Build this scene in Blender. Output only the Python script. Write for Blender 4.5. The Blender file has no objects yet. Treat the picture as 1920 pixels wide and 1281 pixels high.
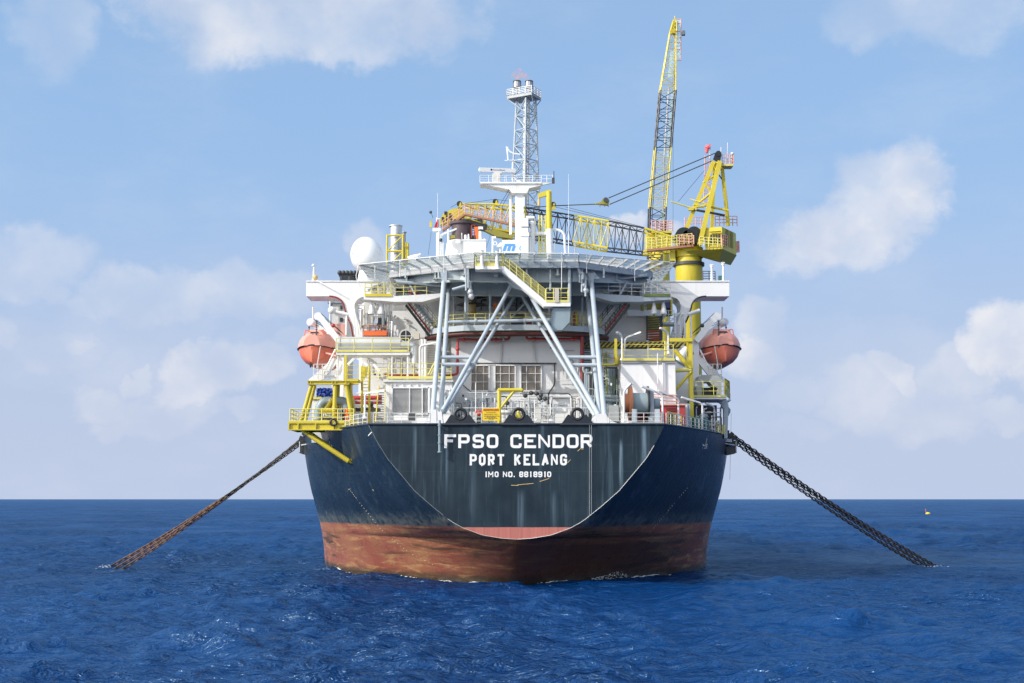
import bpy, bmesh, math, random
import numpy as np
from mathutils import Vector, Matrix, Quaternion
R = math.radians
random.seed(7)
sc = bpy.context.scene
COL = sc.collection

# ------------------------------------------------------------------ camera
FPX = 2400.0                                  # focal length in photo pixels (photo is 1920 wide)
CAM = Vector((-0.42, 0.0, 7.5))
TILT = math.atan(295.5 / FPX)
cd = bpy.data.cameras.new('camera')
cd.sensor_width = 36.0
cd.lens = FPX / 1920.0 * 36.0
cd.clip_start = 0.5
cd.clip_end = 120000.0
cam = bpy.data.objects.new('camera', cd)
cam.location = CAM
cam.rotation_euler = (R(90) + TILT, 0, 0)
COL.objects.link(cam)
sc.camera = cam
_F = Vector((0, math.cos(TILT), math.sin(TILT)))
_U = Vector((0, -math.sin(TILT), math.cos(TILT)))
def ray(px, py):
    return Vector((1, 0, 0)) * ((px - 960) / FPX) + _U * ((640.5 - py) / FPX) + _F
def P(px, py, Y):
    d = ray(px, py)
    return CAM + d * (Y / d.y)
def PP(pts, Y):
    return [P(a, b, Y) for a, b in pts]

# ------------------------------------------------------------------ light, sky, exposure
SUN_AZ, SUN_EL = R(-122), R(30)               # azimuth from +Y towards +X
sd = Vector((math.sin(SUN_AZ) * math.cos(SUN_EL), math.cos(SUN_AZ) * math.cos(SUN_EL), math.sin(SUN_EL)))
sl = bpy.data.lights.new('sun', 'SUN')
sl.energy = 3.7
sl.angle = R(0.53)
sl.color = (1.0, 0.955, 0.88)
so = bpy.data.objects.new('sun', sl)
so.rotation_euler = sd.to_track_quat('Z', 'Y').to_euler()
COL.objects.link(so)

sc.view_settings.view_transform = 'Standard'
sc.view_settings.look = 'None'
sc.view_settings.exposure = 0.0
sc.view_settings.gamma = 1.0
sc.view_settings.use_curve_mapping = False
sc.cycles.max_bounces = 8
sc.cycles.transparent_max_bounces = 24
sc.cycles.caustics_reflective = False
sc.cycles.caustics_refractive = False

class NT:
    """tiny node-tree writer"""
    def __init__(s, tree):
        s.t = tree; s.n = tree.nodes; s.l = tree.links
    def put(s, sock, v):
        if isinstance(v, bpy.types.NodeSocket): s.l.new(v, sock)
        elif isinstance(v, (tuple, list)) and len(v) == 3 and sock.type == 'RGBA': sock.default_value = (*v, 1)
        else: sock.default_value = v
    def math(s, op, a, b=None, c=None, clamp=False):
        m = s.n.new('ShaderNodeMath'); m.operation = op; m.use_clamp = clamp
        s.put(m.inputs[0], a)
        if b is not None: s.put(m.inputs[1], b)
        if c is not None: s.put(m.inputs[2], c)
        return m.outputs[0]
    def rng(s, v, a, b, c=0.0, d=1.0, smooth=True):
        m = s.n.new('ShaderNodeMapRange'); m.interpolation_type = 'SMOOTHSTEP' if smooth else 'LINEAR'
        s.put(m.inputs['Value'], v)
        for k, x in zip(('From Min', 'From Max', 'To Min', 'To Max'), (a, b, c, d)): s.put(m.inputs[k], x)
        return m.outputs[0]
    def mix(s, f, a, b, mode='MIX'):
        m = s.n.new('ShaderNodeMix'); m.data_type = 'RGBA'; m.blend_type = mode
        s.put(m.inputs[0], f); s.put(m.inputs[6], a); s.put(m.inputs[7], b)
        return m.outputs[2]
    def noise(s, vec, scale, detail=4.0, rough=0.55, dist=0.0, out=0):
        m = s.n.new('ShaderNodeTexNoise')
        if vec is not None: s.put(m.inputs['Vector'], vec)
        m.inputs['Scale'].default_value = scale; m.inputs['Detail'].default_value = detail
        m.inputs['Roughness'].default_value = rough; m.inputs['Distortion'].default_value = dist
        return m.outputs[out]
    def vmul(s, v, xyz):
        m = s.n.new('ShaderNodeVectorMath'); m.operation = 'MULTIPLY'
        s.put(m.inputs[0], v); m.inputs[1].default_value = xyz
        return m.outputs[0]
    def sep(s, v):
        m = s.n.new('ShaderNodeSeparateXYZ'); s.put(m.inputs[0], v); return m.outputs
    def comb(s, x, y, z):
        m = s.n.new('ShaderNodeCombineXYZ')
        for i, q in enumerate((x, y, z)): s.put(m.inputs[i], q)
        return m.outputs[0]

w = bpy.data.worlds.new('World'); sc.world = w; w.use_nodes = True
def build_world():
    t = NT(w.node_tree)
    t.n.clear()
    out = t.n.new('ShaderNodeOutputWorld'); bg = t.n.new('ShaderNodeBackground')
    t.l.new(bg.outputs[0], out.inputs[0])
    sky = t.n.new('ShaderNodeTexSky'); sky.sky_type = 'NISHITA'; sky.sun_disc = False
    sky.sun_elevation = SUN_EL; sky.sun_rotation = SUN_AZ % (2 * math.pi)
    sky.air_density = 1.0; sky.dust_density = 1.2; sky.ozone_density = 1.6
    tc = t.n.new('ShaderNodeTexCoord')
    d = tc.outputs['Generated']
    x, y, z = t.sep(d)
    az = t.math('ARCTAN2', x, y); el = t.math('ARCSINE', z)
    # Nishita times strength 0.1 is the clear sky; moist tropical air whitens it towards the horizon
    K = 10.0                                    # colours below are given as seen; background strength is 1/K
    elc = t.math('MAXIMUM', el, 0.0)
    hz = t.rng(elc, 0.0, 0.50, 1.0, 0.0, smooth=False)
    air = t.mix(t.rng(elc, 0.02, 0.30, 0, 1), (0.520 * K, 0.605 * K, 0.800 * K), (0.350 * K, 0.565 * K, 0.895 * K))
    col = t.mix(t.math('MULTIPLY_ADD', hz, 0.28, 0.72), sky.outputs[0], air)
    # cloud field: ragged cumulus banks, in true sky directions
    p3 = t.comb(az, el, t.math('MULTIPLY', el, 0.3))
    n1 = t.noise(p3, 9.0, 5.0, 0.6, out=1)
    dn = t.n.new('ShaderNodeVectorMath'); dn.operation = 'SUBTRACT'; t.put(dn.inputs[0], n1); dn.inputs[1].default_value = (.5, .5, .5)
    dx, dy, dz = t.sep(dn.outputs[0])
    n2 = t.noise(p3, 34.0, 5.0, 0.6, out=1)
    dn2 = t.n.new('ShaderNodeVectorMath'); dn2.operation = 'SUBTRACT'; t.put(dn2.inputs[0], n2); dn2.inputs[1].default_value = (.5, .5, .5)
    ex, ey, ez = t.sep(dn2.outputs[0])
    az2 = t.math('ADD', t.math('MULTIPLY_ADD', dx, 0.075, az), t.math('MULTIPLY', ex, 0.03))
    el2 = t.math('ADD', t.math('MULTIPLY_ADD', dy, 0.055, el), t.math('MULTIPLY', ey, 0.026))
    clouds = [(560, 20, 350, 95, .8), (640, 75, 150, 52, .7), (90, 60, 80, 85, .35), (1660, 365, 105, 95, 1.0), (1590, 435, 150, 70, .9),
              (1520, 470, 100, 50, .55), (290, 560, 120, 58, .6), (420, 555, 100, 50, .5), (60, 500, 130, 60, .5), (520, 560, 100, 42, .45),
              (360, 700, 80, 60, 1.0), (440, 685, 70, 50, .95), (180, 745, 65, 34, .5), (300, 765, 120, 42, .45), (520, 690, 45, 42, .7),
              (110, 650, 70, 44, .4), (1895, 640, 85, 75, 1.2), (1830, 685, 110, 46, .6), (1710, 755, 150, 60, .45), (1430, 610, 65, 42, .6),
              (1405, 668, 75, 38, .9), (1600, 735, 80, 60, .55), (1692, 705, 30, 34, .8), (690, 450, 48, 45, .55), (1195, 425, 40, 24, .9),
              (1260, 440, 35, 22, .8), (1750, 20, 190, 60, .4), (1480, 730, 50, 40, .45), (1560, 660, 260, 60, .2), (250, 640, 260, 90, .2),
              (1690, 340, 60, 50, 1.1), (1400, 655, 45, 22, 1.0), (1655, 690, 40, 26, .7), (1575, 760, 60, 24, .55), (1780, 770, 90, 28, .5), (1890, 770, 60, 26, .5), (1500, 800, 70, 20, .35),
              (130, 640, 30, 18, .6), (235, 700, 34, 20, .6), (395, 650, 40, 22, .7), (215, 790, 60, 18, .4), (470, 770, 50, 18, .35), (20, 610, 40, 30, .5), (560, 640, 30, 20, .4)]
    crisp = t.math('MULTIPLY', t.math('SUBTRACT', t.noise(p3, 27.0, 9.0, 0.64, 0.3), 0.5), 1.1)
    tot = None
    for px, py, rx, ry, dens in clouds:
        dv = ray(px, py).normalized()
        a0 = math.atan2(dv.x, dv.y); e0 = math.asin(dv.z)
        u = t.math('MULTIPLY', t.math('SUBTRACT', az2, a0), FPX / (rx * 1.12)); v = t.math('MULTIPLY', t.math('SUBTRACT', el2, e0), FPX / (ry * 1.15))
        r2 = t.math('ADD', t.math('MULTIPLY', u, u), t.math('MULTIPLY', v, v))
        m = t.rng(r2, 1.35, 0.0, 0.0, 1.0, smooth=False)
        md = t.math('MULTIPLY', t.rng(t.math('ADD', m, crisp), 0.22, 0.80), dens)
        tot = md if tot is None else t.math('MAXIMUM', tot, md)
    # other clouds all round the sky, away from the ship's side too
    far = t.noise(t.comb(t.math('MULTIPLY', az, 1.0), t.math('MULTIPLY', el, 2.2), 3.1), 5.0, 6.0, 0.6)
    away = t.rng(t.math('ABSOLUTE', az), 0.42, 0.6)
    tot = t.math('MAXIMUM', tot, t.math('MULTIPLY', t.math('MULTIPLY', t.rng(far, 0.52, 0.72), away), 0.8))
    thin = t.noise(t.vmul(p3, (1.0, 2.4, 1.0)), 7.0, 6.0, 0.62)
    body = t.noise(p3, 22.0, 4.0, 0.5)
    dens = t.math('MULTIPLY', tot, t.rng(body, 0.3, 0.7, 0.55, 1.0))
    dens = t.math('ADD', t.math('MULTIPLY', dens, 0.86), t.math('MULTIPLY', t.rng(thin, 0.42, 0.75), 0.14), clamp=True)
    puff = t.noise(t.comb(az, t.math('ADD', el, 0.004), 1.7), 18.0, 4.0, 0.5)
    cc = t.mix(t.rng(puff, 0.30, 0.70), (0.60 * K, 0.665 * K, 0.81 * K), (0.86 * K, 0.86 * K, 0.90 * K))
    col = t.mix(dens, col, cc)
    # bright sky around the sun, behind the camera, widened and added as fill light
    dt = t.n.new('ShaderNodeVectorMath'); dt.operation = 'DOT_PRODUCT'; t.put(dt.inputs[0], d); dt.inputs[1].default_value = tuple(sd)
    g = t.math('POWER', t.math('MAXIMUM', dt.outputs['Value'], 0.0), 2.2)
    col = t.mix(t.math('MULTIPLY', g, 1.0), col, (3.0 * K, 2.9 * K, 2.7 * K))
    t.l.new(col, bg.inputs[0]); bg.inputs[1].default_value = 1.0 / K
build_world()

# ------------------------------------------------------------------ materials
M = {}
def pbr(name, rgb, rough=0.5, metal=0.0, dirt=0.0, dirtcol=(0.16, 0.10, 0.05), streak=True, var=0.12, spec=0.5, scale=0.5, coat=0.0):
    m = bpy.data.materials.new(name); m.use_nodes = True
    t = NT(m.node_tree); b = t.n['Principled BSDF']
    geo = t.n.new('ShaderNodeNewGeometry'); pos = geo.outputs['Position']
    big = t.noise(pos, 0.35 * scale * 2, 5, 0.6)
    c = t.mix(t.rng(big, 0.3, 0.7), tuple(q * (1 - var) for q in rgb), tuple(min(1, q * (1 + var * 0.6)) for q in rgb))
    if dirt > 0:
        s = t.noise(t.vmul(pos, (2.2, 2.2, 0.22) if streak else (1, 1, 1)), 1.0 if streak else 2.0, 6, 0.65)
        f = t.math('MULTIPLY', t.rng(s, 0.54, 0.74), dirt)
        c = t.mix(f, c, dirtcol)
    t.put(b.inputs['Base Color'], c)
    rg = t.rng(t.noise(pos, 1.7, 4, 0.6), 0.3, 0.7, max(0.02, rough - 0.09), min(1, rough + 0.09))
    t.put(b.inputs['Roughness'], rg)
    b.inputs['Metallic'].default_value = metal
    b.inputs['Specular IOR Level'].default_value = spec
    if coat: b.inputs['Coat Weight'].default_value = coat
    M[name] = m
    return m
pbr('white', (0.74, 0.74, 0.74), 0.45, dirt=0.45, dirtcol=(0.42, 0.30, 0.19), var=0.06)
pbr('white_clean', (0.77, 0.77, 0.77), 0.4, dirt=0.16, dirtcol=(0.5, 0.42, 0.32), var=0.04)
pbr('off_white', (0.62, 0.61, 0.58), 0.55, dirt=0.3, dirtcol=(0.36, 0.25, 0.15), var=0.1)
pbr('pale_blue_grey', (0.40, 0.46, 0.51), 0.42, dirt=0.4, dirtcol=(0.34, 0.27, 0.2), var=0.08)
pbr('deck_grey', (0.42, 0.47, 0.47), 0.55, dirt=0.25, dirtcol=(0.13, 0.11, 0.09), var=0.12)
pbr('underside_grey', (0.52, 0.58, 0.59), 0.5, dirt=0.3, dirtcol=(0.15, 0.12, 0.09), var=0.12)
pbr('mid_grey', (0.34, 0.36, 0.37), 0.5, dirt=0.3)
pbr('blue_grey', (0.24, 0.31, 0.35), 0.45, dirt=0.2)
pbr('dark_grey', (0.045, 0.05, 0.055), 0.5, dirt=0.25, dirtcol=(0.1, 0.06, 0.03))
pbr('chock_navy', (0.008, 0.013, 0.022), 0.5, dirt=0.25, dirtcol=(0.05, 0.05, 0.05))
pbr('black', (0.012, 0.014, 0.018), 0.45, dirt=0.2, dirtcol=(0.05, 0.04, 0.03))
pbr('yellow', (0.58, 0.475, 0.035), 0.42, dirt=0.28, dirtcol=(0.30, 0.15, 0.03), var=0.1)
pbr('pale_yellow', (0.64, 0.58, 0.17), 0.45, dirt=0.2, dirtcol=(0.35, 0.2, 0.05), var=0.1)
pbr('olive', (0.30, 0.27, 0.04), 0.5, dirt=0.25, dirtcol=(0.12, 0.08, 0.03))
pbr('deck_green', (0.16, 0.20, 0.05), 0.6, dirt=0.3, dirtcol=(0.2, 0.12, 0.04))
pbr('sea_green', (0.03, 0.12, 0.10), 0.5, dirt=0.3)
pbr('red', (0.46, 0.05, 0.05), 0.42, dirt=0.25, dirtcol=(0.2, 0.03, 0.02))
pbr('maroon', (0.10, 0.022, 0.022), 0.5, dirt=0.3, dirtcol=(0.06, 0.03, 0.02))
pbr('dark_red', (0.26, 0.035, 0.035), 0.45, dirt=0.3, dirtcol=(0.12, 0.03, 0.02))
pbr('pink_red', (0.75, 0.12, 0.13), 0.6)
pbr('salmon_rail', (0.70, 0.36, 0.30), 0.5, dirt=0.2)
pbr('brown_rail', (0.33, 0.14, 0.08), 0.5, dirt=0.3, dirtcol=(0.16, 0.05, 0.03))
pbr('boat_orange', (0.78, 0.20, 0.12), 0.40, dirt=0.3, dirtcol=(0.60, 0.30, 0.20), var=0.12)
pbr('boat_faded', (0.77, 0.34, 0.27), 0.45, dirt=0.25, dirtcol=(0.62, 0.36, 0.28), var=0.1)
pbr('orange', (0.85, 0.16, 0.03), 0.5, dirt=0.15)
pbr('rust', (0.20, 0.075, 0.035), 0.75, dirt=0.6, dirtcol=(0.08, 0.035, 0.02), var=0.35)
pbr('tan', (0.62, 0.43, 0.18), 0.5, dirt=0.5, dirtcol=(0.3, 0.14, 0.04))
pbr('beige', (0.52, 0.48, 0.40), 0.6, dirt=0.3)
pbr('louvre_brown', (0.44, 0.39, 0.345), 0.6, dirt=0.35, dirtcol=(0.2, 0.16, 0.12), scale=3)
pbr('silver', (0.62, 0.63, 0.64), 0.32, metal=0.85, dirt=0.25, dirtcol=(0.3, 0.26, 0.22), streak=False)
pbr('steel_dull', (0.50, 0.52, 0.54), 0.45, metal=0.4, dirt=0.35, dirtcol=(0.25, 0.2, 0.16))
pbr('boom_dark', (0.018, 0.022, 0.035), 0.45, dirt=0.2, dirtcol=(0.08, 0.06, 0.03))
pbr('funnel_purple', (0.075, 0.05, 0.06), 0.55, dirt=0.3)
pbr('rope', (0.02, 0.022, 0.028), 0.6)
pbr('letter_white', (0.80, 0.80, 0.80), 0.5, dirt=0.25, dirtcol=(0.45, 0.46, 0.46), var=0.05, scale=2)
pbr('sign_yellow', (0.80, 0.54, 0.015), 0.45, dirt=0.12)
pbr('sign_orange', (0.62, 0.22, 0.01), 0.45)
pbr('logo_blue', (0.10, 0.30, 0.68), 0.45)
pbr('logo_pale', (0.55, 0.68, 0.80), 0.45)
pbr('logo_navy', (0.02, 0.03, 0.12), 0.45)
pbr('tarp_blue', (0.03, 0.07, 0.35), 0.45, dirt=0.3, dirtcol=(0.3, 0.36, 0.55), streak=False)
pbr('window_dark', (0.012, 0.016, 0.022), 0.12)
pbr('skin', (0.30, 0.16, 0.10), 0.55)
pbr('hair', (0.012, 0.010, 0.009), 0.6)
pbr('cloth_red', (0.55, 0.045, 0.045), 0.8)
pbr('cloth_green', (0.02, 0.05, 0.035), 0.8)
pbr('cloth_navy', (0.015, 0.025, 0.07), 0.8)
pbr('cloth_jeans', (0.18, 0.26, 0.36), 0.8)
pbr('cloth_orange', (0.75, 0.16, 0.03), 0.8)

def mat_hull(name, transom):
    m = bpy.data.materials.new(name); m.use_nodes = True
    t = NT(m.node_tree); b = t.n['Principled BSDF']
    pos = t.n.new('ShaderNodeNewGeometry').outputs['Position']
    x, y, z = t.sep(pos)
    wob = t.noise(pos, 0.6, 3, 0.5)
    st = t.noise(t.vmul(pos, (1.5, 1.1, 0.07)), 1.0, 6, 0.65)
    st2 = t.noise(t.vmul(pos, (5.0, 3.5, 0.12)), 1.0, 5, 0.6)
    st3 = t.noise(t.vmul(pos, (0.5, 0.35, 0.05)), 1.0, 3, 0.5)
    blot = t.noise(pos, 0.30, 6, 0.6)
    nav = t.mix(t.rng(blot, 0.3, 0.7), (0.008, 0.019, 0.031), (0.016, 0.032, 0.046)) if transom else t.mix(t.rng(blot, 0.3, 0.7), (0.008, 0.020, 0.040), (0.014, 0.031, 0.055))
    nav = t.mix(t.math('MULTIPLY', t.rng(st, 0.54, 0.74), 0.34 if transom else 0.22), nav, (0.13, 0.20, 0.25))
    nav = t.mix(t.math('MULTIPLY', t.rng(st2, 0.56, 0.74), 0.20 if transom else 0.14), nav, (0.10, 0.15, 0.17))
    nav = t.mix(t.math('MULTIPLY', t.rng(st3, 0.58, 0.76), 0.22), nav, (0.12, 0.17, 0.22))
    if transom:                                   # a few long runs of old whitish scale, each in its own place
        for xx, ww, top, a_ in ((9.1, .16, 12.6, .75), (11.1, .22, 13.9, .8), (11.5, .12, 11.6, .6), (-8.9, .16, 13.9, .5), (-2.2, .1, 13, .2), (.4, .3, 8.3, .3), (3.2, .25, 8.2, .25), (-6.1, .12, 12.5, .3)):
            g = t.rng(t.math('ABSOLUTE', t.math('SUBTRACT', t.math('MULTIPLY_ADD', t.math('SUBTRACT', st2, 0.5), 0.5, x), xx)), ww * 1.6, 0.0)
            g = t.math('MULTIPLY', g, t.math('MULTIPLY', t.rng(z, top + .3, top - .8), t.rng(z, top - 5.5, top - 2.0)))
            nav = t.mix(t.math('MULTIPLY', t.math('MULTIPLY', g, t.rng(st2, .30, .62)), a_), nav, (0.22, 0.32, 0.40))
    # plate seams
    for zz in (9.9, 12.2):
        ln = t.rng(t.math('ABSOLUTE', t.math('SUBTRACT', z, zz)), 0.05, 0.02)
        nav = t.mix(t.math('MULTIPLY', ln, 0.09), nav, (0.10, 0.13, 0.15))
    line = t.math('MULTIPLY_ADD', t.math('SUBTRACT', wob, 0.5), 0.05 if transom else 0.12, z)
    if transom:
        redc = t.mix(t.rng(st2, 0.4, 0.7), (0.47, 0.165, 0.135), (0.36, 0.13, 0.11))
        f = t.rng(line, 5.06, 5.09, 1.0, 0.0)
        c = t.mix(f, nav, redc)
        gr = 0.50
    else:
        hs = t.noise(t.vmul(pos, (0.28, 0.28, 2.0)), 1.0, 6, 0.65, 0.6)
        hs2 = t.noise(t.vmul(pos, (0.12, 0.12, 1.2)), 1.0, 5, 0.6, 0.4)
        big = t.noise(pos, 0.16, 4, 0.6)
        redc = t.mix(t.rng(big, 0.35, 0.65), (0.33, 0.095, 0.062), (0.40, 0.17, 0.085))
        redc = t.mix(t.math('MULTIPLY', t.rng(hs, 0.50, 0.66), 0.85), redc, (0.52, 0.31, 0.13))
        redc = t.mix(t.math('MULTIPLY', t.rng(hs2, 0.54, 0.68), 0.85), redc, (0.055, 0.045, 0.025))
        redc = t.mix(t.math('MULTIPLY', t.rng(st2, 0.52, 0.72), 0.45), redc, (0.13, 0.065, 0.035))
        redc = t.mix(t.math('MULTIPLY', t.rng(t.math('MULTIPLY_ADD', hs, 0.8, z), 1.5, 0.5), 0.7), redc, (0.11, 0.085, 0.035))
        weed_shade = t.math('MULTIPLY', t.rng(t.math('ADD', t.math('ABSOLUTE', t.math('SUBTRACT', x, 6.0)), t.math('MULTIPLY', hs, 10.0)), 20.5, 11.0), t.rng(t.math('MULTIPLY_ADD', hs2, 3.0, z), 6.6, 4.6))  # dark growth tone that also paints the shade over stern centre and starboard
        redc = t.mix(t.math('MULTIPLY', weed_shade, 0.88), redc, (0.040, 0.019, 0.014))
        redc = t.mix(t.math('MULTIPLY', t.rng(t.math('MULTIPLY_ADD', hs, 1.2, z), 1.5, 0.7), 0.75), redc, (0.035, 0.028, 0.016))
        chalk = t.math('MULTIPLY', t.rng(t.math('ADD', z, t.math('MULTIPLY', t.math('SUBTRACT', st2, 0.5), 2.6)), 6.5, 5.3), t.rng(st, 0.30, 0.6))
        nav = t.mix(t.math('MULTIPLY', chalk, 0.42), nav, (0.26, 0.28, 0.24))
        f = t.rng(t.math('MULTIPLY_ADD', t.math('SUBTRACT', st2, 0.5), 0.55, line), 4.95, 5.25, 1.0, 0.0)
        c = t.mix(f, nav, redc)
        gr = 0.34
    t.put(b.inputs['Base Color'], c)
    t.put(b.inputs['Roughness'], t.rng(t.noise(pos, 1.2, 5, 0.6), 0.3, 0.7, gr - 0.08, gr + 0.12))
    b.inputs['Specular IOR Level'].default_value = 0.25 if transom else 0.5
    # gentle plating unevenness
    bp = t.n.new('ShaderNodeBump'); bp.inputs['Strength'].default_value = 0.55; bp.inputs['Distance'].default_value = 0.06
    t.put(bp.inputs['Height'], t.math('ADD', t.noise(t.vmul(pos, (0.9, 0.9, 0.5)), 0.9, 3, 0.5), t.math('MULTIPLY', t.math('SINE', t.math('MULTIPLY', x if transom else y, 7.6)), 0.10)))
    t.l.new(bp.outputs[0], b.inputs['Normal'])
    M[name] = m
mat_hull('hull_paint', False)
mat_hull('transom_paint', True)

def mat_hazard():
    m = bpy.data.materials.new('hazard'); m.use_nodes = True
    t = NT(m.node_tree); b = t.n['Principled BSDF']
    x, y, z = t.sep(t.n.new('ShaderNodeNewGeometry').outputs['Position'])
    f = t.math('GREATER_THAN', t.math('FRACT', t.math('MULTIPLY', t.math('SUBTRACT', x, z), 2.1)), 0.5)
    t.put(b.inputs['Base Color'], t.mix(f, (0.66, 0.50, 0.03), (0.02, 0.022, 0.02)))
    b.inputs['Roughness'].default_value = 0.5
    M['hazard'] = m
mat_hazard()
def mat_net():
    m = bpy.data.materials.new('net'); m.use_nodes = True
    t = NT(m.node_tree); b = t.n['Principled BSDF']; out = t.n['Material Output']
    b.inputs['Base Color'].default_value = (0.60, 0.80, 0.79, 1); b.inputs['Roughness'].default_value = 0.6
    tr = t.n.new('ShaderNodeBsdfTransparent'); mx = t.n.new('ShaderNodeMixShader')
    pos = t.n.new('ShaderNodeNewGeometry').outputs['Position']
    x, y, z = t.sep(pos)
    mx.inputs[0].default_value = 0.58
    t.l.new(tr.outputs[0], mx.inputs[1]); t.l.new(b.outputs[0], mx.inputs[2]); t.l.new(mx.outputs[0], out.inputs[0])
    M['net'] = m
mat_net()
def mat_flame():
    m = bpy.data.materials.new('flame'); m.use_nodes = True
    t = NT(m.node_tree); out = t.n['Material Output']
    t.n.remove(t.n['Principled BSDF'])
    em = t.n.new('ShaderNodeEmission'); tr = t.n.new('ShaderNodeBsdfTransparent'); mx = t.n.new('ShaderNodeMixShader')
    pos = t.n.new('ShaderNodeNewGeometry').outputs['Position']
    n = t.noise(pos, 1.5, 6, 0.65)
    em.inputs[0].default_value = (1.0, 0.47, 0.34, 1); em.inputs[1].default_value = 0.95
    t.put(mx.inputs[0], t.rng(n, 0.44, 0.72, 0.0, 0.26))
    t.l.new(tr.outputs[0], mx.inputs[1]); t.l.new(em.outputs[0], mx.inputs[2]); t.l.new(mx.outputs[0], out.inputs[0])
    M['flame'] = m
mat_flame()
def mat_chain(name, hi):
    m = bpy.data.materials.new(name); m.use_nodes = True
    t = NT(m.node_tree); b = t.n['Principled BSDF']
    pos = t.n.new('ShaderNodeNewGeometry').outputs['Position']
    x, y, z = t.sep(pos)
    n = t.noise(pos, 0.45, 4, 0.6); n2 = t.noise(pos, 2.5, 4, 0.6)
    dk = t.mix(t.rng(n2, 0.35, 0.65), (0.014, 0.014, 0.016), (0.045, 0.035, 0.03))
    ru = t.mix(t.rng(n2, 0.35, 0.65), (0.10, 0.034, 0.016), (0.19, 0.105, 0.045))
    band = t.math('MULTIPLY', t.rng(z, 8.4, 6.6), t.rng(z, -0.3, 1.6))
    t.put(b.inputs['Base Color'], t.mix(t.math('MULTIPLY', band, t.rng(n, 0.3, 0.5, 0.5 * hi, hi)), dk, ru))
    b.inputs['Roughness'].default_value = 0.6
    M[name] = m
mat_chain('chain_steel', 1.0); mat_chain('chain_dark', 0.22)
def mat_foam():
    m = bpy.data.materials.new('foam'); m.use_nodes = True
    t = NT(m.node_tree); b = t.n['Principled BSDF']
    b.inputs['Base Color'].default_value = (0.75, 0.79, 0.82, 1); b.inputs['Roughness'].default_value = 0.8
    M['foam'] = m
mat_foam()
def mat_sea():
    m = bpy.data.materials.new('sea_water'); m.use_nodes = True
    t = NT(m.node_tree); out = t.n['Material Output']; t.n.remove(t.n['Principled BSDF'])
    pos = t.n.new('ShaderNodeNewGeometry').outputs['Position']
    big = t.noise(t.vmul(pos, (1.0, 0.45, 1.0)), 0.022, 4, 0.55)
    c = t.mix(t.rng(big, 0.35, 0.65), (0.0002, 0.0235, 0.105), (0.0005, 0.0370, 0.152))
    h1 = t.noise(t.vmul(pos, (1.0, 1.7, 1.0)), 0.80, 3, 0.55, 0.6)
    h2 = t.noise(t.vmul(pos, (1.0, 1.6, 1.0)), 2.1, 3, 0.55, 0.6)
    h3 = t.noise(t.vmul(pos, (1.0, 2.2, 1.0)), 0.16, 3, 0.55, 0.3)
    r1 = t.math('SUBTRACT', 1.0, t.math('ABSOLUTE', t.math('MULTIPLY_ADD', h1, 2.0, -1.0)))     # ridged chop
    r2 = t.math('SUBTRACT', 1.0, t.math('ABSOLUTE', t.math('MULTIPLY_ADD', h2, 2.0, -1.0)))
    h = t.math('ADD', t.math('MULTIPLY', r1, 0.62), t.math('ADD', t.math('MULTIPLY', r2, 0.17), t.math('MULTIPLY', h3, 2.2)))
    bp = t.n.new('ShaderNodeBump'); bp.inputs['Distance'].default_value = 1.0
    t.put(bp.inputs['Strength'], t.rng(t.noise(t.vmul(pos, (1.0, 0.5, 1.0)), 0.045, 4, 0.55, 0.5), 0.34, 0.66, 0.50, 1.0))
    t.put(bp.inputs['Height'], h)
    fr = t.n.new('ShaderNodeFresnel'); fr.inputs['IOR'].default_value = 1.33; t.l.new(bp.outputs[0], fr.inputs['Normal'])
    df = t.n.new('ShaderNodeBsdfDiffuse'); t.put(df.inputs[0], c); t.l.new(bp.outputs[0], df.inputs['Normal'])
    gl = t.n.new('ShaderNodeBsdfGlossy'); gl.inputs[0].default_value = (0.60, 0.85, 1, 1); gl.inputs['Roughness'].default_value = 0.19; t.l.new(bp.outputs[0], gl.inputs['Normal'])
    # a rough sea never mirrors the horizon: wave faces hide one another, so the reflectance levels off
    f = t.math('MULTIPLY', t.math('DIVIDE', fr.outputs[0], t.math('ADD', fr.outputs[0], 0.25)), 0.42)
    mx = t.n.new('ShaderNodeMixShader'); t.put(mx.inputs[0], f); t.l.new(df.outputs[0], mx.inputs[1]); t.l.new(gl.outputs[0], mx.inputs[2])
    t.l.new(mx.outputs[0], out.inputs[0])
    M['sea_water'] = m
mat_sea()

# ------------------------------------------------------------------ builders
def tag(o, label=None, cat=None, group=None, kind=None):
    if label: o['label'] = label
    if cat: o['category'] = cat
    if group: o['group'] = group
    if kind: o['kind'] = kind
    return o
def thing(name, label, cat, loc, group=None):
    o = bpy.data.objects.new(name, None); COL.objects.link(o)
    o.location = loc; o.empty_display_size = 0.5
    return tag(o, label, cat, group)
def origin_of(o):
    v = Vector((0, 0, 0))
    while o is not None:
        v += o.location; o = o.parent
    return v

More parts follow.
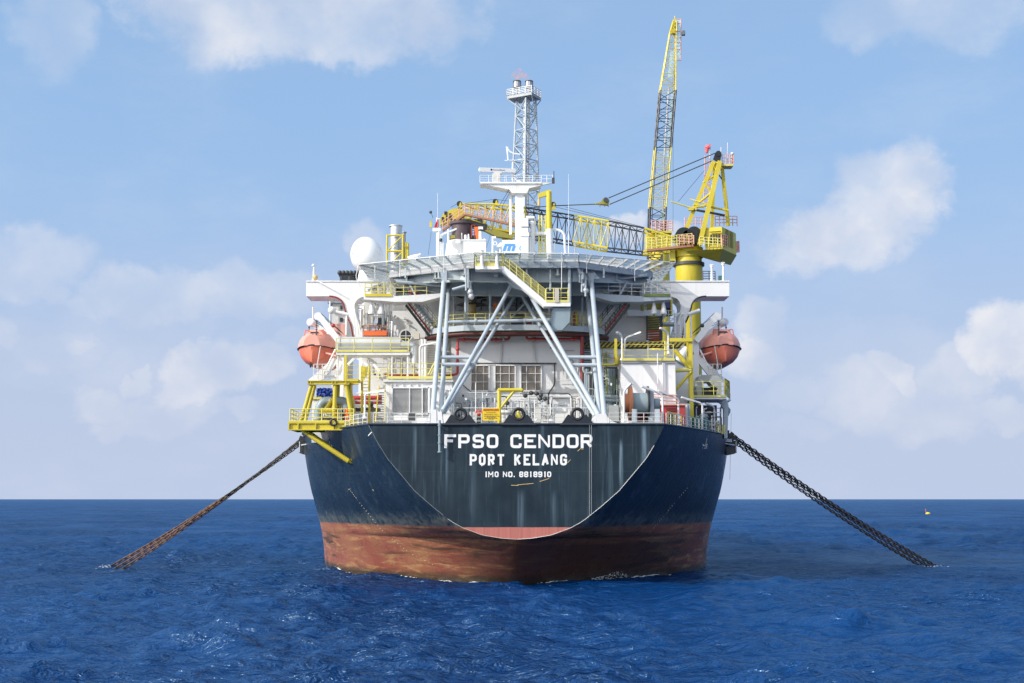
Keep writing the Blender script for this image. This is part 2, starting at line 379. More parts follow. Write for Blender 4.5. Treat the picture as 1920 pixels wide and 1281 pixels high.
EACH = set('''pipe drop_pipe perimeter_pole support_post valve gantry_tie post step_box foam_valve stiffener cable_run junction_box winch_housing
 column outrigger longitudinal_beam hanger floodlight valve_block step pedestal_box hoist_wire hull_mark stern_line scrape riser vent_pipe wire
 gripe_wire stay_wire hoist_drum outrigger_pole bottle plate brace tie_rod crate skid lens luffing_rope box cabinet machinery stanchion window cutout aerial fan shoe'''.split())
class MB:
    def __init__(s): s.v = []; s.f = []; s.cuts = []
    def add(s, vs, fs):
        s.cuts.append((len(s.v), len(s.f))); n = len(s.v); s.v += [tuple(q) for q in vs]; s.f += [tuple(i + n for i in f) for f in fs]; return s
    def box(s, a, b):
        x0, y0, z0 = a; x1, y1, z1 = b
        return s.add([(x0, y0, z0), (x1, y0, z0), (x1, y1, z0), (x0, y1, z0), (x0, y0, z1), (x1, y0, z1), (x1, y1, z1), (x0, y1, z1)],
                     [(3, 2, 1, 0), (4, 5, 6, 7), (0, 1, 5, 4), (1, 2, 6, 5), (2, 3, 7, 6), (3, 0, 4, 7)])
    def pbox(s, x0, y0, x1, y1, Y, d):                # front face given by two photo points at distance Y, d metres deep
        a = P(x0, y1, Y); b = P(x1, y0, Y)
        return s.box((min(a.x, b.x), Y, min(a.z, b.z)), (max(a.x, b.x), Y + d, max(a.z, b.z)))
    def prism(s, poly, vec):
        n = len(poly); vec = Vector(vec)
        vs = [Vector(q) for q in poly]; vs += [q + vec for q in vs]
        nrm = Vector((0, 0, 0))
        for i in range(n):
            a, b = vs[i], vs[(i + 1) % n]; nrm += a.cross(b)
        idx = list(range(n))
        flip = nrm.dot(vec) > 0
        f = [tuple(reversed(idx)) if flip else tuple(idx), tuple(i + n for i in (idx if flip else reversed(idx)))]
        for i in range(n):
            j = (i + 1) % n
            f.append((i, j, j + n, i + n) if flip else (j, i, i + n, j + n))
        return s.add(vs, f)
    def beam(s, a, b, w, h=None, up=(0, 0, 1)):
        a = Vector(a); b = Vector(b); h = h or w
        d = (b - a).normalized(); u = Vector(up)
        if abs(d.dot(u)) > 0.98: u = Vector((0, 1, 0))
        sx = d.cross(u).normalized() * (w / 2); sz = sx.cross(d).normalized() * (h / 2)
        vs = [a - sx - sz, a + sx - sz, a + sx + sz, a - sx + sz, b - sx - sz, b + sx - sz, b + sx + sz, b - sx + sz]
        return s.add(vs, [(3, 2, 1, 0), (4, 5, 6, 7), (0, 1, 5, 4), (1, 2, 6, 5), (2, 3, 7, 6), (3, 0, 4, 7)])
    def tube(s, a, b, r, r2=None, n=8):
        a = Vector(a); b = Vector(b); r2 = r if r2 is None else r2
        d = (b - a).normalized(); u = Vector((0, 0, 1)) if abs(d.z) < 0.9 else Vector((1, 0, 0))
        x = d.cross(u).normalized(); y = d.cross(x).normalized()
        vs = []
        for c, q in ((a, r), (b, r2)):
            for i in range(n):
                k = 2 * math.pi * i / n; vs.append(c + (x * math.cos(k) + y * math.sin(k)) * q)
        fs = [(i, i + n, (i + 1) % n + n, (i + 1) % n) for i in range(n)] + [tuple(range(n)), tuple(range(2 * n - 1, n - 1, -1))]
        return s.add(vs, fs)
    def path(s, pts, r, n=6, closed=False):
        pts = [Vector(q) for q in pts]; m = len(pts)
        vs = []; px = None
        for i, p in enumerate(pts):
            if closed: d = (pts[(i + 1) % m] - pts[i - 1])
            else: d = pts[min(i + 1, m - 1)] - pts[max(i - 1, 0)]
            d.normalize()
            if px is None:
                u = Vector((0, 0, 1)) if abs(d.z) < 0.9 else Vector((0, 1, 0)); x = d.cross(u).normalized()
            else:
                x = (px - d * px.dot(d)).normalized()
            px = x; y = d.cross(x).normalized()
            for k in range(n):
                t = 2 * math.pi * k / n; vs.append(p + (x * math.cos(t) + y * math.sin(t)) * r)
        fs = []
        for i in range(m if closed else m - 1):
            j = (i + 1) % m
            for k in range(n):
                fs.append((i * n + k, i * n + (k + 1) % n, j * n + (k + 1) % n, j * n + k)[::-1])
        if not closed: fs += [tuple(range(n)), tuple(range(m * n - 1, (m - 1) * n - 1, -1))]
        return s.add(vs, fs)
    def lathe(s, prof, c, n=24, axis='z'):
        c = Vector(c); vs = []
        for r, h in prof:
            for i in range(n):
                k = 2 * math.pi * i / n; a, b = math.cos(k) * r, math.sin(k) * r
                vs.append(c + (Vector((a, b, h)) if axis == 'z' else Vector((h, a, b)) if axis == 'x' else Vector((b, h, a))))
        m = len(prof); fs = []
        for j in range(m - 1):
            for i in range(n):
                fs.append((j * n + i, j * n + (i + 1) % n, (j + 1) * n + (i + 1) % n, (j + 1) * n + i))
        fs += [tuple(range(n - 1, -1, -1)), tuple(range((m - 1) * n, m * n))]
        return s.add(vs, fs)
    def torus(s, c, R_, r, axis='y', n=28, m=10):
        c = Vector(c); pts = []
        for i in range(n):
            k = 2 * math.pi * i / n; a, b = math.cos(k) * R_, math.sin(k) * R_
            pts.append(c + (Vector((a, 0, b)) if axis == 'y' else Vector((0, a, b)) if axis == 'x' else Vector((a, b, 0))))
        return s.path(pts, r, m, True)
    def ball(s, c, r, n=12, sc=(1, 1, 1)):
        prof = [(max(1e-3, math.sin(math.pi * i / n)) * r, -math.cos(math.pi * i / n) * r) for i in range(n + 1)]
        c = Vector(c); t = MB().lathe(prof, (0, 0, 0), max(8, n + 4))
        return s.add([c + Vector((a * sc[0], b * sc[1], d * sc[2])) for a, b, d in t.v], t.f)
    def quad(s, a, b, c, d): return s.add([a, b, c, d], [(0, 1, 2, 3)])
    def rail(s, pts, h=1.1, bars=3, gap=1.5, r=0.032, post=None):
        pts = [Vector(q) for q in pts]; Z = Vector((0, 0, 1)); post = post or r * 1.25
        for i in range(len(pts) - 1):
            a, b = pts[i], pts[i + 1]; L = (b - a).length; k = max(1, round(L / gap))
            for j in range(k + (1 if i == len(pts) - 2 else 0)):
                q = a.lerp(b, j / k); s.tube(q, q + Z * h, post, n=6)
            for e in range(bars):
                o = Z * (h * (e + 1) / bars - (0 if e == bars - 1 else 0.0)); s.tube(a + o, b + o, r, n=6)
        return s
    def truss(s, A, B, side, up, w0, h0, w1, h1, n, rc, rb, faces=(0, 1, 2, 3), chords=True, braces=True):
        A = Vector(A); B = Vector(B); side = Vector(side).normalized(); up = Vector(up).normalized()
        rows = []
        for i in range(n + 1):
            t = i / n; c = A.lerp(B, t); w_ = (w0 + (w1 - w0) * t) / 2; h_ = (h0 + (h1 - h0) * t) / 2
            rows.append([c - side * w_ - up * h_, c + side * w_ - up * h_, c + side * w_ + up * h_, c - side * w_ + up * h_])
        for i in range(n):
            for k in range(4):
                if chords: s.tube(rows[i][k], rows[i + 1][k], rc, n=6)
                if braces and k in faces:
                    j = (k + 1) % 4
                    if (i + k) % 2: s.tube(rows[i][k], rows[i + 1][j], rb, n=5)
                    else: s.tube(rows[i][j], rows[i + 1][k], rb, n=5)
                    s.tube(rows[i][k], rows[i][j], rb, n=5)
        return s
    def build(s, name, mat, parent=None, smooth=True, label=None):
        if name in EACH and len(s.cuts) > 1 and parent is not None:      # every such piece is a part of its own
            cuts = s.cuts + [(len(s.v), len(s.f))]; o = None
            for (v0, f0), (v1, f1) in zip(cuts, cuts[1:]):
                m = MB(); m.v = s.v[v0:v1]; m.f = [tuple(i - v0 for i in f) for f in s.f[f0:f1]]; o = m.build(name, mat, parent, smooth, label)
            return o
        o0 = origin_of(parent) if parent is not None else Vector((0, 0, 0))
        me = bpy.data.meshes.new(name)
        me.from_pydata([(v[0] - o0.x, v[1] - o0.y, v[2] - o0.z) for v in s.v], [], s.f)
        me.materials.append(M[mat] if isinstance(mat, str) else mat)
        if smooth:
            me.shade_smooth(); me.set_sharp_from_angle(angle=R(38))
        me.validate(); me.update()
        ob = bpy.data.objects.new(name, me); COL.objects.link(ob)
        if parent is not None: ob.parent = parent
        if label: ob['label'] = label
        return ob
def bez(p0, p1, p2, n=8):
    return [((1 - t) ** 2) * Vector(p0) + 2 * t * (1 - t) * Vector(p1) + t * t * Vector(p2) for t in [i / n for i in range(n + 1)]]
def ppath(pts, Y, r=0, k=5):
    """photo points -> world polyline at distance Y with rounded corners of r metres"""
    w_ = PP(pts, Y)
    return rounded(w_, r, k) if r else w_
def rounded(w_, r, k=5):
    out = [w_[0]]
    for i in range(1, len(w_) - 1):
        a, b, c = Vector(w_[i - 1]), Vector(w_[i]), Vector(w_[i + 1])
        q = min(r, (a - b).length * .48, (c - b).length * .48)
        out += bez(b + (a - b).normalized() * q, b, b + (c - b).normalized() * q, k)
    out.append(w_[-1]); return out

# ---- stroke lettering
GL = {
 'F': [([(0, 0), (0, 1), (1, 1)], 0, ''), ([(0, .53), (.8, .53)], 0, '')],
 'P': [([(0, 0), (0, 1), (1, 1), (1, .43), (0, .43)], .22, '23')],
 'S': [([(1, .74), (1, 1), (0, 1), (0, .52), (1, .52), (1, 0), (0, 0), (0, .26)], .22, '123456')],
 'O': [([(0, .5), (0, 1), (1, 1), (1, 0), (0, 0), (0, .5)], .26, '1234')],
 'C': [([(1, .70), (1, 1), (0, 1), (0, 0), (1, 0), (1, .30)], .26, '1234')],
 'E': [([(1, 1), (0, 1), (0, 0), (1, 0)], 0, ''), ([(0, .53), (.85, .53)], 0, '')],
 'N': [([(0, -.5), (0, 1.5)], 0, 'x'), ([(0, 1), (1, 0)], 0, ''), ([(1, -.5), (1, 1.5)], 0, 'x')],
 'D': [([(0, .5), (0, 1), (1, 1), (1, 0), (0, 0), (0, .5)], .26, '23')],
 'R': [([(0, 0), (0, 1), (1, 1), (1, .45), (0, .45)], .22, '23'), ([(.55, .45), (1, 0)], 0, '')],
 'T': [([(0, 1), (1, 1)], 0, ''), ([(.5, 0), (.5, 1)], 0, '')],
 'K': [([(0, 0), (0, 1)], 0, ''), ([(1, 1), (.05, .42)], 0, ''), ([(.35, .58), (1, 0)], 0, '')],
 'L': [([(0, 1), (0, 0), (1, 0)], 0, '')],
 'A': [([(0, 0), (.5, 1)], 0, ''), ([(.5, 1), (1, 0)], 0, ''), ([(.2, .3), (.8, .3)], 0, '')],
 'G': [([(1, .74), (1, 1), (0, 1), (0, 0), (1, 0), (1, .48), (.5, .48)], .24, '1234')],
 'I': [([(.5, 0), (.5, 1)], 0, '')],
 'M': [([(0, 0), (0, 1)], 0, ''), ([(0, 1), (.5, .35)], 0, ''), ([(.5, .35), (1, 1)], 0, ''), ([(1, 1), (1, 0)], 0, '')],
 '.': [([(0, -.08), (1, -.08)], 0, '')],
 '8': [([(.5, .5), (0, .5), (0, 0), (1, 0), (1, .5), (.5, .5)], .2, '1234'), ([(.5, .5), (0, .5), (0, 1), (1, 1), (1, .5), (.5, .5)], .2, '1234')],
 '1': [([(.05, .82), (.5, 1)], 0, ''), ([(.5, 0), (.5, 1)], 0, '')],
 '9': [([(1, .45), (0, .45), (0, 1), (1, 1), (1, 0), (0, 0), (0, .2)], .22, '12345')],
 '0': [([(0, .5), (0, 1), (1, 1), (1, 0), (0, 0), (0, .5)], .3, '1234')],
}
def glyph(mb, ch, x0, z0, x1, z1, th, y):
    """flat strokes of thickness th inside the box, standing at depth y, each stroke 1 mm proud of the last"""
    ax, az = x0 + th / 2, z0 + th / 2; sx, sz = (x1 - x0 - th), (z1 - z0 - th)
    for si, (pts, rad, flags) in enumerate(GL[ch]):
        pts = [Vector((ax + p[0] * sx, 0, az + (min(1, max(0, p[1])) if flags == 'x' else p[1]) * sz)) for p in pts]
        ext = th / 2
        out = [pts[0]]
        for i in range(1, len(pts) - 1):
            if str(i) in flags and rad:
                a, b, c = pts[i - 1], pts[i], pts[i + 1]
                q = min(max(rad * max(sx, sz), th * .7), (a - b).length * .5, (c - b).length * .5)
                out += bez(b + (a - b).normalized() * q, b, b + (c - b).normalized() * q, 5)
            else: out.append(pts[i])
        out.append(pts[-1])
        closed = (pts[0] - pts[-1]).length < 1e-6
        if not closed and ch not in '.':
            # square the ends out to the box where a stroke ends on it
            for e, nb in ((0, 1), (-1, -2)):
                d = (out[e] - out[nb]).normalized()
                if abs(d.x) > .95 or abs(d.z) > .95: out[e] = out[e] + d * (ext if ch not in 'SCG9' and (si == 0 or ch in 'T1IM') else 0)
        L, Rr = [], []; m = len(out)
        if closed: out = out[:-1]; m -= 1
        for i in range(m):
            if closed: d0 = (out[i] - out[i - 1]); d1 = (out[(i + 1) % m] - out[i])
            else:
                d0 = out[i] - out[i - 1] if i else out[1] - out[0]; d1 = out[i + 1] - out[i] if i < m - 1 else d0
            d0 = d0.normalized(); d1 = d1.normalized()
            n0 = Vector((-d0.z, 0, d0.x)); n1 = Vector((-d1.z, 0, d1.x)); nn = (n0 + n1).normalized()
            k = th / 2 / max(.5, nn.dot(n0)); L.append(out[i] + nn * k); Rr.append(out[i] - nn * k)
        yy = y - 0.02 * si
        vs = [(q.x, yy - .0005 * i, q.z) for i, q in enumerate(L)] + [(q.x, yy - .0005 * i, q.z) for i, q in enumerate(Rr)]
        fs = []
        for i in range(m if closed else m - 1):
            j = (i + 1) % m; fs.append((i, j, j + m, i + m))
        mb.add(vs, fs)
def font_mesh(txt, height, width=None, shear=0.0):
    c = bpy.data.curves.new('t', 'FONT'); c.body = txt; c.size = height; c.shear = shear; c.resolution_u = 3
    o = bpy.data.objects.new('t', c); COL.objects.link(o)
    dg = bpy.context.evaluated_depsgraph_get(); me = bpy.data.meshes.new_from_object(o.evaluated_get(dg))
    v = [q.co.copy() for q in me.vertices]; f = [tuple(p.vertices) for p in me.polygons]
    bpy.data.objects.remove(o); bpy.data.meshes.remove(me); bpy.data.curves.remove(c)
    x0 = min(q.x for q in v); x1 = max(q.x for q in v); k = 1 if width is None else width / (x1 - x0)
    return [((q.x - x0) * k, q.y) for q in v], f
def put_text(mb, txt, org, height, width=None, ex=(1, 0, 0), ez=(0, 0, 1), shear=0.0):
    v, f = font_mesh(txt, height, width, shear); ex = Vector(ex); ez = Vector(ez); org = Vector(org)
    mb.add([org + ex * a + ez * b for a, b in v], f); return mb

# ------------------------------------------------------------------ sea
def wave_tile(N, L, wind, wdir, seed, lmin):
    rng = np.random.default_rng(seed)
    k1 = np.fft.fftfreq(N, L / N) * 2 * np.pi
    kx, ky = np.meshgrid(k1, k1, indexing='xy'); k = np.hypot(kx, ky); k[0, 0] = 1
    lp = wind ** 2 / 9.81
    c = (kx * math.cos(wdir) + ky * math.sin(wdir)) / k
    ph = np.exp(-1 / (k * lp) ** 2) / k ** 3.5 * (0.25 + 0.75 * c ** 2) * np.exp(-(k * lmin) ** 2)
    ph[0, 0] = 0
    g = rng.standard_normal((N, N)) + 1j * rng.standard_normal((N, N))
    h = np.fft.ifft2(g * np.sqrt(ph)).real
    return h / h.std()
def sample(h, L, X, Y):
    N = h.shape[0]; u = (X / L * N) % N; v = (Y / L * N) % N
    i = np.floor(u).astype(int); j = np.floor(v).astype(int); a = u - i; b = v - j
    i1 = (i + 1) % N; j1 = (j + 1) % N; i %= N; j %= N
    return h[j, i] * (1 - a) * (1 - b) + h[j, i1] * a * (1 - b) + h[j1, i] * (1 - a) * b + h[j1, i1] * a * b
WT1 = wave_tile(1024, 190.0, 3.9, R(62), 3, 0.14)
WT2 = wave_tile(512, 131.0, 5.5, R(20), 8, 0.3)
def sea_height(X, Y):
    a, b = math.cos(.4), math.sin(.4)
    h = 0.17 * sample(WT1, 190.0, X, Y) + 0.10 * sample(WT2, 131.0, X * a - Y * b, X * b + Y * a)
    h = h + 0.9 * np.maximum(h, 0) ** 2                       # sharper crests
    g = 0.65 + 0.35 * np.sin(X * 0.031 + 1.3 * np.sin(Y * 0.021) + 0.6) * np.sin(Y * 0.027 + X * 0.011)
    return h * g
def build_sea():
    ys = [30.0]
    while ys[-1] < 1400: ys.append(ys[-1] + min(30, max(0.17, 0.17 * (ys[-1] / 55) ** 1.55)))
    while ys[-1] < 60000: ys.append(ys[-1] * 1.12)
    back = [30 - 2 * 1.35 ** i for i in range(1, 20)]
    ys = np.array(sorted([q for q in back if q > -600]) + ys)
    xs = [0.0]
    while xs[-1] < 900: xs.append(xs[-1] + (0.21 if xs[-1] < 30 else min(30, 0.21 * (xs[-1] / 30) ** 1.3)))
    while xs[-1] < 40000: xs.append(xs[-1] * 1.15)
    xs = np.array([-q for q in xs[:0:-1]] + xs)
    X, Y = np.meshgrid(xs, ys)
    fade = np.clip(1 - (np.abs(Y) - 350) / 700, 0, 1) * np.clip(1 - (np.abs(X) - 200) / 500, 0, 1)
    Z = sea_height(X, Y) * fade
    nx, ny = len(xs), len(ys)
    v = np.stack([X.ravel(), Y.ravel(), Z.ravel()], 1).astype(np.float32)
    i = np.arange(nx - 1)[None, :] + np.arange(ny - 1)[:, None] * nx
    f = np.stack([i, i + 1, i + 1 + nx, i + nx], -1).reshape(-1, 4).astype(np.int32)
    me = bpy.data.meshes.new('sea')
    me.vertices.add(len(v)); me.vertices.foreach_set('co', v.ravel())
    me.loops.add(f.size); me.loops.foreach_set('vertex_index', f.ravel())
    me.polygons.add(len(f)); me.polygons.foreach_set('loop_start', np.arange(0, f.size, 4, dtype=np.int32))
    me.update(calc_edges=True); me.shade_smooth(); me.materials.append(M['sea_water'])
    o = bpy.data.objects.new('sea', me); COL.objects.link(o); o['kind'] = 'structure'
build_sea()

# ------------------------------------------------------------------ the ship: hull, lettering, marks
YT, ZT = 112.0, 13.95                        # transom plane, top of hull
ZK = 4.05                                    # lowest point of the transom
_tz = [4.05, 4.12, 4.4, 5.02, 5.63, 6.9, 8.2, 11.0, 12.6, 13.95]
_tb = [0.02, 1.2, 2.95, 4.65, 5.75, 7.35, 8.85, 11.25, 12.25, 12.95]
def hb(z):                                   # transom half breadth
    return float(np.interp(z, _tz, _tb)) if z > ZK else 0.02
def hull_y0(z): return YT if z >= ZK else YT + (ZK - z) * 0.90
def _hull_f(z, y):
    y0, b0 = hull_y0(z), hb(z); k = min(1, max(0, z / ZT)) ** 0.85
    dd = max(0, y - y0); dd = math.sqrt(dd * (dd + 4.4)); tl = min(1, dd / (162 - y0)); th = min(1, max(0, (y - y0) / (137.5 - y0)))
    gl = 0.55 * (1 - (1 - tl) ** 2.6) + 0.45 * (1 - (1 - tl) ** 1.9)
    gh = 1 - (1 - th) ** 1.42
    return b0 + (22.75 - b0) * (gl * (1 - k) + gh * k)
def hull_b(z, y):
    B = 22.75 if y < 300 else 22.75 * math.sqrt(max(0.0, 1 - ((y - 300) / 55) ** 2))
    f = _hull_f(z, y); t = (y - hull_y0(z)) / 14
    if t > 0:                                    # fair the sections out away from the knuckle
        t = min(1, t); t = t * t * (3 - 2 * t); n = 7
        g = sum(_hull_f(min(ZT, z + (i - n // 2) * 1.1 * min(1, (ZT - z) / 3.3)), y) for i in range(n)) / n
        f += (g - f) * t
    return min(B, f)
def on_hull(px, py, off=0.0):
    """where the line of sight through a photo point meets the hull plating (a design point, then kept in the world)"""
    d = ray(px, py); lo = None
    for i in range(900):
        y = 111.5 + i * 0.05; q = CAM + d * (y / d.y)
        if q.z < ZT + .3 and abs(q.x) <= hull_b(q.z, y) and y >= hull_y0(q.z): lo = q; break
    return (lo if lo is not None else q) - d.normalized() * off

ship = thing('ship', 'dark blue production tanker with rust red lower hull, seen stern-on', 'ship', (0, YT, 0))
def build_hull():
    zs = [-3, -2, -1, -.5, 0, .5, 1, 1.5, 2, 2.5, 3, 3.4, 3.7, 3.9, 4.05, 4.12, 4.25, 4.4, 4.7, 5.02, 5.3, 5.63, 6.2, 6.9, 7.5, 8.2, 9, 10, 11, 11.8, 12.6, 13.3, 13.95]
    N = 64
    mb = MB(); rows = {1: [], -1: []}
    for sgn in (1, -1):
        for z in zs:
            y0 = hull_y0(z); r = []
            for i in range(N):
                t = (i / (N - 1)) ** 1.7; y = y0 + (300 - y0) * t if i < N - 14 else None
                r.append(y)
            tail = [300 + (354.9 - 300) * math.sin(math.pi / 2 * j / 13) for j in range(14)]
            head = [y0 + (300 - y0) * (i / (N - 14)) ** 1.9 for i in range(N - 14)]
            ys = head + tail
            rows[sgn].append([(sgn * hull_b(z, y), y, z) for y in ys])
        n0 = len(mb.v); vs = [q for r in rows[sgn] for q in r]
        fs = []
        for j in range(len(zs) - 1):
            for i in range(N - 1):
                q = (j * N + i, j * N + i + 1, (j + 1) * N + i + 1, (j + 1) * N + i)
                fs.append(q if sgn > 0 else q[::-1])
        mb.add(vs, fs)
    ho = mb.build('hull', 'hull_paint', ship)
    bm = bmesh.new(); bm.from_mesh(ho.data); bmesh.ops.remove_doubles(bm, verts=[v for v in bm.verts if abs(v.co.x) < .03], dist=.045); bm.to_mesh(ho.data); bm.free()
    ho.data.shade_smooth(); ho.data.set_sharp_from_angle(angle=R(50))
    # transom panel
    tz = [z for z in np.linspace(ZK, 5.2, 14)] + [z for z in np.linspace(5.5, ZT, 20)]
    tm = MB(); K = 24; vs = []
    for z in tz:
        b = hb(z)
        for i in range(K + 1): vs.append((-b + 2 * b * i / K, YT, z))
    tm.add(vs, [(j * (K + 1) + i, j * (K + 1) + i + 1, (j + 1) * (K + 1) + i + 1, (j + 1) * (K + 1) + i) for j in range(len(tz) - 1) for i in range(K)])
    tm.build('transom', 'transom_paint', ship)
    # main deck
    dk = MB(); r1 = rows[1][-1]; r2 = rows[-1][-1]
    vs = [(x, y, z - 0.02) for x, y, z in r1] + [(x, y, z - 0.02) for x, y, z in r2]
    dk.add(vs, [(i, i + 1, N + i + 1, N + i) for i in range(N - 1)])
    dk.build('deck', 'mid_grey', ship)
    # gunwale bar along the top edge and the pale seam that outlines the transom
    gb = MB()
    gb.path([(-hb(ZT), YT - .02, ZT + .05)] + [(hb(ZT), YT - .02, ZT + .05)], 0.11, 6)
    for r in (r1, r2): gb.path([(x, y - .01, z + .05) for x, y, z in r[:48]], 0.10, 6)
    gb.build('gunwale', 'hull_paint', ship)
    sm = MB()
    zz = list(np.concatenate([np.linspace(ZT, 5.2, 30), np.linspace(5.1, ZK, 14)]))
    sm.path([(hb(z) + .02, YT - .01, z) for z in zz if z < 12.4] , 0.028, 5)
    sm.path([(-hb(z) - .02, YT - .01, z) for z in zz if z < 5.9], 0.018, 5)
    sm.build('seam', 'off_white', ship, label='thin pale weld line along the edge of the transom')
    sm = MB()
    sm.path([(-hb(z) - .02, YT - .01, z) for z in zz if z >= 5.9], 0.014, 5)
    sm.build('seam', 'mid_grey', ship)
build_hull()

def lettering():
    rows = [('FPSO CENDOR', 814.5, 840.4, 5.3, [(80, 218), (243, 376), (410, 541), (574, 708), (848, 979), (1010, 1146), (1174, 1308), (1338, 1473), (1503, 1640), (1665, 1800)], 6.194, 820),
            ('PORT KELANG', 851.6, 872.8, 4.2, [(376, 458), (483, 560), (588, 666), (700, 775), (893, 972), (1002, 1080), (1107, 1184), (1213, 1294), (1320, 1398), (1425, 1506)], 6.194, 820),
            ('IMO NO. 8818910', 884.2, 894.9, 2.4, [(560, 576), (592, 650), (665, 712), (762, 811), (823, 873), (886, 900), (951, 999), (1008, 1056), (1072, 1100), (1115, 1163), (1171, 1219), (1236, 1264), (1275, 1323)], 6.194, 820)]
    for txt, y0, y1, th, xs, k, ox in rows:
        mb = MB(); top = P(960, y0, YT).z; bot = P(960, y1, YT).z; tw = th / (FPX / YT)
        words = txt.split(' '); breaks = set(); n = 0
        for w_ in words: n += len(w_); breaks.add(n - 1)
        for ci, (ch, (a, b)) in enumerate(zip(txt.replace(' ', ''), xs)):
            xa = P(ox + a / k, (y0 + y1) / 2, YT).x; xb = P(ox + b / k, (y0 + y1) / 2, YT).x
            if ch == '.':
                mb.quad((xa, YT - .012, bot), (xb, YT - .012, bot), (xb, YT - .012, bot + tw), (xa, YT - .012, bot + tw))
            else: glyph(mb, ch, xa, bot, xb, top, tw * (.72 if ch in 'MN' else 1), YT - .012)
            if ci in breaks: mb.build('lettering', 'letter_white', ship, smooth=False); mb = MB()
lettering()

def hull_marks():
    mb = MB()                                       # draught marks: dashes running down the quarter
    a, b = Vector((655, 917)), Vector((811, 1058))
    ctrl = [(655, 917), (668, 935), (690, 963), (714, 993), (740, 1015), (770, 1038), (811, 1058)]
    for i in range(34):
        t = i / 33 * (len(ctrl) - 1); j = min(int(t), len(ctrl) - 2); f = t - j
        x = ctrl[j][0] + (ctrl[j + 1][0] - ctrl[j][0]) * f; y = ctrl[j][1] + (ctrl[j + 1][1] - ctrl[j][1]) * f
        if i in (19, 20, 27): continue
        q = on_hull(x, y, .06); q2 = on_hull(x + 1.9, y + 1.7, .06)
        mb.beam(q, q.lerp(q2, .6), .015, .04)
    q = on_hull(656, 918, .06); mb.beam(q - Vector((.15, .1, 0)), q + Vector((.05, -.05, 0.05)), .02, .08)
    for i in range(20):
        t = i / 19; x = 1289 - 66 * t; y = 915 + 78 * t
        if i % 7 == 5: continue
        q = on_hull(x, y, .06); q2 = on_hull(x - 1.2, y + 1.5, .06); mb.beam(q, q2, .015, .04)
    mb.build('draught_mark', 'beige', ship, smooth=False)
    mb = MB()                                       # small white load-line scribbles high on each quarter
    for s in ([(616.5, 822), (620, 838)], [(617, 836), (624, 840)], [(620, 838), (624.5, 841)], [(621, 834), (624.5, 841)],
              [(690.6, 817), (697, 810.5)], [(1325, 822), (1321, 842)], [(1318, 833), (1317, 842)], [(1318, 834), (1321, 836)], [(1325.5, 832), (1323, 842)], [(1326.5, 833), (1327, 842)]):
        mb.beam(on_hull(*s[0], .05), on_hull(*s[1], .05), .03, .09)
    mb.build('hull_mark', 'letter_white', ship, smooth=False)
    mb = MB()                                       # scraped pale scars under the name
    for s in ([(958, 910), (972, 910.4)], [(970, 909.5), (986, 907.5)], [(985, 908), (1000, 906.5)], [(1012, 903), (1030, 897)], [(1064, 868), (1070, 862)], [(1083, 846), (1090, 840)], [(1090, 842), (1094, 842)],
              [(698, 918), (701, 920)]):
        a = P(*s[0], YT - .014); b = P(*s[1], YT - .014); mb.beam(a, b, .012, .05)
    mb.build('scrape', 'tan', ship, smooth=False)
    mb = MB()                                       # discharge pipe and the two thin lines hanging down the stern
    mb.path([P(824.2, 788, 111.4), P(824.2, 846, 111.4)], .11, 8)
    for yy in (797, 815, 830): mb.tube(P(824.2, yy, 111.4) , P(824.2, yy + 1.6, 111.4), .17)
    for yy in (801, 829): mb.beam(P(824.2, yy, 111.4), P(824.2, yy, 112.0), .08)
    mb.lathe([(.11, 0), (.18, -.05), (.18, -.12)], P(824.2, 846, 111.4), 10)
    mb.build('discharge_pipe', 'blue_grey', ship)
    mb = MB()
    for x in (1105.5, 1109):
        mb.tube(P(x, 797, 111.8), P(x, 966, 111.8), .016, n=5)
    mb.build('stern_line', 'mid_grey', ship)
hull_marks()

def chocks():
    for cx in (863, 972.2, 1082.3):
        mb = MB(); Y0 = 112.15
        pts = [(-32, 797), (-26, 790), (-21, 782), (-17, 777), (-13, 779), (-9, 784), (0, 786), (9, 784), (13, 779), (17, 777), (21, 782), (27, 790), (33, 797)]
        poly = [P(cx + a, b, Y0) for a, b in pts]
        mb.prism(poly, (0, .5, 0))
        mb.path([P(cx - 33, 796.5, Y0 - .25), P(cx + 33, 796.5, Y0 - .25)], .10, 8)
        c = mb.build('mooring_chock', 'chock_navy', ship)
        rg = MB(); c0 = P(cx, 777, Y0 + .1)
        rg.torus((c0.x, c0.y, c0.z), .47, .15, 'y', 32, 12)
        rg.build('ring', 'black', c)
chocks()

def bulwark_rails():
    mb = MB()
    # low rails along the stern edge between the fittings
    for a, b in ((700, 806), (893, 903), (940, 948), (997, 1058), (1142, 1240)):
        pa, pb = P(a, 796, 112.3), P(b, 796, 112.3); pa.z = pb.z = ZT
        mb.rail([pa, pb], 1.05, 3, 1.4, .028)
    for sgn in (1, -1):
        pts = [(sgn * (hull_b(ZT, y) - .3), y, ZT) for y in (113, 116, 119, 122.5, 126, 130, 134)]
        mb.rail(pts, 1.1, 3, 1.3, .03)
    mb.build('deck_rail', 'off_white', ship)
bulwark_rails()

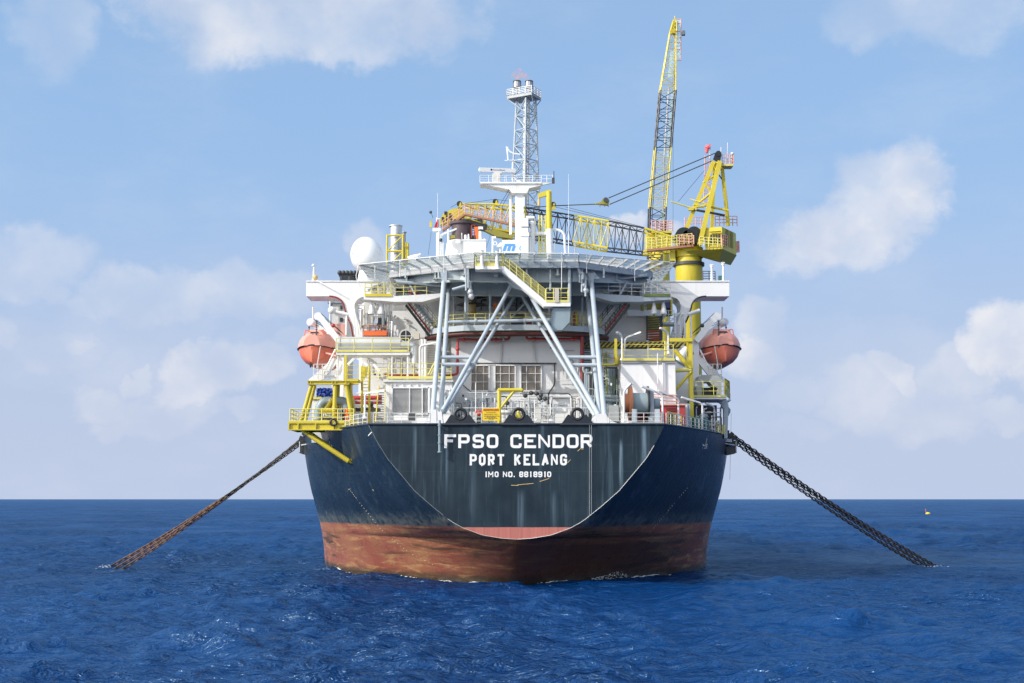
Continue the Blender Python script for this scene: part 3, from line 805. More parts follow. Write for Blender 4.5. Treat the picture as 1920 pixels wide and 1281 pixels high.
# foam where the swell washes the plating
def foam():
    mb = MB(); rnd = random.Random(4)
    def dab(x, y, s, e=2.6, h=.35):
        n = 9; c = [(x + math.cos(2 * math.pi * i / n) * s * e * rnd.uniform(.5, 1.2), y + math.sin(2 * math.pi * i / n) * s * rnd.uniform(.5, 1.2)) for i in range(n)]
        z0 = float(sea_height(np.array([x]), np.array([y]))[0])
        vs = [(a, b, float(sea_height(np.array([a]), np.array([b]))[0]) + .035) for a, b in c] + [(x, y, z0 + .06 + s * h)]
        mb.add(vs, [(i, (i + 1) % n, n) for i in range(n)])
    def along(x0, x1, cnt, s0, s1, off):
        for i in range(cnt):
            x = rnd.uniform(x0, x1); z = 0.05
            y = next((q for q in np.arange(117, 140, .04) if hull_b(z, q) >= abs(x)), 140) - off - abs(rnd.gauss(0, .10))
            dab(x, y, rnd.uniform(s0, s1))
    along(-7.5, -2.0, 90, .03, .10, .12)
    along(-2, 2.2, 130, .03, .10, .14)
    along(2.2, 6.5, 120, .03, .10, .18)
    along(-18.5, -8, 26, .02, .06, .05)
    along(10.5, 15.5, 60, .03, .10, .10)
    along(-7.5, 7.5, 90, .015, .05, .55)
    along(-20.6, -18.5, 18, .03, .08, .03)
    for i in range(190):                                # one wave slapping up the shaded side
        x = rnd.uniform(7.0, 10.6); u = (x - 7.0) / 3.6
        y = next(q for q in np.arange(117, 140, .04) if hull_b(0.3, q) >= abs(x)) - .10 - abs(rnd.gauss(0, .3))
        z = rnd.uniform(0.0, 1) ** 1.6 * (.2 + .7 * u * (1 if u < .85 else .4)) + .02
        s = rnd.uniform(.012, .045)
        n = 6; vs = [(x + math.cos(2 * math.pi * k / n) * s * 2.2 * rnd.uniform(.4, 1.2), y + rnd.uniform(-.05, .05), z + math.sin(2 * math.pi * k / n) * s * rnd.uniform(.4, 1.2)) for k in range(n)]
        mb.add(vs + [(x, y - .06, z)], [(k, (k + 1) % n, n) for k in range(n)])
    for i in range(60):                                # where the chains go in
        for cx, cy in ((-44.6, 141), (46.6, 144.5)):
            if i < 24: dab(cx + rnd.gauss(0, .6), cy + rnd.gauss(0, .9), rnd.uniform(.01, .035))
    mb.build('foam', 'foam').__setitem__('kind', 'stuff')
foam()

# ------------------------------------------------------------------ mooring chains and their fairleads
def link_mesh():
    d = 0.118; mb = MB(); r = d / 2; hw = (3.5 * d - d) / 2; hl = (6 * d - d) / 2
    pts = []
    for i in range(9):
        k = math.pi * i / 8; pts.append((hl - hw + math.sin(k) * hw, math.cos(k) * hw, 0))
    for i in range(9):
        k = math.pi + math.pi * i / 8; pts.append((-(hl - hw) + math.sin(k) * hw, math.cos(k) * hw, 0))
    mb.path(pts, r, 7, True); mb.tube((0, -hw, 0), (0, hw, 0), r * .55)
    me = bpy.data.meshes.new('chain_link'); me.from_pydata(mb.v, [], mb.f); me.shade_smooth(); me.materials.append(M['chain_steel'])
    return me
LINK = link_mesh()
LINK_DARK = LINK.copy(); LINK_DARK.materials.clear(); LINK_DARK.materials.append(M['chain_dark'])
def chain(A, B, label, sag=0.5, k=1.0, me=None):
    A = Vector(A); B = Vector(B); L = (B - A).length; n = int(L / (0.472 * k))
    root = thing('mooring_chain', label, 'chain', B, 'mooring chains fanning from the ship into the sea')
    for i in range(n + 1):
        t = i / n; t2 = min(1, t + .01); t1 = max(0, t - .01)
        f = lambda q: A.lerp(B, q) + Vector((0, 0, -4 * sag * q * (1 - q)))
        d = (f(t2) - f(t1)).normalized(); side = d.cross(Vector((0, 1, 0))).normalized()
        up = d.cross(side).normalized()
        a = R(45) * 0 + (R(90) if i % 2 else 0) + R(35) + random.uniform(-.12, .12)
        y = side * math.cos(a) + up * math.sin(a); z = d.cross(y)
        m = (Matrix((d, y, z)).transposed() * k).to_4x4(); m.translation = f(t) - B
        o = bpy.data.objects.new('chain_link', me or LINK); o.matrix_basis = m; o.parent = root; COL.objects.link(o)
for i, (a, Ya, b) in enumerate((((562, 834), 134.0, (190, 1072)), ((567, 825), 135.6, (202, 1075)), ((572, 818), 137.2, (216, 1076)))):
    q = P(b[0], b[1], 1); d = q - CAM; q = CAM + d * (-7.9 / d.z)
    chain(P(*a, Ya), q, ('rusty mooring chain on the left, uppermost strand of the left bundle', 'rusty mooring chain on the left, middle strand of the left bundle', 'rusty mooring chain on the left, lowest strand of the left bundle')[i], k=0.96)
for i, (a, Ya, b) in enumerate((((1378, 819), 134.0, (1764, 1067)), ((1376, 821), 135.6, (1752, 1068)), ((1384, 834), 137.2, (1735, 1066)))):
    q = P(b[0], b[1], 1); d = q - CAM; q = CAM + d * (-7.9 / d.z)
    chain(P(*a, Ya), q, ('black mooring chain on the right, uppermost strand at the waterline', 'black mooring chain on the right, middle strand of the right bundle', 'black mooring chain on the right, lowest strand below the fairlead')[i], me=LINK_DARK)
def fairlead(mir, label):
    X = (lambda x: 1942 - x) if mir else (lambda x: x)
    root = thing('chain_fairlead', label, 'fairlead', (22.9 if mir else -22.9, 135.5, 12))
    s = MB()
    arc = [P(X(x), y, 134) for x, y in ((584, 814), (576, 815.5), (571, 820), (568, 827), (566.5, 836))]
    for k in range(len(arc) - 1): s.beam(arc[k], arc[k + 1], .9, .45, (0, 1, 0)); 
    for k in range(len(arc) - 1): s.beam(arc[k] + Vector((0, 1.8, 0)), arc[k + 1] + Vector((0, 1.8, 0)), .9, .45, (0, 1, 0))
    for k in range(len(arc) - 1): s.beam(arc[k] + Vector((0, 3.4, 0)), arc[k + 1] + Vector((0, 3.4, 0)), .9, .45, (0, 1, 0))
    s.build('shoe', 'black', root)
    b = MB(); pts = [P(X(x), y, 133.6) for x, y in ((580, 838), (561, 830), (560.5, 849), (566, 851.5), (580, 853))]
    b.prism(pts, (0, 4.6, 0)); b.build('bracket', 'dark_grey', root)
    t = MB(); t.tube(P(X(565), 835, 133.3), P(X(600), 829, 131.5), .07); t.tube(P(X(567), 836.5, 137), P(X(590), 832, 136), .06)
    t.tube(P(X(562), 828, 133.4), P(X(562), 848, 133.4), .06); t.build('tie_rod', 'steel_dull', root)
fairlead(False, 'black curved chain fairlead under the yellow balcony on the left quarter')
fairlead(True, 'black curved chain fairlead on the right quarter of the hull')

# far yellow buoy
def buoy():
    q = P(1740, 964, 1); d = q - CAM; q = CAM + d * (-7.5 / d.z)
    k = q.y / FPX
    root = thing('buoy', 'small yellow buoy floating far off on the right', 'buoy', q)
    b = MB(); b.lathe([(.2 * k, -2 * k), (2.6 * k, -1.6 * k), (4.6 * k, 0), (4.6 * k, 1.4 * k), (2.2 * k, 3.4 * k)], q, 16); b.build('float', 'yellow', root)
    t = MB(); t.tube(q + Vector((-3 * k, 0, 1 * k)), q + Vector((-4.4 * k, 0, 8 * k)), .4 * k); t.ball(q + Vector((-4.4 * k, 0, 8 * k)), .9 * k, 8); t.build('marker_pole', 'orange', root)
buoy()

# ------------------------------------------------------------------ accommodation block
block = thing('accommodation_block', 'white accommodation block with wing bridges behind the helideck legs', 'deckhouse', (0, 130, ZT))
def accommodation():
    b = MB()
    b.pbox(845, 624, 1092, 830, 129, 9)                       # lower centre casing
    b.build('lower_wall', 'white_clean', block)
    b = MB()
    b.pbox(735, 583, 1212, 660, 133, 7)
    b.build('upper_wall', 'white_clean', block)
    b = MB(); b.pbox(1176, 581, 1249, 592, 131.6, 7); b.build('roof_slab', 'white_clean', block)
    b = MB(); b.pbox(700, 545, 1240, 583, 135.5, 8); b.build('wheelhouse', 'white_clean', block)
    b = MB(); b.box((-13, 134.4, 29.0), (13, 146, 29.25)); b.build('bridge_deck', 'white', block)
    # walls that close the sides between the wings and the casing
    b = MB(); b.pbox(676, 640, 800, 830, 131, 10); b.build('side_wall', 'white', block)
    b = MB(); b.pbox(1095, 655, 1290, 830, 131, 10); b.build('side_wall', 'white', block)
    b = MB(); b.pbox(1095, 641, 1288, 651, 130.8, 1.0); b.build('hazard_beam', 'hazard', block)
    for m in (0, 1):
        X = (lambda x: 1941.5 - x) if m else (lambda x: x)
        b = MB()
        body = [(574, 528), (742, 528), (742, 555.6)]
        cin = bez((690, 555.6, 0), (666, 556.5, 0), (664.5, 574, 0), 7) + [Vector((667, 590, 0)), Vector((674, 610, 0)), Vector((684, 652, 0))]
        cout = [Vector((666, 652, 0)), Vector((658.5, 610, 0)), Vector((650.5, 592, 0)), Vector((646, 576, 0))] + bez((645, 572, 0), (640, 556, 0), (618, 555.6, 0), 7)
        pts = body + [(q.x, q.y) for q in cin + cout] + [(574, 555.6)]
        b.prism([P(X(x), y, 133.5) for x, y in pts], (0, 3.4, 0))
        wg = b.build('bridge_wing', 'white_clean', block)
        e = MB(); e.pbox(X(573.6), 526.2, X(742), 528.4, 133.4, 3.6); e.build('coaming', 'white', wg)
        st = MB()
        pr = [P(X(q.x - .5), q.y, 133.42) for q in (cout[-1:3:-1])] + [P(X(645), 576, 133.42), P(X(650), 592, 133.42), P(X(658), 610, 133.42), P(X(665.5), 652, 133.42)]
        st.path(pr, .09, 6); st.build('edge_pipe', 'dark_red' if not m else 'boom_dark', wg)
    # three louvred intake panels
    for x0, x1 in ((884, 916), (929, 965), (977.5, 1014)):
        f = MB(); y0, y1 = 686, 732; Y = 128.75
        for a, b_, c, d in ((x0 - 1.5, y0 - 2, x1 + 1.5, y0), (x0 - 1.5, y1, x1 + 1.5, y1 + 2.2), (x0 - 2.2, y0 - 2, x0, y1 + 2.2), (x1, y0 - 2, x1 + 2.2, y1 + 2.2)):
            f.pbox(a, b_, c, d, Y, .24)
        w_ = x1 - x0
        for t in (.27, .72): f.pbox(x0 + w_ * t - .45, y0, x0 + w_ * t + .45, y1, Y + .03, .1)
        for t in (.32, .66): f.pbox(x0, y0 + (y1 - y0) * t - .5, x1, y0 + (y1 - y0) * t + .5, Y + .05, .08)
        fr = f.build('intake_panel', 'white', block)
        s = MB(); n = 24
        for i in range(n):
            yy = y0 + (y1 - y0) * (i + .5) / n; a = P(x0, yy, Y + .2); b_ = P(x1, yy, Y + .2)
            s.beam(a, b_, .16, .02, (0, .7, .7))
        s.build('louvre', 'louvre_brown', fr)
    # ribs, cable runs and pipes on the casing
    r = MB()
    for x, a, b_ in ((938, 640, 681), (1003, 640, 681)):
        p0, p1 = P(x + (4 if x < 960 else -5), 628, 128.9), P(x, b_, 128.9); r.beam(p0, p1, .2, .25)
    r.build('stiffener', 'off_white', block)
    k = MB()
    k.path([P(893, 681.5, 128.8), P(1043, 681.5, 128.8)], .07)
    k.path(ppath([(1040, 681.5), (1040, 722), (1028, 738), (1028, 760)], 128.75, .4), .07)
    k.path([P(868, 722, 128.8), P(882, 734, 128.8), P(936, 735, 128.8)], .05)
    k.path(ppath([(975, 738), (990, 741), (1005, 738), (1028, 737), (1068, 738), (1074, 748), (1074, 772)], 128.6, .5), .05)
    k.build('cable_run', 'dark_grey', block)
    # red fire main
    f = MB()
    f.path(ppath([(955, 623), (955, 637), (860, 637), (858, 640), (858, 700), (852, 703), (722, 703)], 127.9, .35), .13, 8)
    f.path(ppath([(987, 623), (987, 636), (1089, 636), (1091, 640), (1091, 690)], 127.9, .35), .13, 8)
    for x, y in ((930, 637), (870, 637), (858, 655), (858, 680), (845, 703), (780, 703), (1003, 636), (1075, 636), (1091, 660)):
        q = P(x, y, 127.9); f.ball(q, .21, 6)
    f.build('fire_main', 'red', block)
accommodation()

# machinery deck clutter against the casing
def casing_clutter():
    c = thing('pipe_manifold', 'white pipes, valves and cabinets along the foot of the casing', 'pipework', P(1030, 790, 122))
    w_ = MB()
    for x, y0, y1 in ((992, 742, 792), (1008, 744, 792), (1017, 760, 792), (1034, 742, 792), (1084, 750, 790), (892, 716, 790), (905, 733, 770)):
        w_.path([P(x, y0, 121.5), P(x, y1, 121.5)], .055)
    for off in (0, 4, 8, 12):
        w_.path(ppath([(1082 + off, 792), (1082 + off, 747), (1087 + off, 744), (1090 + off, 748), (1090 + off, 792)], 120.5 + off * .05, .2), .07)
    w_.path(ppath([(1030, 742), (1070, 742), (1072, 790)], 121.4, .3), .06)
    w_.path(ppath([(860, 736), (936, 736)], 126, .1), .05)
    w_.path(ppath([(912, 742), (915, 736), (940, 736)], 122, .3), .06)
    w_.path([P(840, 765, 114.5), P(1140, 765, 114.5)], .03)
    w_.build('pipe', 'white', c)
    b = MB()
    b.pbox(1038, 747, 1068, 795, 122, 2.0); b.pbox(1042, 757, 1062, 772, 121.9, .3)
    b.pbox(1034, 742, 1070, 745.5, 121.6, 2.6)
    c2 = b.build('locker', 'white', c)
    b = MB(); b.pbox(1047, 756, 1058, 760, 121.7, .2); b.pbox(1028, 764, 1036, 772, 121, .8); b.pbox(1000, 760, 1010, 766, 120.8, 1); b.pbox(922, 741, 940, 752, 124, 1.2); b.pbox(905, 741, 918, 747, 123, 1)
    b.build('junction_box', 'mid_grey', c)
    b = MB()
    for x, y in ((1013, 748), (1022, 748), (1014, 741), (985, 742), (1006, 738), (996, 737), (951, 756), (907, 786), (899, 789)):
        b.ball(P(x, y, 121), .22, 6)
    b.tube(P(912.5, 747, 121), P(912.5, 764, 121), .1)
    b.build('valve', 'dark_grey', c)
    b = MB()
    for x in (951, 944): b.lathe([(.28, 0), (.42, .15), (.3, .3), (.3, .8), (.5, 1.0), (.4, 1.2)], P(x, 795, 114.5) , 14)
    b.build('bollard', 'off_white', c)
    b = MB(); b.pbox(1003, 766, 1014, 792, 119, 1.2); b.pbox(1042, 776, 1066, 795, 116.5, 1.5); b.pbox(880, 772, 896, 795, 119, 1.2); b.build('winch_housing', 'off_white', c)
    b = MB(); b.lathe([(.1, 0), (.35, .1), (.35, .5), (.15, .8), (.1, 1.1)], P(972, 792, 115), 12); b.ball(P(966, 786, 115), .22, 8); b.ball(P(979, 786, 115), .22, 8)
    b.build('roller', 'yellow', c)
casing_clutter()

# little yellow davit frame over the middle chock
def yellow_davit():
    r = thing('davit_frame', 'yellow triangular davit frame beside the yellow warning sign', 'davit', P(938, 790, 113))
    m = MB(); Y = 113.2
    m.tube(P(936, 730, Y), P(936, 795, Y), .17); m.build('post', 'yellow', r)
    m = MB(); m.tube(P(934, 731.5, Y), P(978, 731.5, Y), .17); m.ball(P(978, 732, Y), .18, 8); m.build('arm', 'yellow', r)
    m = MB(); m.tube(P(938, 766, Y), P(964, 733, Y), .12); m.build('brace', 'yellow', r)
yellow_davit()

# warning sign hung on the stern rail
def warning_sign():
    Y = 111.9
    r = thing('warning_sign', 'yellow restricted area warning board hung on the stern rail', 'sign', P(921, 789, Y))
    a, b = P(904.5, 789, Y), P(937.3, 765.2, Y)
    m = MB(); m.box((a.x, Y, a.z), (b.x, Y + .06, b.z)); m.build('board', 'sign_yellow', r)
    m = MB(); a2, b2 = P(906, 771, Y), P(935.5, 766.3, Y); m.box((a2.x, Y - .012, a2.z), (b2.x, Y - .002, b2.z)); m.build('heading_band', 'sign_orange', r)
    t = MB(); W = b.x - a.x
    def line(txt, cy, hpx, frac):
        h = hpx / (FPX / Y); z = P(920, cy + hpx / 2, Y).z; w_ = W * frac
        put_text(t, txt, (a.x + (W - w_) / 2, Y - .02, z), h / .70, w_)
    line('RESTRICTED AREA', 768.7, 3.0, .84)
    line('AUTHORIZED', 773.6, 2.3, .58)
    line('PERSONNEL ONLY', 777.3, 2.3, .80)
    t.build('sign_text', 'black', r, smooth=False)
    s = MB(); rnd = random.Random(5)
    for cy, f0, f1 in ((781, .10, .88), (782.9, .25, .75), (784.9, .12, .86), (786.6, .35, .65)):
        x = a.x + W * f0; z = P(920, cy, Y).z
        while x < a.x + W * f1:
            q = rnd.uniform(.08, .2); s.quad((x, Y - .02, z), (x + q, Y - .02, z), (x + q, Y - .02, z + .05), (x, Y - .02, z + .05)); x += q + .06
    s.build('small_print', 'dark_grey', r, smooth=False)
warning_sign()

# ------------------------------------------------------------------ helideck
def helideck():
    r = thing('helideck', 'grey octagonal helideck with slanted safety nets on white tubular legs', 'helideck', (0, 124, ZT))
    zt, zb = 30.25, 29.75
    FL, FR = P(890, 499, 122), P(1085, 499, 122); SL, SR = P(732, 515, 127.5), P(1221, 518, 127.5)
    zd = FL.z
    octo = [(FL.x, 122), (FR.x, 122), (SR.x, 127.5), (SR.x, 139.5), (FR.x, 146), (FL.x, 146), (SL.x, 139.5), (SL.x, 127.5)]
    m = MB(); m.prism([(x, y, zd + .25) for x, y in octo], (0, 0, .22)); m.build('landing_deck', 'deck_grey', r)
    # edge channel seen from below: white on the lit left, grey paints shade elsewhere
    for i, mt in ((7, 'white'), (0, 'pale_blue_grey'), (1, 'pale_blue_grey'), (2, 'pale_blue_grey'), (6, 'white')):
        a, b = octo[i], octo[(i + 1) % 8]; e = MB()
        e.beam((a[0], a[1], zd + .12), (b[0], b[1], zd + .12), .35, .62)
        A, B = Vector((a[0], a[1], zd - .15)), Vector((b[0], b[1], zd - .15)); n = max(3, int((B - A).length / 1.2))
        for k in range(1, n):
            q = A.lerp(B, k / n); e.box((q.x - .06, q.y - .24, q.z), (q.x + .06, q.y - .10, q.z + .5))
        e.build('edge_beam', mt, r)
    # deep transverse girders
    def girder(Y, top, pts):
        g = MB(); g.prism([P(x, y, Y) for x, y in pts], (0, .16, 0))
        lo = [p for p in pts if p[1] > top + 8]
        lo.sort()
        for k in range(len(lo) - 1): g.beam(P(*lo[k], Y - .12), P(*lo[k + 1], Y - .12), .45, .07)
        for x in range(760, 1190, 62):
            yb = np.interp(x, [p[0] for p in lo], [p[1] for p in lo]); g.beam(P(x, top, Y - .1), P(x, yb - .5, Y - .1), .14, .3)
        g.build('girder', 'underside_grey', r)
    girder(123.6, 503, [(832, 503), (1110, 503), (1124, 522), (1060, 529), (905, 529), (820, 522)])
    for sg in (-1, 1):
        cx = (SL.x + SR.x) / 2; g = MB(); pl = [Vector((cx + sg * 5.0, 122.9, zd)), Vector((cx + sg * 12.3, 128.1, zd))]
        g.prism([pl[0], pl[1], pl[1] + Vector((0, 0, -.75)), pl[0] + Vector((0, 0, -1.35))], (0, .16, 0)); g.build('girder', 'underside_grey', r)
    girder(127.8, 512, [(738, 512), (1218, 512), (1213, 535), (1120, 553), (985, 556), (845, 554), (745, 536)])
    girder(131.5, 520, [(738, 520), (1212, 520), (1205, 540), (1090, 552), (850, 552), (746, 540)])
    m = MB()
    for x in (-11, -8, -5, -2, 1, 4, 7, 10, 12):
        y0 = 122 if abs(x) < 5 else 122 + (abs(x) - 5) * .72
        m.box((x - .09, y0 + .3, zd - .75), (x + .09, 134, zd + .2)); m.box((x - .2, y0 + .3, zd - .8), (x + .2, 134, zd - .73))
    m.build('longitudinal_beam', 'underside_grey', r)
    # braces under the two raking ends
    m = MB()
    for a, b, Y in (((742, 528), (835, 536), 126.4), ((738, 526), (850, 526), 127.0), ((1115, 528), (1214, 516), 126.4), ((1108, 537), (1205, 533), 127)):
        m.tube(P(*a, Y), P(*b, Y), .16)
    m.build('outrigger', 'pale_blue_grey', r)
    # legs and raking braces
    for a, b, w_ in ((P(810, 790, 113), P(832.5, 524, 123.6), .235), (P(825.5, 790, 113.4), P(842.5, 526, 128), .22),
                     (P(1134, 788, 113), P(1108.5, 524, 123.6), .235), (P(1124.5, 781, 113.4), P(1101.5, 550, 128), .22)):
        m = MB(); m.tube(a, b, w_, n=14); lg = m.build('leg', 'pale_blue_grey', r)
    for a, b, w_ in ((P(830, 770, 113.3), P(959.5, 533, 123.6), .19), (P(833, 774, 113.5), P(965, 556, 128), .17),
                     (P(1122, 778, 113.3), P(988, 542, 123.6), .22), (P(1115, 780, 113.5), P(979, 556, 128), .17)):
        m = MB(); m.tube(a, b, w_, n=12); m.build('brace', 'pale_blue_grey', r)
    for a, b, q in (((843, 604), (1063, 599.5), 123.2), ((823, 670), (886, 670), 117.8), ((829, 683.5), (892, 683.5), 117.4), ((1062, 670), (1120, 670), 117.8), ((1069, 684.5), (1119, 684.5), 117.4)):
        m = MB(); m.tube(P(*a, q), P(*b, q), .17, n=10)
        if b[0] - a[0] > 150:
            for x in (892, 983, 1055): m.tube(P(x - 1.5, 602, q), P(x + 1.5, 602, q), .26, n=10)
            m.path([P(843, 604, q), P(838, 608, q - .1), P(836, 616, q - .2)], .15, 8)
        m.build('tie_tube', 'pale_blue_grey', r)
    for pts in ([(797, 795), (806, 775), (810, 768), (818, 768), (819, 795)], [(819, 795), (822, 772), (828, 772), (831, 795)],
                [(1109, 793), (1112, 782), (1119, 776), (1136, 776), (1139, 782), (1150, 791), (1160, 794)]):
        m = MB(); m.prism([P(x, y, 112.3) for x, y in pts], (0, 1.3, 0)); m.build('leg_bracket', 'white', r)
    for pts in ([(825, 508), (838, 508), (838, 530), (829, 530)], [(950, 528), (996, 528), (988, 541), (981, 545), (964, 541), (959, 538)], [(1103, 512), (1117, 512), (1112, 534), (1104, 534)]):
        m = MB(); m.prism([P(x, y, 123.2) for x, y in pts], (0, .35, 0)); m.build('gusset', 'pale_blue_grey', r)
    m = MB()   # drain drop pipes and hoses hanging off the front
    for x, y0, y1 in ((874, 503, 545), (878, 503, 540), (1032, 503, 545), (1068, 500, 572), (1087, 500, 530), (1091, 505, 548), (1098, 520, 556)):
        m.tube(P(x, y0, 122.4), P(x, y1, 122.4), .10 if x != 1068 else .16, n=8)
    m.path(ppath([(848, 543), (880, 534), (884, 528)], 122.6, .4), .14, 8)
    m.path(ppath([(1084, 500), (1087, 512), (1093, 512), (1093, 524)], 122.2, .3), .14, 8)
    m.build('drop_pipe', 'pale_blue_grey', r)
    m = MB()
    for x, y in ((882, 548), (884, 556), (1095, 535), (1098, 545)): m.ball(P(x, y, 122.6), .32, 8)
    m.tube(P(880, 530, 122.6), P(884, 560, 122.6), .2); m.build('foam_valve', 'steel_dull', r)
    # safety nets: inclined frames of beams with netting between
    OL, OFL, OFR, OR_ = P(673, 496, 126.2), P(890, 473.5, 120.0), P(1085, 476, 120.0), P(1266, 493, 126.2)
    OLb = Vector((OL.x + .2, 139, OL.z)); ORb = Vector((OR_.x - .2, 139, OR_.z))
    up = Vector((0, 0, .35))
    fl, fr, sl, sr = [Vector((x, y, zd + .45)) for x, y in (octo[0], octo[1], octo[7], octo[2])]
    slb, srb = [Vector((x, y, zd + .45)) for x, y in (octo[6], octo[3])]
    for A, B, Ao, Bo, n in ((sl, fl, OL, OFL, 8), (fl, fr, OFL, OFR, 7), (fr, sr, OFR, OR_, 8), (slb, sl, OLb, OL, 6), (sr, srb, OR_, ORb, 7)):
        f = MB(); f.tube(Ao, Bo, .045)
        for k in range(n + 1):
            t = k / n; a, b = A.lerp(B, t), Ao.lerp(Bo, t)
            f.beam(a - Vector((0, 0, .12)), b - Vector((0, 0, .03)), .085, .2)
        for t in (.33, .66): f.tube(A.lerp(Ao, t), B.lerp(Bo, t), .03)
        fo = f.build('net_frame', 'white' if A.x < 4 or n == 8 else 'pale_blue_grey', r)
        g = MB(); K = 2; z = Vector((0, 0, .06))
        g.quad(A + z, B + z, Bo + z, Ao + z)
        g.build('net', 'net', fo, smooth=False)
    # perimeter poles standing up through the nets
    m = MB()
    for x, y0, y1, Y in ((703, 498, 522, 125.5), (750, 488, 520, 123.5), (832, 455, 511, 121.5), (1053, 473, 540, 120.6), (1100, 477, 512, 121.5), (1190, 486, 527, 124)):
        m.tube(P(x, y0, Y), P(x, y1, Y), .035)
    m.path(ppath([(672, 497), (667, 520), (675, 538)], 126, .3), .04)
    m.build('perimeter_pole', 'white', r)
    # boarding gate at the head of the stair
    m = MB(); Y = 120.3
    for x in (903.5, 932): m.lathe([(.42, 0), (.22, .35), (.17, .6), (.15, 1.75), (.24, 1.85)], P(x, 506, Y), 12)
    m.pbox(891, 499.5, 944, 505, Y + .1, 1.6); m.build('gate_landing', 'white', r)
    m = MB(); m.pbox(892, 493.5, 943, 499.5, Y + .2, .1)
    m.rail([P(943, 500, Y + .2), P(892, 500, Y + .2), P(892, 500, Y + .2) + Vector((0, 1.5, 0)), P(943, 500, Y + .2) + Vector((0, 1.5, 0))], 1.25, 3, .6, .035)
    m.build('gate_rail', 'pale_yellow', r)
helideck()

# stair slanting down from the helideck front to its lower landing
def heli_stair():
    Y = 120.5
    r = thing('stairway', 'white stair with yellow handrails hanging from the helideck front', 'stairs', P(985, 540, Y))
    a, b = P(942, 503, Y), P(1023, 571, Y)
    m = MB(); m.beam(a, b, .12, .55); m.beam(a + Vector((0, 1.0, 0)), b + Vector((0, 1.0, 0)), .12, .55); m.build('stringer', 'white_clean', r)
    m = MB()
    for k in range(1, 17):
        q = a.lerp(b, k / 17); m.box((q.x - .14, q.y + .06, q.z - .02), (q.x + .14, q.y + .95, q.z + .03))
    m.build('tread', 'mid_grey', r)
    m = MB(); u = Vector((0, 0, .25))
    for o in (0, 1.0):
        A, B = a + Vector((0, o, .25)), b + Vector((0, o, .25))
        for k in range(7):
            q = A.lerp(B, k / 6); m.tube(q, q + Vector((0, 0, 1.15)), .045, n=6)
        for h in (.4, .78, 1.15): m.tube(A + Vector((0, 0, h)), B + Vector((0, 0, h)), .04, n=6)
    m.build('handrail', 'pale_yellow', r)
    m = MB(); m.pbox(1019, 567.5, 1069.5, 574.5, Y - .1, 1.5); m.build('landing', 'white_clean', r)
    m = MB(); q0, q1 = P(1024, 567, Y), P(1066, 567, Y)
    m.pbox(1024, 562.5, 1067, 567.3, Y - .12, .06)
    m.rail([q0, q1, q1 + Vector((0, 1.3, 0))], 1.35, 3, .7, .04); m.build('landing_rail', 'pale_yellow', r)
    m = MB(); m.pbox(1040, 541, 1048, 567, Y - .2, .25); m.build('cabinet', 'beige', r)
    # lower flight folding back under the landing
    m = MB(); A, B = P(1066, 577, Y + .2), P(1034, 617, Y + 2.0)
    m.prism([P(1036, 577, Y + .3), P(1070, 577, Y + .3), P(1068, 604, Y + .3), P(1054, 619, Y + .3), P(1028, 619, Y + .3)], (0, 1.2, 0)); m.build('lower_flight', 'blue_grey', r)
    m = MB()
    for k in range(9):
        y = 580 + k * 4; x = 1034 - k * .5; m.beam(P(x - 3, y, Y + .15), P(x + 3, y, Y + .15), .12, .05)
    m.build('lower_tread', 'dark_grey', r)
heli_stair()

# curved walkway that rings the block below the helideck
def walkway():
    r = thing('ring_walkway', 'curved green-decked walkway with yellow rails below the helideck', 'walkway', (0, 126, 23.3))
    edge = [(798, 617, 129.5), (830, 615, 127.5), (870, 613.5, 126.2), (930, 612.5, 125.8), (985, 612.5, 125.7), (1040, 613, 125.8), (1095, 614.5, 127), (1140, 617, 129.5)]
    pts = [P(*e) for e in edge]; z = sum(p.z for p in pts) / len(pts)
    pts = [Vector((p.x, p.y, z)) for p in pts]
    m = MB(); poly = pts + [Vector((pts[-1].x, 133, z)), Vector((pts[0].x, 133, z))]
    m.prism(poly, (0, 0, -.25)); m.build('deck_plate', 'deck_green', r)
    m = MB()
    for k in range(len(pts) - 1): m.beam(pts[k] + Vector((0, -.03, -.18)), pts[k + 1] + Vector((0, -.03, -.18)), .1, .55)
    m.build('kerb', 'pale_blue_grey', r)
    m = MB(); m.path([p + Vector((0, .25, -.72)) for p in pts], .17, 8)
    m.path([p + Vector((0, .7, -.85)) for p in pts], .13, 8); m.build('service_pipe', 'maroon', r)
    m = MB(); m.rail([p + Vector((0, .1, .1)) for p in pts[:4]] , 1.15, 3, 1.1, .032); m.rail([p + Vector((0, .1, .1)) for p in pts[3:]], 1.15, 3, 1.4, .032)
    m.rail([Vector((pts[0].x + 1, 132.6, z)), Vector((pts[-1].x - 1, 132.6, z))], 1.2, 3, 1.4, .03)
    m.build('railing', 'pale_yellow', r)
    m = MB()
    for x, y0, y1, Y in ((873, 555, 605, 126.5), (876.5, 555, 613, 126.6), (919, 552, 605, 127), (944, 556, 640, 127.6), (999, 575, 612, 127.6), (851, 553, 613, 128.4), (1030, 575, 612, 127.6), (1092, 555, 612, 128.4)):
        m.tube(P(x, y0, Y), P(x, y1, Y), .13 if x < 920 else .1, n=8)
    m.tube(P(985, 568, 128), P(946, 610, 128), .11)
    m.build('support_post', 'pale_blue_grey', r)
walkway()
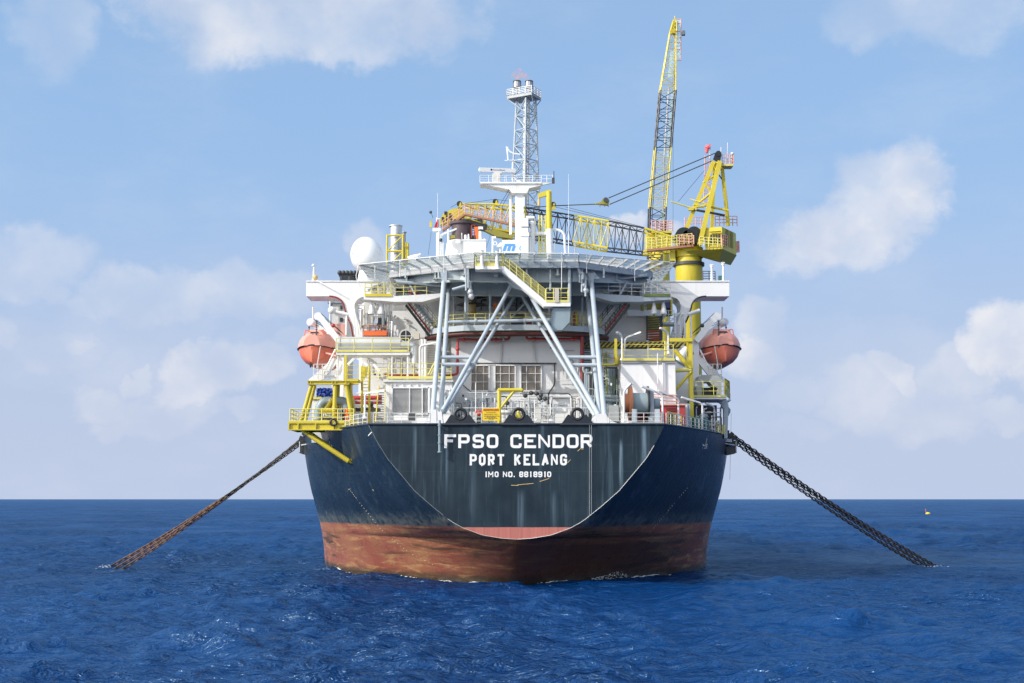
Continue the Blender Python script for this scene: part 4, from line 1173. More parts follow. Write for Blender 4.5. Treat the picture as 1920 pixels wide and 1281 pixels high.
def under_helideck():
    m = thing('exhaust_pipe', 'rust stained tan exhaust pipe with round plates under the helideck', 'pipe', P(885, 600, 131))
    b = MB(); b.lathe([(.42, 0), (.42, 1.7), (.46, 1.7), (.46, 1.9), (.36, 1.9), (.36, 3.2)], P(885, 590, 131), 16); b.build('pipe', 'tan', m)
    b = MB(); b.lathe([(1.7, 0), (1.7, .06)], P(886, 556, 131), 24); b.lathe([(1.5, 0), (1.5, .06)], P(884, 572, 131.3), 24); b.build('plate', 'dark_grey', m)
    c = thing('deck_cabinet', 'dark grey cabinet standing on the ring walkway behind the braces', 'cabinet', P(971, 611, 129))
    b = MB(); b.pbox(957, 589, 985, 611, 129, 1.2); b.build('body', 'dark_grey', c)
    b = MB(); b.pbox(956, 587.5, 986, 589, 128.9, 1.4); b.build('cap', 'mid_grey', c)
    c = thing('fire_box', 'red fire hose boxes on the walkway rail', 'box', P(990, 606, 129.2))
    b = MB(); b.pbox(986, 598, 997, 610, 129.2, .5); b.build('body', 'dark_red', c)
    b = MB(); b.pbox(988, 600, 995, 604, 129, .08); b.build('panel', 'white', c)
    c = thing('gas_bottle', 'yellow gas bottles standing in a rack right of the helideck stair', 'bottle', P(1080, 612, 129.4))
    for x in (1077, 1081): 
        b = MB(); b.lathe([(.02, 0), (.17, .02), (.17, 1.1), (.08, 1.3), (.06, 1.45)], P(x, 611, 129.4), 10); b.build('cylinder', 'yellow' if x > 1078 else 'dark_red', c)
under_helideck()

# the two flights that climb outboard from the ring walkway
def side_flight(m, label):
    X = (lambda x: 1941 - x) if m else (lambda x: x)
    r = thing('stairway', label, 'stairs', P(X(780), 600, 126.5))
    Ya, Yb = 127.0, 128.6
    a, b = P(X(761), 572, Ya), P(X(806), 631, Yb)
    s = MB(); s.beam(a, b, .08, .26); s.build('stringer', 'dark_grey', r)
    a2, b2 = P(X(775), 562, Ya + .9), P(X(820), 618, Yb + .9)
    s = MB(); s.beam(a2, b2, .12, .34); s.build('stringer', 'pale_blue_grey', r)
    s = MB()
    for k in range(1, 12):
        q, p = a.lerp(b, k / 12), a2.lerp(b2, k / 12); s.beam(q + Vector((0, 0, .1)), p + Vector((0, 0, .1)), .16, .035)
    s.build('tread', 'mid_grey', r)
    s = MB(); s.tube(a + Vector((0, -.1, .5)), b + Vector((0, -.1, .5)), .1); s.path([a + Vector((0, -.1, .5)), a + Vector((-1.6 if not m else 1.6, -.1, .75))], .1)
    s.build('fire_pipe', 'dark_red', r)
    s = MB()
    for A, B in ((a2, b2),):
        for k in range(6):
            q = A.lerp(B, k / 5); s.tube(q, q + Vector((0, 0, 1.1)), .04, n=6)
        for h in (.4, .75, 1.1): s.tube(A + Vector((0, 0, h)), B + Vector((0, 0, h)), .032, n=6)
    for k in range(6):
        q = a.lerp(b, k / 5); s.tube(q, q + Vector((0, 0, 1.2)), .04, n=6)
    for h in (.8, 1.2): s.tube(a + Vector((0, 0, h)), b + Vector((0, 0, h)), .032, n=6)
    s.build('handrail', 'mid_grey' if not m else 'dark_grey', r)
side_flight(0, 'grey outboard stair with dark red pipe, left of the helideck legs')
side_flight(1, 'grey outboard stair with dark red pipe, right of the helideck legs')

def side_platform(m):
    X = (lambda x: 1941 - x) if m else (lambda x: x)
    r = thing('service_platform', 'grey walkway under the right end of the helideck with ladder frame' if m else 'grey walkway with yellow railed equipment boxes under the left end of the helideck', 'walkway', P(X(760), 565, 127))
    b = MB(); b.prism([P(X(x), y, 126.2) for x, y in ((682, 556), (733, 556), (830, 550), (830, 556), (792, 566), (740, 566), (682, 561.5))], (0, 2.0, 0)); b.build('deck_plate', 'white' if not m else 'pale_blue_grey', r)
    b = MB(); b.rail([P(X(684), 555, 126.3), P(X(732), 555, 126.3)], 1.3, 3, .7, .04)
    b.rail([P(X(735), 555, 126.5), P(X(800), 552, 126.5)], 1.2, 3, 1.0, .035); b.build('railing', 'pale_yellow' if not m else 'off_white', r)
    b = MB(); b.pbox(X(684), 551, X(735), 556, 126.1, .06); b.build('toe_board', 'yellow' if not m else 'deck_green', r)
    if not m:
        b = MB(); b.pbox(698, 535, 708, 553, 126.6, .7); b.pbox(710, 534, 723, 553, 126.6, .8); b.build('box', 'beige', r)
        b = MB(); b.pbox(770, 548, 785, 554, 127, .6); b.ball(P(772, 546, 127), .3, 8); b.build('hose_reel', 'dark_red', r)
    b = MB()
    for a, c in (((780, 556), (765, 528)), ((690, 545), (728, 524)), ((735, 555), (722, 520))): b.beam(P(X(a[0]), a[1], 126.6), P(X(c[0]), c[1], 126.6), .18, .18)
    b.build('hanger', 'pale_blue_grey' , r)
    b = MB()
    for x in (697, 715): b.lathe([(.05, 0), (.32, -1.3), (.32, -1.45)], P(X(x), 562, 127), 10)
    b.build('floodlight', 'white', r)
side_platform(0); side_platform(1)

# ------------------------------------------------------------------ side houses, ducts, quarter structures
def house_left():
    r = thing('deck_house', 'white deck house with a large slatted vent, left of the helideck legs', 'deckhouse', P(770, 795, 122))
    b = MB(); b.pbox(722, 716, 848, 830, 122, 6.5); b.build('wall', 'white', r)
    b = MB(); b.pbox(718, 711.5, 850, 716, 121.7, 6.9); b.build('roof', 'off_white', r)
    b = MB(); b.pbox(727, 705.5, 848, 710.5, 121.6, .12); b.rail([P(729, 711, 121.7), P(846, 711, 121.7)], 1.5, 3, 1.3, .035); b.build('roof_rail', 'pale_yellow', r)
    v = MB(); Y = 121.75
    for q in ((734, 726, 805, 728), (734, 775, 805, 777.5), (734, 726, 736.5, 777), (802, 726, 806, 777), (767, 728, 769, 776), (791, 728, 792.5, 776)): v.pbox(*q, Y, .25)
    f = v.build('vent', 'white', r)
    s = MB()
    for k in range(22):
        y = 729 + k * 2.15; a, c = P(736.5, y, Y + .15), P(802, y, Y + .15); s.beam(a, c, .062, .02, (0, .75, .65))
    s.build('slat', 'white', f)
    s = MB(); s.pbox(736, 728, 803, 776, Y + .22, .02); s.build('recess_shade', 'black', f)  # black sheet paints the shade in the gaps between the slats
    b = MB()
    for x in (733, 741, 755, 769, 783): b.pbox(x, 720, x + 1, 724, Y, .25)
    b.path([P(792, 720, 121.6), P(792, 790, 121.6)], .05); b.path([P(730, 741, 121.6), P(730, 790, 121.6)], .04); b.build('bracket', 'white_clean', r)
    b = MB(); b.pbox(766, 775, 779, 788, 119.5, .8); b.build('motor', 'dark_grey', r)
    b = MB(); b.pbox(738, 779, 765, 788, 120.5, .8); b.pbox(782, 784, 800, 795, 119, .8); b.build('step_box', 'white', r)
house_left()
def stair_left():
    r = thing('stairway', 'yellow sided ladder stair beside the left deck house', 'stairs', P(712, 790, 119.5))
    s = MB(); s.beam(P(704, 792, 119.5), P(710, 724, 121.5), .1, .2); s.beam(P(720, 792, 119.5), P(722, 726, 121.5), .06, .12); s.build('stringer', 'yellow', r)
    s = MB()
    for k in range(14):
        y = 728 + k * 4.4; s.beam(P(709 - k * .3, y, 121.4 - k * .13), P(720, y, 121.4 - k * .13), .2, .05)
    s.build('tread', 'dark_grey', r)
stair_left()

def left_wall_group():
    r = thing('machinery_house', 'beige slatted machinery house behind the left helideck legs', 'deckhouse', P(810, 715, 125))
    b = MB(); b.pbox(786, 640, 823, 720, 125.5, 4); b.build('wall', 'beige', r)
    b = MB()
    for k in range(12): b.pbox(799, 642 + k * 4.4, 822, 643 + k * 4.4, 125.42, .1)
    b.build('siding', 'off_white', r)
    b = MB()
    for x in (792, 797.5): b.tube(P(x, 637, 125), P(x, 715, 125), .13)
    b.path(ppath([(787, 715), (787, 652), (790, 648), (818, 643)], 124.9, .3), .1); b.build('pipe', 'white', r)
    b = MB(); b.tube(P(803, 703, 124.6), P(819, 672, 124.6), .07); b.tube(P(807, 703, 124.6), P(822, 676, 124.6), .05); b.pbox(835, 655, 838, 680, 126, .2); b.build('rail', 'pale_yellow', r)
    d = thing('silver_duct', 'fat silver duct lying behind a yellow rail on the left side', 'duct', P(700, 645, 127))
    b = MB(); a, c = P(637, 645, 127.6), P(752, 645, 127.6); b.tube(a, c, .72, n=20)
    for x in (637, 750): q = P(x, 645, 127.6); b.tube(q - Vector((.12, 0, 0)), q + Vector((.12, 0, 0)), .8, n=20)
    b.build('barrel', 'steel_dull', d)
    b = MB(); b.path(ppath([(752, 648), (776, 649), (778, 660), (778, 682)], 126.4, .7), .42, 12); b.build('elbow', 'steel_dull', d)
    b = MB(); q = P(761, 630, 127); b.tube(q, q + Vector((0, .4, 0)), .56, n=20); b.build('fan', 'black', d)
    b = MB(); b.torus(q, .6, .06, 'y', 20, 6); b.beam(q + Vector((-.6, -.03, 0)), q + Vector((.6, -.03, 0)), .06); b.beam(q + Vector((0, -.03, -.6)), q + Vector((0, -.03, .6)), .06); b.build('fan_ring', 'off_white', d)
    g = thing('pipe_gantry', 'white beam gantry carrying the silver duct with yellow rails', 'gantry', P(700, 720, 126))
    b = MB(); b.pbox(630, 660, 768, 665.5, 125.8, 2.6); b.build('beam', 'white', g)
    b = MB()
    for x, x2 in ((631, 634), (641, 645), (733, 736), (762, 766)): b.pbox(x, 665, x2, 740, 126, .4)
    b.beam(P(652, 684, 126.2), P(666, 670, 126.2), .25); b.beam(P(668, 670, 126.2), P(690, 686, 126.2), .25); b.beam(P(700, 683, 126.2), P(712, 697, 126.2), .25); b.build('column', 'white', g)
    b = MB(); b.rail([P(630, 660, 125.7), P(766, 660, 125.7)], 1.35, 3, 1.75, .04); b.pbox(630, 656, 764, 660, 125.7, .06); b.build('railing', 'pale_yellow', g)
    # grey lockers, orange basket and pallets on the deck above
    o = thing('orange_basket', 'orange cargo basket with dark red rails left of the white wall', 'basket', P(703, 628, 129))
    b = MB(); b.pbox(682, 620, 725, 629, 129, 1.8); b.build('body', 'orange', o)
    b = MB(); b.rail([P(682, 621, 129), P(725, 621, 129)], .6, 2, .6, .035); b.build('rail', 'brown_rail', o)
    l = thing('equipment_rack', 'grey equipment lockers with slatted dark doors above the orange basket', 'lockers', P(705, 620, 131))
    b = MB(); b.pbox(682, 566, 700, 588, 131, 1.5); b.pbox(684, 592, 699, 606, 130.8, 1.5); b.pbox(682, 606, 704, 610, 130.2, 1.8); b.build('cabinet', 'off_white', l)
    b = MB(); b.pbox(708, 596, 726, 618, 130.6, .8); b.build('shutter', 'blue_grey', l)
    b = MB()
    for k in range(9): b.pbox(708, 597 + k * 2.4, 726, 598 + k * 2.4, 130.5, .06)
    b.build('slat', 'dark_grey', l)
    b = MB()
    for x in (679.5, 727, 731): b.tube(P(x, 580 if x < 700 else 590, 130.4), P(x, 632, 130.4), .1)
    b.tube(P(729, 575, 130.4), P(733, 640, 130.4), .06); b.tube(P(702, 560, 130.4), P(702, 600, 130.4), .06); b.tube(P(682, 608, 130), P(726, 612, 130), .06)
    b.tube(P(698, 575, 130.2), P(708, 604, 130.2), .06); b.build('post', 'off_white', l)
    v = thing('vent_cowl', 'two white vent posts beside the round black fan', 'vent', P(742, 630, 129))
    for x, y in ((740, 610), (744, 618)):
        b = MB(); b.pbox(x - 2, y, x + 3, y + 12, 129.6, .4); b.tube(P(x, y + 8, 129.7), P(x, 640, 129.7), .08); b.build('post', 'white_clean', v)
    w_ = thing('wall_fan_hood', 'grey box hood right of the round black fan', 'vent', P(782, 632, 127))
    b = MB(); b.prism([P(776, 636, 126.8), P(776, 624, 126.8), (P(780, 620, 126.8)), P(786, 624, 126.8), P(786, 636, 126.8)], (0, .8, 0)); b.build('hood', 'beige', w_)
left_wall_group()

def ladder_tower():
    r = thing('ladder_tower', 'yellow caged ladder tower above the yellow balcony', 'ladder', P(686, 790, 123))
    b = MB()
    for x in (679, 692.5): b.tube(P(x, 686, 123), P(x, 795, 123), .1)
    for x in (678, 693): b.tube(P(x, 687, 124), P(x, 795, 124), .08)
    for k in range(17): b.tube(P(679, 690 + k * 6.2, 123), P(692.5, 690 + k * 6.2, 123), .035, n=5)
    b.build('ladder', 'yellow', r)
    b = MB(); b.pbox(676, 687, 684, 712, 122.9, .1); b.pbox(684, 688, 688, 706, 123.4, .3); b.build('panel', 'yellow', r)
    b = MB(); b.pbox(650, 710.5, 672, 716, 122.2, 1.8); b.rail([P(651, 711, 122.3), P(672, 711, 122.3)], 1.3, 3, .8, .035); b.build('stage', 'yellow', r)
    b = MB(); b.pbox(645, 666, 650, 725, 123.6, .4); b.build('mast', 'yellow', r)
    p = thing('red_pipe_run', 'pair of red and white pipes crossing behind the yellow ladder tower', 'pipework', P(690, 750, 126))
    b = MB(); b.tube(P(660, 746, 126), P(716, 746, 126), .22); b.tube(P(664, 755, 126), P(716, 755, 126), .14); b.build('pipe', 'red', p)
    b = MB(); b.tube(P(660, 751, 126.1), P(716, 751, 126.1), .18); b.tube(P(668, 738, 126), P(676, 738, 126), .08); b.build('pipe', 'white', p)
    b = MB(); b.pbox(664, 765, 712, 771, 126, 1); b.ball(P(695, 758, 125), .3, 8); b.tube(P(690, 757, 125), P(700, 766, 125), .14); b.build('valve', 'dark_grey', p)
    b = MB(); b.pbox(663, 776, 678, 800, 119.5, .8); b.build('box', 'mid_grey', p)
ladder_tower()

def light_pole(base, top, arm, Y, label, lamp=True, Ya=None):
    r = thing('light_pole', label, 'lamp', P(*base, Y), 'light poles along the deck edge')
    m = MB(); a, b, c = P(*base, Y), P(*top, Y), P(*arm, Ya or Y - .8); m.path(rounded([a, b, c], .35, 5), .09, 8)
    m.lathe([(.2, 0), (.2, .1), (.1, .25)], a, 8); m.build('pole', 'white_clean', r)
    d = (c - b).normalized(); m = MB(); m.beam(b + d * ((c - b).length * .38), c, .26, .16); m.build('lamp', 'white_clean', r)
light_pole((683.5, 785), (684.5, 738), (722, 733), 116.5, 'white light pole bent over towards the left deck house stair')
light_pole((1169.5, 792), (1170, 733), (1184, 719), 113.8, 'white light pole left of the winch with its lamp tilted up')
light_pole((1242.5, 797), (1242, 740), (1203, 724.5), 115.5, 'white light pole right of the winch with long arm reaching left')
light_pole((1272, 800), (1272, 748), (1235, 733), 118.5, 'white light pole in front of the red container')
light_pole((1316.5, 808), (1317, 757), (1278, 745), 123, 'white light pole over the dark green deck gear')
light_pole((1340, 815), (1339.5, 763), (1323, 756), 128, 'white light pole with short arm left of the rightmost pole')
light_pole((1351, 818), (1351, 763), (1369, 749.5), 131, 'rightmost white light pole with lamp tilted outboard')
light_pole((1166, 676), (1166.5, 630), (1157, 623), 123, 'white lamp post on the walkway left of the hazard striped beam')
light_pole((1170, 676), (1172, 634), (1202, 623), 124.5, 'white lamp post with thin arm reaching over the striped beam')
light_pole((1253, 664), (1253, 624), (1238, 615), 124.5, 'white lamp post with chunky head above the right deck house rail')

# ------------------------------------------------------------------ yellow balcony on the left quarter
def balcony():
    r = thing('riser_balcony', 'yellow steel balcony overhanging the left quarter on two struts', 'platform', P(600, 800, 119))
    z1 = P(600, 796.5, 118.5).z; z0 = P(600, 806, 118.5).z
    A, B = P(541.5, 800, 118.5), P(663, 800, 118.5)
    m = MB(); m.box((A.x, 118.5, z1 - .12), (B.x + .8, 123.2, z1)); m.build('floor', 'yellow', r)
    m = MB(); m.box((A.x, 118.4, z0), (B.x - .3, 118.5, z1 + .12)); m.box((A.x - .02, 118.15, z0 - .06), (B.x - .3, 118.62, z0 + .02)); m.box((A.x - .02, 118.25, z1 + .1), (B.x + .4, 118.6, z1 + .3))
    for x in (541.8, 559, 592, 625, 647): q = P(x, 800, 118.3); m.box((q.x - .05, 118.2, z0), (q.x + .05, 118.4, z1 + .1))
    m.box((A.x, 118.5, z0), (A.x + .12, 123.2, z1)); m.box((A.x, 123.1, z0), (B.x, 123.2, z1))
    m.build('edge_girder', 'yellow', r)
    m = MB(); k = Vector((0, 0, .3))
    m.rail([Vector((A.x + .1, 123, z1)) + k, Vector((A.x + .1, 118.5, z1)) + k, Vector((B.x, 118.5, z1)) + k], 1.15, 3, 1.6, .05)
    m.pbox(541.5, 788.5, 664, 793, 118.45, .05); m.build('railing', 'pale_yellow', r)
    for a, b, Y in (((584, 722), (564, 792), 118.9), ((590, 722), (571.5, 792), 121.8), ((628.5, 722), (626, 796), 118.9), ((634, 722), (631, 792), 121.8), ((649, 722), (661.5, 796), 118.9), ((655, 722), (666, 792), 121.8)):
        m = MB(); m.tube(P(*b, Y), P(*a, Y), .19, n=12); m.build('leg', 'yellow', r)
    m = MB()
    for Y in (118.8, 121.7):
        p, q = P(577, 714, Y), P(655 if Y < 120 else 672, 721.5, Y)
        m.box((p.x, Y - .2, q.z), (q.x, Y + .2, q.z + .07)); m.box((p.x, Y - .2, p.z - .07), (q.x, Y + .2, p.z)); m.box((p.x, Y - .05, q.z), (q.x, Y + .05, p.z))
        for x in (578, 583, 623, 629, 649): t = P(x, 716, Y); m.box((t.x - .04, Y - .18, q.z), (t.x + .04, Y + .18, p.z))
    m.pbox(577, 714, 655, 716, 118.9, 3); m.build('top_beam', 'yellow', r)
    m = MB(); m.tube(P(624, 748, 120), P(607, 772, 120), .18); m.tube(P(599, 769.5, 119.6), P(630, 769.5, 119.6), .22); m.tube(P(626, 752, 121), P(611, 776, 121), .12); m.build('brace', 'yellow', r)
    for a, b, Ya, off in (((563, 806), (660.5, 869), 118.7, .25), ((575, 806), (647.5, 862), 121.5, .3)):
        q = on_hull(*b, .1); s = P(*a, Ya); e = MB(); e.tube(s, s.lerp(q, .42), .13, .2, 12); e.tube(s.lerp(q, .42), s.lerp(q, .93), .23, n=12); e.tube(s.lerp(q, .93), q, .2, .03, 10); e.build('strut', 'yellow', r)
        d = MB(); d.beam(q + Vector((0, -.1, .55)), q + Vector((.35, 0, .2)), .06, .5); d.build('strut_pad', 'yellow', r)
    p = thing('riser_pipe', 'grey bent riser pipe inside the yellow balcony frame', 'pipe', P(600, 795, 120.5))
    m = MB(); m.path(ppath([(596, 794), (598, 765), (607, 752), (648, 752), (652, 772)], 120.6, 1.0, 8), .42, 14); m.build('pipe', 'blue_grey', p)
    m = MB()
    for x, y in ((596.5, 786), (622, 752)): q = P(x, y, 120.6); m.ball(q, .5, 10, (1, 1, .6))
    m.build('flange', 'mid_grey', p)
    t = thing('tarpaulin', 'crumpled blue tarpaulin tied behind the yellow balcony frame', 'tarpaulin', P(608, 740, 123))
    m = MB(); n = 12; vs = []
    for j in range(7):
        for i in range(n + 1):
            q = P(594 + i * 30 / n, 728 + j * 17 / 6, 123.6); vs.append(q + Vector((0, random.uniform(-.22, .1), random.uniform(-.06, .06))))
    m.add(vs, [(j * (n + 1) + i, j * (n + 1) + i + 1, (j + 1) * (n + 1) + i + 1, (j + 1) * (n + 1) + i) for j in range(6) for i in range(n)])
    m.build('sheet', 'tarp_blue', t, smooth=False)
    m = MB(); m.rail([P(592, 746, 123.8), P(626, 746, 123.8)], 1.0, 3, .8, .03); m.build('rail', 'off_white', t)
    g = thing('deck_gear', 'jumble of valves, hoses and yellow steps on the balcony', 'machinery', P(620, 792, 120))
    m = MB(); m.pbox(604, 781, 622, 790, 120.4, .8); m.pbox(640, 760, 648, 792, 121, .6); m.build('valve_block', 'dark_grey', g)
    m = MB()
    for k in range(4): m.pbox(606 + k * 3, 787 - k * 5, 613 + k * 3, 788.2 - k * 5, 119.4 + k * .2, .3)
    m.build('step', 'yellow', g)
    m = MB(); m.pbox(646, 766, 651, 792, 119.4, .4); m.tube(P(650, 765, 119.2), P(654, 795, 119.2), .1); m.build('hose_rack', 'orange', g)
    m = MB(); m.torus(P(625, 792, 118.2), .28, .1, 'y', 18, 8); m.build('hanging_fender', 'black', g)
    s = thing('store_house', 'white store house standing behind the yellow balcony', 'deckhouse', P(615, 795, 124.5))
    m = MB(); m.pbox(584, 748, 663, 830, 124.6, 6); m.build('wall', 'white', s)
    m = MB(); m.pbox(582, 744, 640, 748.5, 124.4, 6.2); m.build('roof_edge', 'pale_yellow', s)
balcony()

# ------------------------------------------------------------------ lifeboats in their davits
def lifeboat(mx, label, yaw, px, py):
    c = P(px, py, 132.0)                              # near end of the keel line, on the fender
    c = Vector((c.x, 131.6, c.z))
    r = thing('lifeboat', label, 'lifeboat', (c.x, c.y, c.z), 'orange lifeboats hanging in white davits')
    L = 8.4; ca, sa = math.cos(yaw), math.sin(yaw)
    def W(x, y, z): return Vector((c.x + x * ca - y * sa, c.y + x * sa + y * ca, c.z + z))
    hullp = [(0.0, -1.85), (.6, -1.74), (1.25, -1.36), (1.72, -.82), (1.95, -.25), (2.05, .05)]
    topp = [(2.05, .05), (2.0, .5), (1.8, 1.08), (1.45, 1.52), (1.02, 1.76), (.5, 1.87), (0, 1.89)]
    def taper(t, lo):                                 # plan taper at both ends
        e = min(t, 1 - t) / .30; e = min(1, max(0, e)); return lo + (1 - lo) * math.sin(e * math.pi / 2) ** .62
    def loft(prof, lo, lift, name, mat):
        m = MB(); N = 26; vs = []; full = [(-x, z) for x, z in prof[::-1]] + (prof[1:] if prof[0][0] == 0 else prof) if prof is hullp else prof + [(-x, z) for x, z in prof[::-1][1:]]
        if prof is hullp: full = [(-x, z) for x, z in prof[::-1]] + prof[1:]
        n = len(full)
        for i in range(N + 1):
            t = i / N; k = taper(t, lo); e = 1 - min(1, min(t, 1 - t) / .36)
            for x, z in full:
                zz = z + lift * e ** 2 * (abs(z) / 1.8) * (1 if z < 0 else -1) + .22 * e ** 2 * (1 if prof is hullp else 0) * (1 - abs(z) / 1.8) + (.22 * e ** 2 * max(0, 1 - z / 1.2) if prof is not hullp else 0)
                vs.append(W(x * k, t * L, zz))
        fs = [(i * n + j, i * n + j + 1, (i + 1) * n + j + 1, (i + 1) * n + j) for i in range(N) for j in range(n - 1)]
        m.add(vs, fs + [tuple(range(n)), tuple(range((N + 1) * n - 1, N * n - 1, -1))])
        return m.build(name, mat, r)
    loft(hullp, .06, .35, 'hull', 'boat_orange')
    loft(topp, .42, .55, 'canopy', 'boat_faded')
    m = MB(); pts = []
    for s in (1, -1):
        seq = [i / 30 for i in range(31)]
        for t in (seq if s > 0 else seq[::-1]):
            k = taper(t, .08); e = 1 - min(1, min(t, 1 - t) / .36); pts.append(W(s * 2.1 * k, t * L, .05 + .24 * e ** 2 - .0))
    m.path(pts, .085, 8, True); m.build('fender', 'boom_dark', r)
    m = MB(); m.tube(W(0, -.02, .1), W(0, .30, -1.5), .07); m.build('stem', 'boat_orange', r)
    # coxswain tower, hatches, hook posts
    m = MB(); m.prism([W(-.95, .9, 1.35), W(.95, .9, 1.35), W(.72, 1.3, 2.05), W(-.72, 1.3, 2.05)], Vector((-sa, ca, 0)) * 1.8); m.build('steering_tower', 'boat_faded', r)
    m = MB(); m.prism([W(-.45, 1.02, 1.62), W(.45, 1.02, 1.62), W(.40, 1.1, 1.78), W(-.40, 1.1, 1.78)], Vector((0, -.06, .03))); m.build('window', 'window_dark', r)
    m = MB()
    for x in (-1.1, 1.1): m.tube(W(x, 1.0, 1.3), W(x * .9, 1.0, 2.0), .05); m.tube(W(x * .9, 1.0, 2.0), W(x * .5, 1.1, 1.95), .05)
    m.build('handhold', 'boat_orange', r)
    m = MB(); m.beam(W(0, .5, .3), W(0, .5, 1.5), .18, .3); m.build('hook_post', 'dark_grey', r)
    m = MB(); q = W(-.2 * (1), .5, -1.72); m.torus(q, .26, .06, 'x', 16, 6); m.ball(q, .14, 8); m.build('propeller_guard', 'dark_grey', r)
    m = MB(); s = -1 if mx else 1; m.tube(W(1.25 * s, .9, -.45), W(2.5 * s, .6, -.85), .13, n=10); m.build('exhaust_stub', 'boat_faded', r)
lifeboat(False, 'orange lifeboat with black fender hanging at the left side of the ship', R(-7), 585, 653)
lifeboat(True, 'orange lifeboat with black fender hanging at the right side of the ship', R(2), 1359, 652)

def davit(m, label):
    X = (lambda x: 1941 - x) if m else (lambda x: x)
    r = thing('boat_davit', label, 'davit', P(X(620), 715, 132), 'white davits that hold the lifeboats')
    for dy, y0 in ((0, 131.9), (5.2, 138.2)):
        a = MB(); o = dy
        if dy == 0:
            pa, pb = P(X(601), 596, y0), P(X(636), 640, y0)
        else: pa, pb = P(X(586.5), 607, y0), P(X(632), 641, y0)
        a.beam(pa, pb, .42, .62); a.build('arm', 'white_clean', r)
        s = MB(); q = pa + Vector((-.25 if not m else .25, 0, .15)); s.tube(q - Vector((0, .18, 0)), q + Vector((0, .18, 0)), .42, n=16); s.pbox(X(601) - 2, 590, X(601) + 2, 598, y0 - .1, .5) if dy == 0 else None
        s.build('sheave', 'white_clean', r)
        f = MB(); e = q + Vector((-.12 if not m else .12, -.1, -.3)); l = 2.9 if dy == 0 else 1.1
        k = 0
        while k < l: f.box((e.x - .05 - .04 * (int(k * 5) % 2), e.y - .05, e.z - k - .17), (e.x + .05 + .04 * (int(k * 5) % 2), e.y + .05, e.z - k)); k += .2
        f.build('fall_chain', 'dark_grey', r)
        w_ = MB(); w_.tube(pa + Vector((0, 0, .5)), pb + Vector((.3 if not m else -.3, 0, .9)), .03, n=5); w_.tube(pa + Vector((0, .1, .3)), pb + Vector((.5 if not m else -.5, 0, .7)), .03, n=5); w_.build('wire', 'rope', r)
        if dy == 0:
            w_ = MB(); w_.ball(pa.lerp(pb, .52) + Vector((.3 if not m else -.3, -.1, .45)), .22, 8); w_.build('limit_switch', 'red' if not m else 'dark_grey', r)
    for dy in (132.2, 138.5):
        b = MB(); b.prism([P(X(x), y, dy) for x, y in ((630, 625), (643, 640), (643, 760), (631, 760))], (0, .6, 0))
        b.prism([P(X(x), y, dy + .05) for x, y in ((632, 664), (632, 680), (606, 712), (584, 716), (578, 712), (590, 703))], (0, .5, 0))
        b.pbox(min(X(606), X(640)), 703, max(X(606), X(640)), 709, dy + .1, .4); b.build('frame', 'white_clean', r)
    k = MB(); k.tube(P(X(601), 649, 131.3), P(X(594), 690, 131.6), .05); k.tube(P(X(629), 655, 131.5), P(X(613), 688, 131.5), .09) ; k.build('gripe_wire', 'white', r)
    p = MB(); p.tube(P(X(587), 576, 138), P(X(587), 604, 138), .09); p.ball(P(X(586), 606, 138), .4, 8); p.build('antenna', 'white_clean', r)
    b = MB(); b.rail([P(X(588), 712, 131.6), P(X(612), 712, 131.6)], 1.6, 3, .5, .04); b.build('boarding_rail', 'off_white', r)
    b = MB(); b.pbox(min(X(608), X(626)), 703.5, max(X(608), X(626)), 706.5, 131.5, .3); b.build('locker', 'mid_grey', r)
davit(0, 'white davit frame and arms holding the left lifeboat')
davit(1, 'white davit frame and arms holding the right lifeboat')

